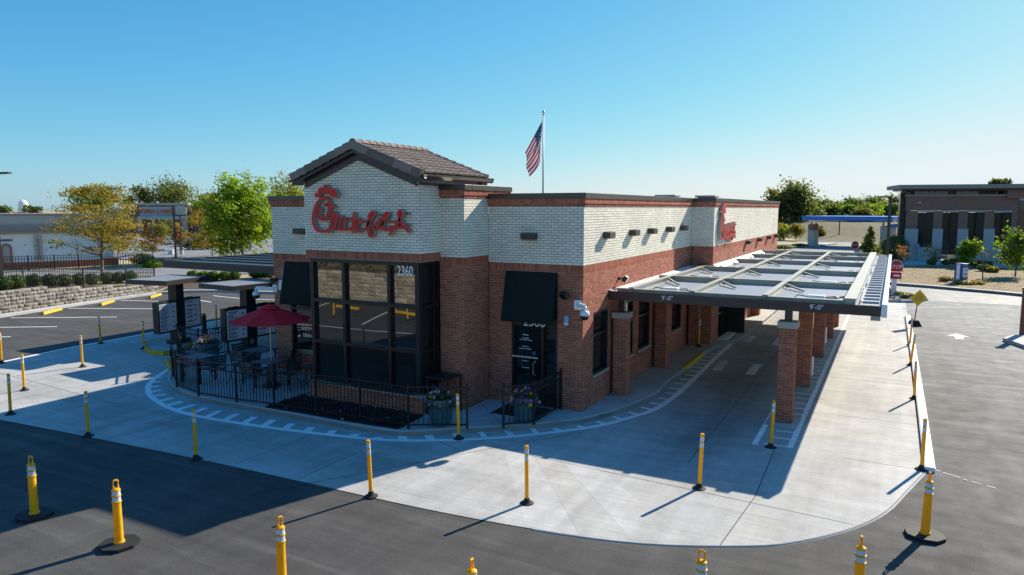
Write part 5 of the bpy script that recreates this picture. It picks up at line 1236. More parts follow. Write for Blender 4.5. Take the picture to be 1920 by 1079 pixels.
px_tree('locust_tree', 'spreading gold and olive tree beyond the stone wall at left', 'tree', 192, 521, 58, 252, 350, 474, ['lf_gold', 'lf_olive', 'lf_gold'], n=9000, lsz=.085, limbs=11, tr=.13, shape='layer', seed=5, trunk_h=1.3)
px_tree('maple_tree', 'tall bright lime green tree behind the left canopy roof', 'tree', 455, 490, 392, 522, 322, 478, ['lf_lime', 'lf_lime'], n=15000, lsz=.16, limbs=9, seed=7, shape='round', spread=.13, clumps=260)
px_tree('maple_tree', 'lime and yellow tree hidden partly by the left end of the restaurant', 'tree', 548, 484, 508, 588, 326, 460, ['lf_lime', 'lf_gold'], n=13000, lsz=.17, limbs=8, seed=9, spread=.14, clumps=240)
px_tree('maple_tree', 'golden yellow tree between the store front and the lime green tree', 'tree', 398, 482, 338, 440, 368, 468, ['lf_yellow', 'lf_gold'], n=7000, lsz=.17, limbs=8, seed=11, shape='layer')
px_tree('young_tree', 'small rust red tree on the grass strip before the store car park', 'tree', 286, 486, 262, 316, 424, 472, ['lf_rust', 'lf_gold'], n=3000, lsz=.13, limbs=6, seed=13, tr=.07, shape='layer')
px_tree('young_tree', 'narrow green gold tree behind the rust red one', 'tree', 303, 463, 288, 320, 414, 460, ['lf_olive', 'lf_gold'], n=1300, lsz=.2, limbs=5, seed=14, tr=.1)
px_tree('young_tree', 'narrow rust and green tree between the two car park light poles', 'tree', 338, 470, 328, 352, 422, 464, ['lf_olive', 'lf_rust'], n=1200, lsz=.2, limbs=5, seed=15, tr=.1)
px_tree('young_tree', 'short green tree in front of the far store entrance', 'tree', 322, 452, 310, 334, 412, 446, ['lf_green', 'lf_olive'], n=900, lsz=.25, limbs=5, seed=16, tr=.1)
def far_tree(label, px, x0, x1, ytop, ybot, d, mats, seed, n=2600, lsz=.5, **kw):
    v = ray(px, 391); p = CAM+v*d/(v @ _f); zb = -2.5 if px < 700 else (1.5 if d > 150 else 0.5); p[2] = zb; s_ = d/FPX; w = (x1-x0)/2*s_; top = CAM[2]+(391-ytop)*s_-zb; bot = CAM[2]+(391-ybot)*s_-zb
    return tree('broadleaf_tree', label, 'tree', p, top, (w, w*.8, (top-bot)/2, (top+bot)/2), max(1, bot*.8+.5), None, mats, n=n, lsz=lsz, limbs=8, tr=.35, seed=seed, **kw)
far_tree('dark tree with a bare spike top above the white store roof', 175, 122, 212, 352, 402, 235, ['lf_green', 'lf_olive'], 21)
far_tree('thin airy tree behind the store left of its raised front', 262, 236, 286, 346, 396, 265, ['lf_green', 'lf_olive'], 22, n=1500, clumps=26)
far_tree('tall full tree rising behind the store sign', 322, 284, 366, 336, 398, 270, ['lf_green', 'lf_olive'], 23, n=3400)
far_tree('low green tree right of the store behind the golden tree', 385, 366, 404, 376, 402, 280, ['lf_olive', 'lf_green'], 24, n=900)
far_tree('small dark tree on the skyline at the far left', 8, -12, 20, 386, 400, 300, ['lf_dark', 'lf_green'], 25, n=600)
far_tree('low dark tree on the skyline right of the pale tower', 62, 48, 84, 386, 400, 300, ['lf_dark', 'lf_green'], 26, n=600)
far_tree('tallest full tree on the right, above the end of the restaurant roof', 1494, 1462, 1527, 341, 425, 150, ['lf_green', 'lf_olive'], 31, n=5200, lsz=.34)
far_tree('orange tinged tree left of the tallest tree on the right', 1458, 1425, 1482, 356, 420, 152, ['lf_olive', 'lf_gold'], 32, n=3000, lsz=.34)
FT = [(1540,1522,1562,372,410,190,'lf_dark'),(1563,1544,1584,380,414,175,'lf_olive'),(1595,1582,1612,385,412,150,'lf_lime'),(1600,1586,1622,370,398,230,'lf_green'),(1632,1608,1650,384,414,150,'lf_lime'),(1640,1622,1668,366,398,240,'lf_green'),(1660,1640,1690,380,416,155,'lf_lime'),(1685,1664,1712,368,404,200,'lf_olive'),(1525,1508,1545,388,420,160,'lf_olive'),(1578,1560,1600,376,402,250,'lf_dark'),(1620,1600,1645,390,416,145,'lf_olive'),(1873,1857,1890,338,360,120,'lf_dark')]
FL = ['dark blue green tree behind the left end of the blue canopy','rusty olive tree above the left end of the blue canopy','small lime tree above the blue canopy left part','far green tree behind the small lime trees','lime yellow tree above the middle of the blue canopy','highest far round tree right of the blue canopy middle','lime yellow tree left of the brown office','olive tree half hidden by the brown office corner','olive tree low beside the tallest tree on the right','far dark tree on the gap of the right skyline','olive shrubby tree above the right half of the blue canopy','dark treetop peeping over the brown office roof']
for k, (a, x0, x1, yt, yb, d, m) in enumerate(FT): far_tree(FL[k], a, x0, x1, yt, yb, d, [m, 'lf_green'], 40+k, n=1900, lsz=.36)
YT = [('young_tree','young yellow green tree next to the far corner of the restaurant',1468,452,1452,1482,420,450,['lf_gold','lf_lime'],0.0,60),('young_tree','young round yellow green tree left of the blue canopy pier',1492,452,1480,1504,420,444,['lf_olive','lf_gold'],0.0,61),('young_tree','tiny yellow tree behind the blue canopy left pier',1537,447,1529,1546,426,444,['lf_gold','lf_olive'],0.0,62),
 ('young_tree','bright green young tree in front of the second office window',1815,505,1799,1832,448,488,['lf_lime','lf_lime'],.0,64),('young_tree','tall leafy green young tree at the right picture edge',1903,523,1884,1934,430,500,['lf_lime','lf_green'],.0,65)]
for nm, lb, px, by, x0, x1, yt, yb, ms_, zg, sd_ in YT: px_tree(nm, lb, 'tree', px, by, x0, x1, yt, yb, ms_, zg=zg, n=1700, lsz=.15, limbs=6, tr=.06, seed=sd_)
px_tree('conifer_tree', 'dark green pyramid tree before the blue canopy, behind the drive-through roof', 'tree', 1630, 478, 1612, 1650, 428, 474, ['lf_green', 'lf_olive'], zg=0.0, n=2600, lsz=.16, shape='cone', seed=66, tr=.08, limbs=5)
px_tree('bare_tree', 'leafless brown young tree behind the near stop sign', 'tree', 1692, 510, 1676, 1708, 455, 495, ['lf_rust', 'lf_olive'], zg=0.16, n=260, lsz=.06, limbs=12, tr=.05, seed=67, bare=1)
px_tree('bare_tree', 'sparse yellow leafed young tree before the first office window', 'tree', 1752, 497, 1732, 1770, 458, 492, ['lf_gold', 'lf_olive'], zg=0.16, n=420, lsz=.08, limbs=11, tr=.05, seed=68, bare=1)
px_tree('bare_tree', 'thin nearly leafless staked tree right of the blue sign', 'tree', 1842, 527, 1828, 1858, 462, 505, ['lf_olive', 'lf_olive'], zg=0.16, n=60, lsz=.06, limbs=9, tr=.045, seed=69, bare=1)
def shrub(label, p, r, h, mats=('lf_box', 'lf_box'), n=900, lsz=.05, group=None, seed=1, name='shrub'):
    t = thing(name, label, 'shrub', p, 0, group); b = MB(); rg = random.Random(seed)
    N = 12; V = []; F = []
    for i in range(7):
        for k in range(N): e = math.pi*i/6; a = 2*math.pi*k/N; V.append((r*.80*math.sin(e)*math.cos(a), r*.80*math.sin(e)*math.sin(a), h*.5-h*.44*math.cos(e)))
    F = [(i*N+k, i*N+(k+1) % N, (i+1)*N+(k+1) % N, (i+1)*N+k) for i in range(6) for k in range(N)]; b.add(V, F, 0, .3)
    for _ in range(n):
        v = np.array([rg.gauss(0, 1), rg.gauss(0, 1), rg.gauss(0, 1)]); v /= np.linalg.norm(v); q = rg.uniform(.78, 1.06)*(1+.06*math.sin(6*v[0]+3*v[1])); p_ = np.array([v[0]*r*q, v[1]*r*q, h*.5+v[2]*h*.5*q])
        n_ = v+np.array([rg.gauss(0, .6), rg.gauss(0, .6), rg.gauss(0, .6)]); n_ /= np.linalg.norm(n_); u = np.cross(n_, [.3, .5, rg.random()]); u /= np.linalg.norm(u); w = np.cross(n_, u); s_ = lsz*rg.uniform(.6, 1.3)
        if p_[2] < .02: continue
        b.add([p_-u*s_, p_-w*s_*.6, p_+u*s_, p_+w*s_*.6], [(0, 1, 2, 3)], rg.randint(0, len(mats)-1), rg.random()*.98+.01)
    b.build('leaves', list(mats), t); return t
HG = [(7,545),(30,543),(62,540),(95,539.5),(121,538),(148,536),(172,534.5),(201,532),(223,531),(245,529)]
HL = ['clipped round shrub half behind the left light pole','clipped round shrub first right of the left light pole','clipped round shrub at the first fence post right of the light pole','clipped round shrub midway between the first two fence posts','clipped round shrub just left of the second fence post','clipped round shrub just right of the second fence post','clipped round shrub left of the gold tree trunk','clipped round shrub right of the gold tree trunk','clipped round shrub between the third and fourth fence posts','last clipped round shrub near the right end of the fence']
for k, (x, y) in enumerate(HG): shrub(HL[k], GT(x, y+1), .46+.05*math.sin(k*2.1), .80, group='clipped shrubs behind the stone wall', seed=k+1)
H2 = [(363,526,'round sunlit shrub first in the row under the left canopy roof'),(383,527.5,'round sunlit shrub second in the row under the left canopy roof'),(401,527,'round sunlit shrub third in the row under the left canopy roof'),(423,526.5,'round sunlit shrub fourth in the row under the left canopy roof'),(440,525,'round sunlit shrub beside the canopy brick pier'),(478,522,'round sunlit shrub right of the canopy pier'),(491,522,'round sunlit shrub next to the restaurant corner'),(505,522,'sunlit shrub touching the restaurant corner')]
for k, (x, y, lb) in enumerate(H2): shrub(lb, GT(x, y), .42, .68, ('lf_box', 'lf_lime'), group='round shrubs under the left canopy', seed=30+k)
for k, (x, y, w, h_, m, lb) in enumerate([(268,495,22,16,'lf_straw','large mound of straw coloured ornamental grass by the street'),(287,503,16,11,'lf_lime','low bright green shrub under the straw coloured grass'),(300,497,12,10,'lf_straw','second straw grass clump right of the large mound')]):
    p = GT(x, y); s_ = depth(p)/FPX; shrub(lb, p, w*s_, h_*s_*1.15, (m, m), n=800, lsz=.12, seed=50+k, name='ornamental_shrub')
BS = [(1746,497,8,11),(1773,497,7,9),(1789,496,9,11),(1811,495,9,9),(1823,498,8,9),(1834,502,10,13),(1852,503,8,13),(1846,509,12,13),(1862,511,10,10)]
BL = ['small olive bush farthest left on the dry lawn edge','small olive bush second from left on the dry lawn edge','yellowish bush behind the blue sign left side','olive bush right behind the blue sign','dark bush below the bright green young tree','dark green bush right of the young tree','tall yellow bush behind the staked tree','largest dark green bush at the staked tree','yellow olive bush rightmost beside the staked tree']
for k, (x, y, w, h_) in enumerate(BS): p = G(x, y, .16); s_ = depth(p)/FPX; shrub(BL[k], p, w*s_, h_*s_, (('lf_olive', 'lf_gold') if k in (0, 1, 2, 6, 8) else ('lf_dark', 'lf_green')), n=420, lsz=.09, group='bushes on the lawn edge', seed=70+k)
for k, (x, y, w, h_, lb) in enumerate([(1775,528,14,7,'pale yellow flower mound left of the blue sign'),(1808,533,20,6,'pale yellow flower row in front of the blue sign'),(1832,533,14,5,'pale yellow flower patch right of the blue sign')]):
    p = G(x, y, .16); s_ = depth(p)/FPX; shrub(lb, p, w*s_, h_*s_*1.3, ('lf_straw', 'lf_gold'), n=380, lsz=.07, seed=90+k, name='flower_mound')
for k, (x, y, w, h_, m, lb) in enumerate([(1662,553,7,15,'lf_olive','straggly plant on the rocky island left of the red box'),(1688,556,9,8,'lf_olive','green plant at the foot of the near stop sign'),(1702,559,13,9,'lf_straw','grassy tuft on the right tip of the rocky island'),(1470,468,22,9,'lf_dark','dark low hedge beyond the far end of the restaurant'),(1500,463,16,6,'lf_dark','dark low hedge further along the far lot edge')]):
    p = G(x, y, .1); s_ = depth(p)/FPX; shrub(lb, p, w*s_, h_*s_, (m, 'lf_green'), n=420, lsz=.07, seed=100+k, name='ornamental_shrub')
p = G(1752, 490, .0); s_ = depth(p)/FPX
shrub('wide grey green bush in the shade left of the office corner', G(1674, 489, 0), 1.4, 2.6, ('lf_olive', 'lf_green'), n=900, lsz=.12, seed=120)
b = MB(); rg = random.Random(77)
for k in range(420):                               # far woods on the skyline
    a = rad(-100+k*.48) - YAW*0; dist = rg.uniform(380, 470); x, y = CAM[0]+dist*math.sin(a), CAM[1]+dist*math.cos(a)
    h = rg.uniform(3.4, 6.2)+(1.5 if rg.random() < .12 else 0)
    foliage(b, (x, y, h*.5-1.5), 4.5, 4.5, h*.55, 44, 1.0, .4, 0, 7, .32, rg.random())
tag(b.build('far_woods', ['lf_dark']), 'low dark line of far off woods along the whole skyline', 'woods', kind='stuff')
# dry grass tufts on the lawn and verge
tb = MB(); rg = random.Random(3)
for _ in range(5200):
    x, y = rg.uniform(6.5, 34), rg.uniform(37, 57.5)
    if not inside(x, y, isl+[(40,50),(26,60.2),(14.2,57.6),(8.0,56.2),(6.2,55.2)]): continue
    a = rg.random()*6.28; L = rg.uniform(.015, .035); c = np.array([x, y, .16]); u = np.array([math.cos(a), math.sin(a), 0])*.04; tb.add([c-u, c+u, c+u*.6+np.array([0, 0, L])], [(0, 1, 2)], 0, rg.random()*.98+.01)
struct(tb.build('grass_tufts', 'drygrass'), 'stuff')

# ------------------------------------------------------------------ stone retaining wall on the left, kerb stops, fences, light poles
rw = thing('retaining_wall', 'stepped split stone retaining wall below the iron fence at left', 'wall', (-32.6, 2.6, 0))
WL = [(-31.0, -16.0), (-32.15, 1.6), (-32.55, 3.8), (-32.8, 5.2), (-33.2, 7.4), (-33.7, 10.0), (-34.1, 12.5)]
BLK = {}
def block_mesh(L, H_, k, m):
    key = (L, H_, k, m)
    if key in BLK: return BLK[key]
    rg = random.Random(k*7+1); b = MB(); n = 4; V = []
    for j in range(3):
        for i in range(n+1):
            e = 1 if 0 < i < n and j == 1 else 0; V.append((L*i/n, -(.02+.055*rg.random())*(1 if e else .25), H_*j/2))
    F = [(j*(n+1)+i, j*(n+1)+i+1, (j+1)*(n+1)+i+1, (j+1)*(n+1)+i) for j in range(2) for i in range(n)]; o = len(V); V += [(0, .25, 0), (L, .25, 0), (L, .25, H_), (0, .25, H_)]
    F += [(2*(n+1), *[2*(n+1)+i for i in range(1, n+1)], o+2, o+3), (n, o+1, o+2, 3*n+2, 2*n+1), (0, n+1, 2*n+2, o+3, o)]
    b.add(V, F, 0, rg.random()*.98+.01); BLK[key] = b.mesh('stone_block', m); return BLK[key]
def block_wall(root, P, hfun, m, bl=.42, bh=.155, own=True, cap=True):
    base = np.array(root.location)
    cum = [0]
    for i in range(len(P)-1): cum.append(cum[-1]+math.hypot(P[i+1][0]-P[i][0], P[i+1][1]-P[i][1]))
    def at_(s): 
        for i in range(len(P)-1):
            if s <= cum[i+1]+1e-6: f = (s-cum[i])/(cum[i+1]-cum[i]); return np.array([P[i][0]+(P[i+1][0]-P[i][0])*f, P[i][1]+(P[i+1][1]-P[i][1])*f])
        return np.array(P[-1])
    rg = random.Random(11); allb = MB(); r = 0
    while r*bh < 2.2:
        s = (r % 2)*bl/2
        while s < cum[-1]-.2:
            L = bl*rg.choice((1, 1, .7)); e = min(s+L, cum[-1])
            if r*bh < hfun((s+e)/2)-.02:
                a, c = at_(s), at_(e); d = c-a; ang = math.atan2(d[1], d[0]); me = block_mesh(round(L-.012, 3), round(bh-.008, 3), rg.randint(0, 9), m)
                dz = rg.uniform(-.012, .012); nn = np.array([-d[1], d[0]])/np.linalg.norm(d)
                q = np.array([*(a-nn*(dz+.012*r*0)), r*bh])-base
                if own:
                    o = bpy.data.objects.new('stone_block', me); COL.objects.link(o); o.parent = root; o.location = q; o.rotation_euler = (0, 0, ang)
                else:
                    R_ = Matrix.Rotation(ang, 3, 'Z'); allb.add([np.array(R_ @ v.co)+q for v in me.vertices], [tuple(p_.vertices) for p_ in me.polygons], 0, rg.random()*.98+.01)
            s = e
        r += 1
    if not own: allb.build('stone_block', m, root)['kind'] = 'stuff'
hL = lambda s: 1.09 if s < 21.2 else max(.16, 1.06-.155*math.floor((s-21.2)/1.75))
block_wall(rw, [(-31.75, -7.0)]+WL[1:], lambda s: 1.09 if s < 12.4 else max(.19, 1.09-.19*math.floor((s-10.2)/2.1)), 'blockgrey', bl=.46, bh=.19, own=True)
b = MB(); b.add([(-30.9,-60,0),(-31.78,-7.2,0),(-31.78,-7.2,1.06),(-30.9,-60,1.06)], [(0,1,2,3)]); b.build('wall_run', 'blockgrey', rw, ).location = tuple(-np.array(rw.location))
rw2 = thing('retaining_wall', 'tan block retaining wall mirrored in the tall front glass', 'wall', (-10, -18.2, 0))
block_wall(rw2, [(14, -18.3), (-46, -18.3)], lambda s: 1.72, 'block', bl=.52, bh=.22, own=False)
b = MB(); 
sb = thing('hedge', 'row of leafy green shrubs on top of the mirrored block wall', 'hedge', (-14, -19.6, 1.5)); b = MB()
for k in range(26): foliage(b, (-30+k*1.75, random.uniform(-.3, .3), .75+random.uniform(-.2, .3)), .95, .7, .9, 170, .10, .4, 0, 9, .3, k)
b.build('leaves', ['lf_green'], sb); g2 = MB(); g2.box((-46, -60, -.3), (14, -18.5, 1.62)); struct(g2.build('upper_bank', 'drygrass'))
ks = None
KS = [((78,591),(116,581),'yellow concrete kerb stop nearest the left frame edge'),((185,575),(216,565),'yellow concrete kerb stop in the middle stall below the stone wall'),((278,561),(304,552.5),'yellow concrete kerb stop in the stall nearest the hedge slope'),((286,563),(0,0),'')]
for a, c, lb in KS[:3]:
    p, q = G(*a), G(*c); d = q-p; t = thing('kerb_stop', lb, 'kerb stop', (p+q)/2, math.atan2(d[1], d[0]), 'yellow kerb stops'); b = MB(); L = 1.75/2
    b.add([(-L,-.08,0),(L,-.08,0),(L,.08,0),(-L,.08,0),(-L+.04,-.05,.13),(L-.04,-.05,.13),(L-.04,.05,.13),(-L+.04,.05,.13)], [(0,1,5,4),(1,2,6,5),(2,3,7,6),(3,0,4,7),(4,5,6,7)]); b.build('bar', 'yellowpaint', t)
for k, x in enumerate((-18.4, -14.8)):
    t = thing('kerb_stop', ['yellow kerb stop mirrored in the left glass', 'yellow kerb stop mirrored in the middle glass'][k], 'kerb stop', (x, -16.2, 0), rad(8), 'yellow kerb stops'); b = MB(); b.box((-.9, -.08, 0), (.9, .08, .13)); b.build('bar', 'yellowpaint', t, bevel=.02)
def up_fence(pts, label, h, **kw):
    P = [(p[0], p[1], T(p[0], p[1])) for p in pts]; f = thing('iron_fence', label, 'fence', P[0], 0); fence(f, P, h=h, **kw); return f
hp = [GT(x, y) for x, y in [(-60,551),(0,547),(61,543),(135,539.5),(202,538),(239,541),(274,523)]]
up_fence([(-33.4,-14,0),(-33.5,-5,0),(-33.5,1.2,0),(-33.9,4.6,0),(-34.6,8.2,0),(-35.2,11.2,0),(-35.6,13.4,0)], 'black iron fence on top of the left stone wall in front of the shrubs', 1.15, gap=.13, pk=.022, postw=.07)
up_fence([GT(x, y) for x, y in [(-70,512),(-20,511),(54,509.5),(103,508),(148,506),(190,504),(268,502)]], 'black iron fence across the street before the white store', 1.2, gap=.19, pk=.03, postw=.09, pickets='joined')
def light_pole(label, p, h, head=(1, 0), base=True, r=.075, tw=False):
    t = thing('light_pole', label, 'light pole', p, 0, 'parking lot light poles'); b = MB(); 
    if base: b.lathe([(.30, 0), (.30, .72), (.27, .75), (.01, .75)], 16); b.build('concrete_base', 'walk', t)
    b = MB(); b.box((-r, -r, .75 if base else 0), (r, r, h)); b.build('pole', 'bronze', t)
    b = MB(); d = np.array([*head, 0.])/math.hypot(*head); b.bar(np.array([0, 0, h-.06])+d*.08, np.array([0, 0, h-.03])+d*.85, .30, .09); b.build('lamp_head', 'bronze', t); return t
light_pole('dark light pole at the left frame edge on a round concrete base', G(7, 584, 0)+np.array([0, 0, .05]), 7.0, (.9, .5))
light_pole('tall bronze light pole in front of the brown office building', np.array([*G(1661, 521, 0)[:2], .0]), 6.15, (-1, -.2), base=False, r=.11)
t = thing('marker_post', 'short reddish brown post at the right frame edge', 'post', G(1917, 632, 0)); b = MB(); b.box((-.11, -.11, 0), (.11, .11, 1.98)); b.build('post', mat('rust_brown_paint', (.16,.06,.045), .6), t, bevel=.01); b = MB(); b.box((-.14, -.14, 1.981), (.14, .14, 2.03)); b.build('cap', 'bronze', t)
for x, y, yt, lb in [(330,486,403,'thin car park light pole before the far store, left one'),(341,478,403,'thin car park light pole before the far store, right one'),(234,470,390,'thin grey light pole behind the gold tree'),(135,508,440,'thin sign pole by the street')][:3]:
    p = GT(x, y); light_pole(lb, p, above(p, x, yt)[2]-p[2], (1, .3), base=(y < 480), r=.11)
light_pole('light pole standing under the blue canopy before the grassy hill', G(1573, 447, .0), 5.2, (1, 0), r=.09)
for k, x in enumerate((223, 232)):
    p = GT(x, 505); t = thing('street_pole', ['thin grey street sign pole left of its twin by the far fence', 'thin grey street sign pole right of its twin by the far fence'][k], 'pole', p); b = MB(); b.tube([(0, 0, 0), (0, 0, above(p, x, 461)[2]-p[2])], .04, 6); b.build('pole', 'galv', t)
for k, x in enumerate((318.5, 324)):
    p = GT(x, 478); t = thing('utility_box', ['white utility box left of its twin at the car park edge', 'white utility box right of its twin at the car park edge'][k], 'utility box', p); b = MB(); b.box((-.2, -.2, 0), (.2, .2, .9)); b.build('cabinet', 'whitemetal', t)

# ------------------------------------------------------------------ stores to the west
st = thing('white_store', 'long low white store with arched door and tan parapet across the street', 'building', (0, 0, 0))
so = GT(216, 500.5); so[2] = T(so[0], so[1])-.1; sl2 = GT(-40, 508); u = (so-sl2); u[2] = 0; L_ = np.linalg.norm(u); u /= L_; u = -u; pv_ = so+u*8.2; ca_, sa_ = math.cos(rad(16)), math.sin(rad(16)); u = np.array([u[0]*ca_-u[1]*sa_, u[0]*sa_+u[1]*ca_, 0]); n_ = np.array([u[1], -u[0], 0]); n_ = n_ if (CAM-so) @ n_ > 0 else -n_; so = pv_-u*8.2
def onp(px, py, O, n):                            # sight line meets a vertical plane
    d = ray(px, py); t = ((O-CAM) @ n)/(d @ n); return CAM+d*t
def wallbox(b, s0, s1, z0, z1, dp, mi=0, back=8.0, O=None, U=None, N=None):
    O = so if O is None else O; U = u if U is None else U; N = n_ if N is None else N
    c = O+U*(s0+s1)/2+N*(dp-back)/2; c = np.array([c[0], c[1], (z0+z1)/2]); b.obox(c, U*(s1-s0)/2, N*(dp+back)/2, (0, 0, (z1-z0)/2), mi)
zz = lambda y, px=120: onp(px, y, so, n_)[2]
zb = so[2]-.5
b = MB(); wallbox(b, 0, 34, zb, zz(438), 0, 0); b.build('wall', 'stucco', st)
b = MB(); wallbox(b, -.05, 34, zb, zz(487, 180), .06, 0, 7.9); b.build('brick_base', 'red', st)
b = MB(); wallbox(b, -.1, 34, zz(438), zz(434), .25, 0); b.build('cornice', 'tanstucco', st); b = MB(); wallbox(b, -.15, 34, zz(434), zz(422), .5, 0); b.build('roof_edge', 'greystucco', st)
b = MB(); wallbox(b, -.1, 34, zz(422), zz(404), .15, 0); b.build('parapet', 'tanstucco', st)
b = MB(); wallbox(b, -.2, 34, zz(404)+.002, zz(402)+.05, .22, 0); b.build('coping', 'greystucco', st)
y_ = 0
for k in range(60): b = MB(); wallbox(b, .2+k*.42, .34+k*.42, zz(434)+.02, zz(431.5), .56, 0, -.30); b.build('bracket', 'greystucco', st)
def sx(px, py): return (onp(px, py, so, n_)-so) @ u
b = MB(); a_, c_ = sorted((sx(67, 470), sx(77, 470))); wallbox(b, a_-.08, c_+.08, zz(486), zz(441), .16, 0, -.001); b.build('pilaster', 'tanstucco', st)
b = MB(); wallbox(b, a_+.12, c_-.12, zz(482), zz(446), .20, 0, -.161); b.build('pilaster_panel', 'greystucco', st)
s0, s1 = sorted((sx(2, 480), sx(23, 480))); sc_ = (s0+s1)/2; rr_ = (s1-s0)/2; zs_ = zz(466, 12)
def arch(r0, r1, dp, m, nm):
    b = MB(); V = []; nseg = 14
    for i in range(nseg+1):
        a = math.pi*i/nseg
        for r in (r0, r1): q = so+u*(sc_+r*math.cos(a)); V += [(*(q+n_*dp)[:2], zs_+r*math.sin(a)), (*(q+n_*.001)[:2], zs_+r*math.sin(a))]
    b.add(V, [(4*i, 4*i+2, 4*i+6, 4*i+4) for i in range(nseg)]+[(4*i+2, 4*i+3, 4*i+7, 4*i+6) for i in range(nseg)]); 
    wallbox(b, sc_-r1, sc_-r0, zb, zs_, dp, 0, -.001); wallbox(b, sc_+r0, sc_+r1, zb, zs_, dp, 0, -.001); b.build(nm, m, st)
arch(rr_*.72, rr_, .12, 'red', 'brick_arch')
b = MB(); V = [so+u*(sc_+rr_*.72*math.cos(math.pi*i/14))+n_*.03+np.array([0, 0, zs_+rr_*.72*math.sin(math.pi*i/14)-so[2]]) for i in range(15)]; V += [so+u*(sc_-rr_*.72)+n_*.03+np.array([0, 0, zb-so[2]]), so+u*(sc_+rr_*.72)+n_*.03+np.array([0, 0, zb-so[2]])]
b.add(V, [tuple(range(17))]); b.build('arched_door', 'tanstucco', st)
b = MB(); wallbox(b, s0-.1, s1+.1, zz(453, 12), zz(449, 12), .05, 0, -.001); b.build('frieze', 'greystucco', st)
for k in range(4): b = MB(); q = s0+(s1-s0)*(.1+k*.27); wallbox(b, q, q+.10, zz(452.0, 12), zz(449.8, 12), .07, 0, -.051); b.build('frieze_block', 'ink', st)
b = MB(); wallbox(b, -.3, .55, zb, zz(484, 210), .12, 0, -.0601); b.build('brick_pier', 'red', st)
t = thing('rear_store', 'grey flat store roof with a dark red band behind the white store', 'building', (0, 0, 0)); O2 = so-n_*26; 
z2 = lambda y: onp(60, y, O2, n_)[2]
b = MB(); wallbox(b, 13, 70, -3, z2(396), 0, 0, 12, O2); b.build('wall', 'greystucco', t); b = MB(); c0_ = (onp(26, 400, O2, n_)-O2) @ u; c1_ = (onp(80, 400, O2, n_)-O2) @ u; wallbox(b, min(c0_, c1_), max(c0_, c1_), z2(403), z2(398.5), .1, 0, -.01, O2); b.build('red_band', 'darkred', t)
t = thing('water_tower', 'pale domed tower on the far left skyline', 'tower', CAM*[1, 1, 0]+ray(44, 391)*420*np.array([1, 1, 0])+np.array([0, 0, -3])); b = MB(); b.lathe([(3.0, 0), (3.0, 8.0), (2.7, 8.1), (2.6, 10), (2.2, 12), (.8, 13), (.1, 13.3)], 14); b.build('tank', 'stucco', t)
# far store with raised lettered front
hs = thing('far_store', 'large brown brick store with a raised pale front and orange lettering', 'building', (0, 0, 0)); ho = GT(300, 441); hz = -2.6
hu = np.array([ray(350, 391)[0]-ray(250, 391)[0], ray(350, 391)[1]-ray(250, 391)[1], 0]); hu /= np.linalg.norm(hu); hn = np.array([hu[1], -hu[0], 0]); hn = hn if (CAM-ho) @ hn > 0 else -hn
def hp_(px, py, d=0): q = onp(px, py, ho+hn*d, hn); return (q-ho) @ hu, q[2]
def hbox(nm, px0, px1, y0, y1, dp, m, back=0.0):
    (a, zt), (c, z_) = hp_(px0, y0, dp), hp_(px1, y1, dp); b = MB(); wallbox(b, min(a, c), max(a, c), min(zt, z_), max(zt, z_), dp, 0, back, ho, hu, hn); return b.build(nm, m, hs)
hbox('wall', 196, 432, 394, 446, 0, 'brownbrick', 30); hbox('cornice', 196, 432, 391, 394, .4, 'greyblock', 29)
hbox('front_block', 252, 350, 384, 446, 2.0, 'brownbrick', -.01); hbox('front_cornice', 250, 352, 381, 385, 2.5, 'greyblock', 2.0); hbox('sign_field', 261, 322, 388, 406, 2.2, 'greyblock', -2.01); hbox('side_bay', 328, 350, 386, 404, 2.2, 'tanstucco', -2.01)
hbox('canopy_band', 258, 350, 406, 412, 4.0, 'greyblock', -2.01)
for a, c in ((258, 266), (284, 290), (316, 322), (342, 350)): hbox('column', a, c, 412, 446, 3.4, 'greyblock', -2.2)
hbox('entrance_glass', 266, 342, 414, 445, 2.05, 'darkglass', -2.01); hbox('entrance_glass', 205, 250, 426, 444, .1, 'darkglass', -.01)
(a, z_), (c, z3) = hp_(263, 397.5, 2.25), hp_(320, 403, 2.25); q = ho+hu*(a+c)/2+hn*2.3
M['orange'] = mat('orange_lettering', (.75, .16, .05), .5)
tx = text('store_lettering', 'HOBBY LOBBY', abs(c-a)*.185, (q[0], q[1], z_+.1), hu, (0, 0, 1), 'orange', hs, extrude=.15, sx=1.0)
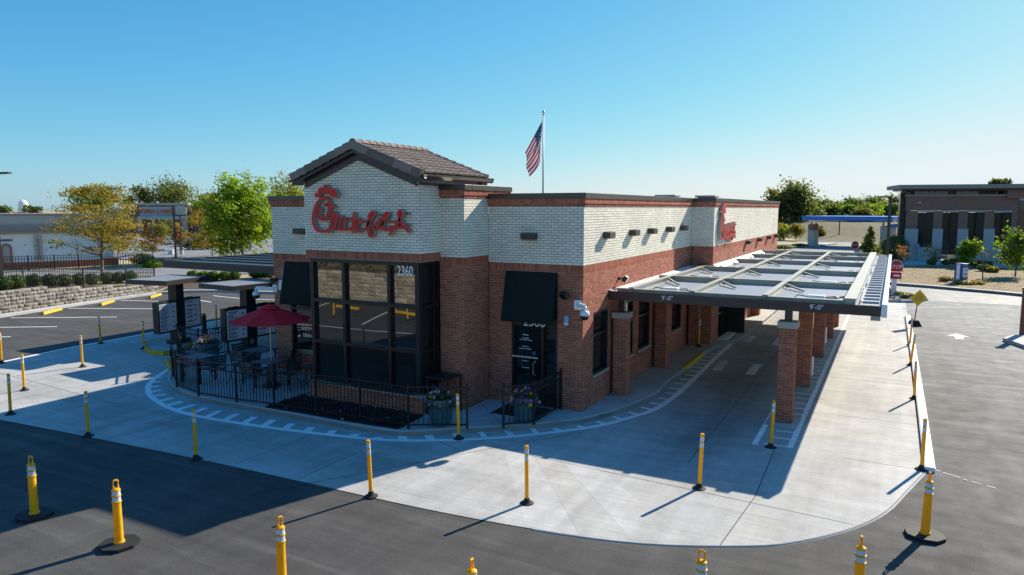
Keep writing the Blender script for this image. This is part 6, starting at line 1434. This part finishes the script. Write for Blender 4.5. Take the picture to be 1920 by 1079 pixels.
# cars in the far car park
def make_car(body):
    t = thing('parked_car', '-', 'car'); b = MB(); w = .9
    prof = [(-2.3,.35),(-2.32,.75),(-2.15,.95),(-1.1,1.02),(-.55,1.58),(1.2,1.62),(1.95,1.12),(2.25,1.0),(2.3,.55),(2.25,.35)]; n = len(prof)
    V = [(x, -w*(1 if z < 1.1 else .80), z) for x, z in prof]+[(x, w*(1 if z < 1.1 else .80), z) for x, z in prof]
    b.add(V, [(i, (i+1) % n, n+(i+1) % n, n+i) for i in range(n)]+[tuple(range(n-1, -1, -1)), tuple(range(n, 2*n))]); b.build('body', body, t, bevel=.05)
    for s_ in (-1, 1): b = MB(); b.add([(-1.0, s_*.885, 1.08), (-.5, s_*.76, 1.5), (1.15, s_*.76, 1.53), (1.8, s_*.885, 1.12)], [(0,1,2,3)]); b.v = [(v[0], v[1]*1.015, v[2]) for v in b.v]; b.build('side_window', 'darkglass', t)
    b = MB(); b.add([(-1.13, -.72, 1.07), (-1.13, .72, 1.07), (-.60, .64, 1.56), (-.60, -.64, 1.56)], [(0,1,2,3)]); b.build('windscreen', 'darkglass', t)
    b = MB(); b.add([(1.98, -.72, 1.15), (1.98, .72, 1.15), (1.28, .64, 1.60), (1.28, -.64, 1.60)], [(3,2,1,0)]); b.build('rear_window', 'darkglass', t)
    for x in (-1.45, 1.4):
        for s_ in (-1, 1): b = MB(); b.lathe([(.34, -.11), (.34, .11)], 16); b.v = [(x+v[0], s_*.82+v[2], .34+v[1]) for v in b.v]; wh = b.build('wheel', 'rubber', t); c = MB(); c.lathe([(.2, -.012), (.2, .012)], 12); c.v = [(x+v[0], s_*.935+v[2], .34+v[1]) for v in c.v]; c.build('rim', 'steel', wh)
    for s_ in (-1, 1): b = MB(); b.box((-2.335, s_*.62-.18, .68), (-2.29, s_*.62+.18, .82)); b.build('headlight', 'whitemetal', t); b = MB(); b.box((2.27, s_*.7-.14, .72), (2.315, s_*.7+.14, .92)); b.build('tail_light', 'stopred', t)
    return t
M['car_black'] = mat('car_black', (.015,.016,.018), .25, .3, .5, coat=.8); M['car_white'] = mat('car_white', (.70,.71,.72), .25, 0, .5, coat=.8); M['car_blue'] = mat('car_blue', (.03,.07,.16), .25, .3, .5, coat=.8); M['car_silver'] = mat('car_silver', (.45,.47,.49), .28, .5, .5, coat=.8)
CP = {c: None for c in ('car_black', 'car_white', 'car_blue', 'car_silver')}
for x, y, c, rz, lb in [(371,469,'car_black',200,'black off-road car right of the light poles in the far car park'),(321,459,'car_white',170,'white car in the middle of the far car park'),(243,459,'car_silver',160,'silver car seen under the gold tree branches'),(358,458,'car_blue',185,'blue car behind the black off-road car'),(352,463,'car_blue',200,'dark blue car touching the black off-road car on its left'),(222,466,'car_black',170,'dark car at the corner of the white store'),(386,460,'car_white',190,'white car half hidden by the golden tree'),(362,452,'car_silver',180,'silver car farthest back in the far car park'),(398,457,'car_silver',175,'silver car right of the black off-road car, under the golden tree'),(378,456,'car_white',185,'white car directly behind the black off-road car roof'),(408,463,'car_black',195,'black car rightmost in the far car park'),(336,457,'car_blue',180,'blue car beside the right car park light pole')]:
    p = GT(x, y)
    if CP[c] is None: CP[c] = o = make_car(c)
    else: o = dup(CP[c], p)
    o.location = tuple(p); o.rotation_euler = (0, 0, rad(rz)); o['label'] = lb; o['group'] = 'cars in the far car park'

# ------------------------------------------------------------------ office building, blue canopy and signs to the east
bk = thing('office_building', 'brown and grey brick office with tall windows and flat overhanging roof', 'building', (0, 0, 0)); bo = G(1697, 489, 0); q = G(1925, 493.5, 0); bu = q-bo; bu /= np.linalg.norm(bu); bn = np.array([bu[1], -bu[0], 0]); bn = bn if (CAM-bo) @ bn > 0 else -bn
def bp_(px, py, d=0): q = onp(px, py, bo+bn*d, bn); return (q-bo) @ bu, q[2]
def bbox(nm, px0, px1, y0, y1, dp, m, back=0.0, parent=None, ext=0):
    (a, zt), (c, z_) = bp_(px0, y0, dp), bp_(px1, y1, dp); b = MB(); wallbox(b, min(a, c), max(a, c)+ext, max(0.0, min(zt, z_)), max(zt, z_), dp, 0, back, bo, bu, bn); return b.build(nm, m, parent or bk)
WX = [(1720.5,1750,1718,1748),(1766.5,1797,1764,1794.5),(1814,1846,1811,1843),(1863.5,1897,1860,1893)]
cuts = [1700]+[v for w in WX for v in (w[0]-.8, w[1]+1.0)]+[1912]
for i in range(0, len(cuts), 2): bbox('brick_wall', cuts[i], cuts[i+1], 395.8, 429, 0, 'brownbrick', 3); bbox('block_wall', cuts[i]-2, cuts[i+1]-2, 429.3, 497, .05, 'greyblock', 3)
bbox('brick_wall', 1700.2, 1912.2, 367, 395.5, .004, 'brownbrick', 3)
bbox('upper_wall', 1701, 1935, 354, 366.8, -1.2, 'brownbrick', 4, ext=8); bbox('ledge', 1699, 1914, 365.5, 368.3, .25, 'greystucco', 1)
bbox('roof', 1686, 1960, 347.0, 352.5, 1.2, 'greystucco', 5, ext=10); bbox('roof_soffit', 1692, 1960, 352.8, 356, .6, 'bronze', 4, ext=10)
for k, (a0, a1, b0, b1) in enumerate(WX):
    bbox('lintel', a0, a1+1.5, 395.5, 398.5, .12, 'greyblock', .1)
    wf = bbox('window', b0, b1+1, 399, 464 if k != 1 else 478, -.03, 'officeglass', .3)
    for ch in ((b0+b1)/2,): bbox('mullion', ch-.4, ch+.6, 399, 463, -.03, 'frame', .05, wf)
    for yy in (412, 427, 442): bbox('transom', b0+.5, b1+.5, yy, yy+.9, -.035, 'frame', .04, wf)
    bbox('apron', b0-.3, b1+1.3, 464.3, 490, .08, 'greyblock', 11) if k != 1 else bbox('door', 1766, 1778, 452, 477, -.02, 'black', .05)
for a, c in [(1715,1726.5),(1727.5,1739.5),(1740.5,1752.5),(1753.5,1766),(1767,1777),(1793,1806),(1807,1819),(1820,1834),(1869,1880)]: bbox('clerestory_window', a, c, 359.4, 366.2, -1.1, 'darkglass', -1.0+2.15)
bbox('glass_corner', 1690.5, 1700, 361, 489, -.6, 'spandrel', 1.6)
for yy in (370, 385, 400, 415, 430, 445, 460, 475): bbox('transom', 1690.3, 1700, yy, yy+1, -.52, 'frame', .05)
bbox('corner_post', 1688.8, 1690.6, 361, 489, -.4, 'frame', .3)
bbox('tower', 1913, 1990, 376, 489, .1, 'darkglass', 8); bbox('tower_band', 1912.6, 1990, 372.5, 376, .3, 'greyblock', 8)
bbox('tower_wall', 1890.5, 1990, 351.5, 372, .35, 'brownbrick', 7)
b = MB(); bbox('wall_light', 1722.5, 1727, 379.4, 381, .15, 'whitemetal', .0)
t = thing('pavement', 'shaded pale pavement along the office front', 'pavement', (0, 0, 0)); b = MB(); P_ = [G(x, y)[:2] for x, y in [(1690,490),(1925,497),(1925,503),(1690,498)]]; b.prism([tuple(p) for p in P_][::-1], 0, .12); o = b.build('slab', 'walk', t); bpy.data.objects.remove(t); o.name = 'pavement'; struct(o)
for k, x in enumerate((1710, 1799.5, 1870.5)):
    p = G(x, 487+(x-1710)*.02, .0)-bn*(-2.0); hgt = above(p, x, 462)[2]; t = thing('parking_sign', ['small blue and white parking sign near the office corner','small blue and white parking sign before the middle office pier','small blue and white parking sign before the right office window'][k], 'sign', (p[0], p[1], 0), 0, 'blue parking signs'); b = MB(); b.tube([(0, 0, 0), (0, 0, hgt)], .03, 6); b.build('pole', 'galv', t)
    r_ = np.array([_r[0], _r[1], 0]); r_ /= np.linalg.norm(r_); f_ = np.array([_f[0], _f[1], 0]); f_ /= np.linalg.norm(f_)
    b = MB(); b.obox(-f_*.05+np.array([0, 0, hgt-.0]), r_*.16, f_*.01, (0, 0, .24)); b.build('sign_plate', mat('accessible_blue', (.04,.22,.50), .5), t); b = MB(); b.obox(-f_*.063+np.array([0, 0, hgt+.04]), r_*.06, f_*.002, (0, 0, .09)); b.build('symbol', 'whitemetal', t)
t = thing('low_sign', 'low white sign board beside the bronze light pole', 'sign', G(1683, 489, 0)); b = MB(); b.box((-.95, -.05, 1.3), (.95, .05, 1.85)); b.build('board', 'blind', t)
for x in (-.8, .8): b = MB(); b.box((x-.04, -.04, 0), (x+.04, .04, 1.3)); b.build('leg', 'frame', t)
bc = thing('blue_canopy', 'flat bright blue canopy on two stone piers before the grassy hill', 'canopy', (0, 0, 0)); co = G(1523, 461, 0); cu_ = G(1660, 466, 0)-co; cu_ /= np.linalg.norm(cu_); cn = np.array([cu_[1], -cu_[0], 0]); cn = cn if (CAM-co) @ cn > 0 else -cn
def cbx(nm, px0, px1, y0, y1, dp, m, back, ext=0):
    a_ = onp(px0, y0, co+cn*dp, cn); c_ = onp(px1, y1, co+cn*dp, cn); a, c = (a_-co) @ cu_, (c_-co) @ cu_; b = MB(); wallbox(b, min(a, c), max(a, c), min(a_[2], c_[2]) if y1 < 458 else 0, max(a_[2], c_[2]), dp, 0, back, co, cu_, cn); return b.build(nm, m, bc)
cbx('roof_fascia', 1504, 1674, 405.5, 415.2, 1.6, 'bluemetal', 7.5); cbx('roof_lower', 1514, 1664, 415.3, 417.5, 1.0, 'signblue', 6.5)
cbx('pier', 1515, 1525.5, 432, 461, .0, 'greyblock', 1.6); cbx('pier_top', 1515.5, 1526, 421, 431.9, .03, 'brownbrick', 1.62); cbx('pier', 1651, 1660, 424, 467, .0, 'greyblock', 4)
for a in (1521, 1529, 1655): cbx('steel_stub', a, a+1.8, 417.6, 421 if a < 1600 else 424, -.6, 'bronze', -.8+1.6)
cbx('pad', 1512, 1536, 459, 461.5, .6, 'walk', 6)
t = thing('blue_entry_canopy', 'second blue canopy edge joining the office corner', 'canopy', (0, 0, 0)); b = MB(); a_ = onp(1666, 421, co, cn); c_ = onp(1692, 427, co, cn); wallbox(b, (a_-co) @ cu_, (c_-co) @ cu_, c_[2], a_[2], 0, 0, 5, co, cu_, cn); b.build('fascia', 'bluemetal', t)
def octagon(b, c, r, right, up, n, th, mi=0):
    V = []
    for s_ in (0, 1):
        for i in range(8): a = math.pi/8+i*math.pi/4; V.append(np.array(c)+np.array(right)*r*math.cos(a)+np.array(up)*r*math.sin(a)+np.array(n)*th*s_)
    b.add(V, [tuple(range(8))[::-1], tuple(range(8, 16))]+[(i, (i+1) % 8, 8+(i+1) % 8, 8+i) for i in range(8)], mi)
RT = np.array([_r[0], _r[1], 0.]); RT /= np.linalg.norm(RT); FW = np.array([_f[0], _f[1], 0.]); FW /= np.linalg.norm(FW); UP = np.array([0, 0, 1.])
def stop_sign(label, base, zc, r):
    t = thing('stop_sign', label, 'stop sign', base); b = MB(); b.tube([(0, 0, 0), (0, 0, zc+r*.9)], .035, 6); b.build('pole', 'bronze', t)
    b = MB(); octagon(b, -FW*.045+UP*zc, r, RT, UP, -FW, .004, 0); b.build('border', 'whitemetal', t); b = MB(); octagon(b, -FW*.050+UP*zc, r*.92, RT, UP, -FW, .004, 0); b.build('sign_plate', 'stopred', t)
    text('stop_lettering', 'STOP', r*.72, -FW*.058+UP*zc, RT, UP, 'lettering', t, extrude=.002, sx=.95); return t
s1_ = G(1677, 550, .1); stop_sign('red stop sign on the rocky island at the end of the drive-through lane', s1_, above(s1_, 1681, 501)[2]-.1, .45)
s2_ = G(1602, 477, 0); stop_sign('red stop sign farther away before the blue canopy', s2_, above(s2_, 1603, 460)[2], .48)
b = MB(); b.box((-.25, -.2, .0), (.25, .2, .55)); 
t = thing('sign_plinth', 'white block at the foot of the farther stop sign', 'block', s2_-FW*.5); b.build('block', 'walk', t)
# rocky island
ip = [tuple(G(x, y)[:2]) for x, y in [(1640,545),(1662,548),(1700,553),(1728,559),(1737,564),(1722,567.5),(1690,568),(1640,566)]]
b = MB(); b.prism(ip[::-1], 0, .11); isl2 = struct(b.build('rocky_island', 'brownmulch')); b = MB(); kerb(b, ip+ip[:1], .18, 0, .15, side=0); struct(b.build('kerb', 'walk'))
for k in range(46):
    x, y = random.uniform(min(p[0] for p in ip), max(p[0] for p in ip)), random.uniform(min(p[1] for p in ip), max(p[1] for p in ip))
    if not inside(x, y, ip): continue
    b = MB(); rr = random.uniform(.10, .26); V = []
    for i in range(4):
        for j in range(7): e = math.pi*(i+.3)/3.6; a = 2*math.pi*j/7; q_ = rr*random.uniform(.75, 1.15); V.append((x+q_*math.sin(e)*math.cos(a), y+q_*math.sin(e)*math.sin(a), .12+q_*.55*math.cos(e)))
    b.add(V, [(i*7+j, i*7+(j+1) % 7, (i+1)*7+(j+1) % 7, (i+1)*7+j) for i in range(3) for j in range(7)]+[tuple(range(7))]); b.build('rock', 'rock', isl2)
p = G(1675, 554, .1); t = thing('mailbox', 'red and white drop box below the near stop sign', 'drop box', p); b = MB(); b.box((-.14, -.14, 0), (.14, .14, 1.0)); b.build('pedestal', 'whitemetal', t); b = MB(); b.box((-.36, -.2, 1.0), (.36, .2, 1.4)); b.build('box_head', 'stopred', t, bevel=.02); b = MB(); b.box((-.05, -.206, 1.14), (.28, -.2005, 1.25)); b.build('print', 'lettering', t)
# yellow diamond on a weighted stand
p = G(1714, 611, .0); t = thing('diamond_sign', 'yellow diamond warning sign leaning on a black weighted stand', 'sign', p); b = MB(); b.add([(-.30,-.25,0),(.30,-.25,0),(.30,.25,0),(-.30,.25,0),(-.17,-.14,.26),(.17,-.14,.26),(.17,.14,.26),(-.17,.14,.26)], [(0,1,5,4),(1,2,6,5),(2,3,7,6),(3,0,4,7),(4,5,6,7)]); b.build('stand', 'rubber', t, bevel=.02)
tp = above(p, 1722, 559)-p; b = MB(); b.tube([(0, 0, .2), tuple(tp*.98)], .022, 8); b.build('pole', 'bronze', t)
ln = np.array(tp)/np.linalg.norm(tp); r2 = RT; u2 = np.cross(r2, -FW); u2 = ln; n2 = np.cross(r2, u2); n2 = n2 if n2 @ FW < 0 else -n2; hd_ = .38
b = MB(); c_ = tp+n2*.03; b.add([c_-r2*hd_, c_-u2*hd_, c_+r2*hd_, c_+u2*hd_], [(0,1,2,3)]); c2 = tp+n2*.024; b.add([c2-r2*hd_, c2-u2*hd_, c2+r2*hd_, c2+u2*hd_], [(3,2,1,0)]); b.build('sign_plate', 'warnyellow', t)
b = MB()
for dz, w in ((.16, .08), (.09, .15), (.02, .20), (-.05, .21), (-.12, .22)): 
    x = -w
    while x < w: q_ = random.uniform(.03, .07); c3 = tp+n2*.033+u2*dz+r2*(x+q_/2); b.obox(c3, r2*q_/2, u2*.014, n2*.001); x += q_+.02
b.build('sign_print', 'stopred', t)
# blue and white monument sign
p = G(1801, 531, .16); s_ = depth(p)/FPX; t = thing('monument_sign', 'blue and white upright sign standing on the dry lawn', 'sign', p); H_ = above(p, 1801, 494)[2]-.16; w_ = 7.5*s_
rt = RT*.96+FW*.26; rt /= np.linalg.norm(rt); nn_ = np.array([rt[1], -rt[0], 0]); nn_ = nn_ if nn_ @ FW < 0 else -nn_
b = MB(); b.obox(UP*H_/2, rt*w_, nn_*.30, UP*H_/2); b.build('cabinet', 'signblue', t, bevel=.01); b = MB(); b.obox(UP*H_*.5-rt*(w_+.002), rt*.004, nn_*.14, UP*H_*.46); b.build('edge_strip', 'whitemetal', t); b = MB(); b.obox(UP*H_*.55+nn_*.305+rt*w_*.1, rt*w_*.82, nn_*.004, UP*H_*.24); b.build('face_panel', 'whitemetal', t)
b = MB()
for z, x0, x1 in ((.90, -.6, .7), (.72, -.4, .8), (.66, -.2, .6), (.5, -.5, .5), (.24, -.6, .8), (.16, -.5, .4)): b.obox(UP*H_*z+nn_*.312+rt*w_*(x0+x1)/2, rt*w_*(x1-x0)/2, nn_*.001, UP*H_*.018)
b.build('sign_print', 'blind', t); b = MB(); b.obox(UP*H_*.45+nn_*.312+rt*w_*.1, rt*w_*.4, nn_*.002, UP*H_*.03); b.build('sign_emblem', 'orange', t); b = MB(); b.box((-.75, -.4, -.02), (.75, .4, .06)); b.build('footing', 'walk', t)
# dark planter block at the right edge
p = G(1905, 645, 0); t = thing('pole_island', 'dark shaded kerbed island round the right edge light pole', 'kerb island', p); bpy.data.objects.remove(t)
b = MB(); b.prism([tuple(G(x, y)[:2]) for x, y in [(1880,640),(1900,634),(1990,640),(1990,668),(1925,656)]][::-1], 0, .14); struct(b.build('kerb_island', 'walk'))
# ------------------------------------------------------------------ flagpole and flag
v = ray(1018, 391); fp = CAM+v*48/(v @ _f); fp[2] = 0.0; H_ = above(fp, 1019, 213)[2]; t = thing('flagpole', 'tall grey flagpole rising behind the restaurant roof', 'flagpole', fp); b = MB(); b.tube([(0, 0, 0), (0, 0, H_*.5), (0, 0, H_)], [.075, .06, .04], 10); b.build('pole', 'galv', t, smooth=True); b = MB(); b.lathe([(.01, -.10), (.07, -.07), (.1, 0), (.07, .07), (.01, .1)], 12, (0, 0, H_+.1)); b.build('finial', 'steel', t, smooth=True); b = MB(); b.lathe([(.09, -.03), (.09, .02)], 10, (0, 0, H_-.05)); b.build('truck', 'steel', t)
FPX_ = lambda x, y: above(fp, x, y)-fp
fl = thing('flag', 'red white and blue striped flag hanging limp from the flagpole', 'flag', fp); A_, B_, C_, D_ = FPX_(1017, 226), FPX_(1013.5, 280), FPX_(984.5, 287), FPX_(991, 332)
nu, nv = 40, 26; V = []
for j in range(nv+1):
    for i in range(nu+1):
        a, c = i/nu, j/nv                          # a along the fly, c from top to bottom
        e = a**.9; top = A_*(1-e)+C_*e; bot = B_*(1-e)+D_*e+RT*math.sin(math.pi*a)*.28-UP*math.sin(math.pi*a)*.05
        q = top*(1-c)+bot*c+FW*(.16*math.sin(9*c+3*a)*(.3+a)+.08*math.sin(17*c-4*a))+RT*(.05*math.sin(8*c)*a); V.append(q)
MI = []; F = []
for j in range(nv):
    for i in range(nu):
        F.append((j*(nu+1)+i, j*(nu+1)+i+1, (j+1)*(nu+1)+i+1, (j+1)*(nu+1)+i)); s_ = j*13//nv; cant = i < nu*.40 and s_ < 7
        MI.append(2 if cant else (0 if s_ % 2 == 0 else 1))
b = MB(); b.add(V, F); b.m = MI; M['flag_red'] = mat('flag_red', (.40,.018,.05), .8, trans=.25, tt=(1, 1, 1)); M['flag_white'] = mat('flag_white', (.68,.68,.72), .8, trans=.25, tt=(1, 1, 1)); M['flag_blue'] = mat('flag_blue', (.02,.035,.15), .8, trans=.2, tt=(1, 1, 1))
b.build('cloth', ['flag_red', 'flag_white', 'flag_blue'], fl, smooth=True)
b = MB()
for rr in range(9):
    for cc in range(6 if rr % 2 == 0 else 5):
        a = (.5+cc+(0 if rr % 2 == 0 else .5))/6*.40; c = (.5+rr)/9*7/13; i, j = a*nu, c*nv; q = np.array(V[int(round(j))*(nu+1)+int(round(i))]); n0 = -FW*.02
        for s2 in (-1, 1):
            P5 = [q+n0*s2+RT*(.05*(1 if k % 2 == 0 else .42)*math.sin(k*math.pi/5))+UP*(.05*(1 if k % 2 == 0 else .42)*math.cos(k*math.pi/5)) for k in range(10)]; b.add(P5, [tuple(range(10))])
b.build('stars', 'flag_white', fl)
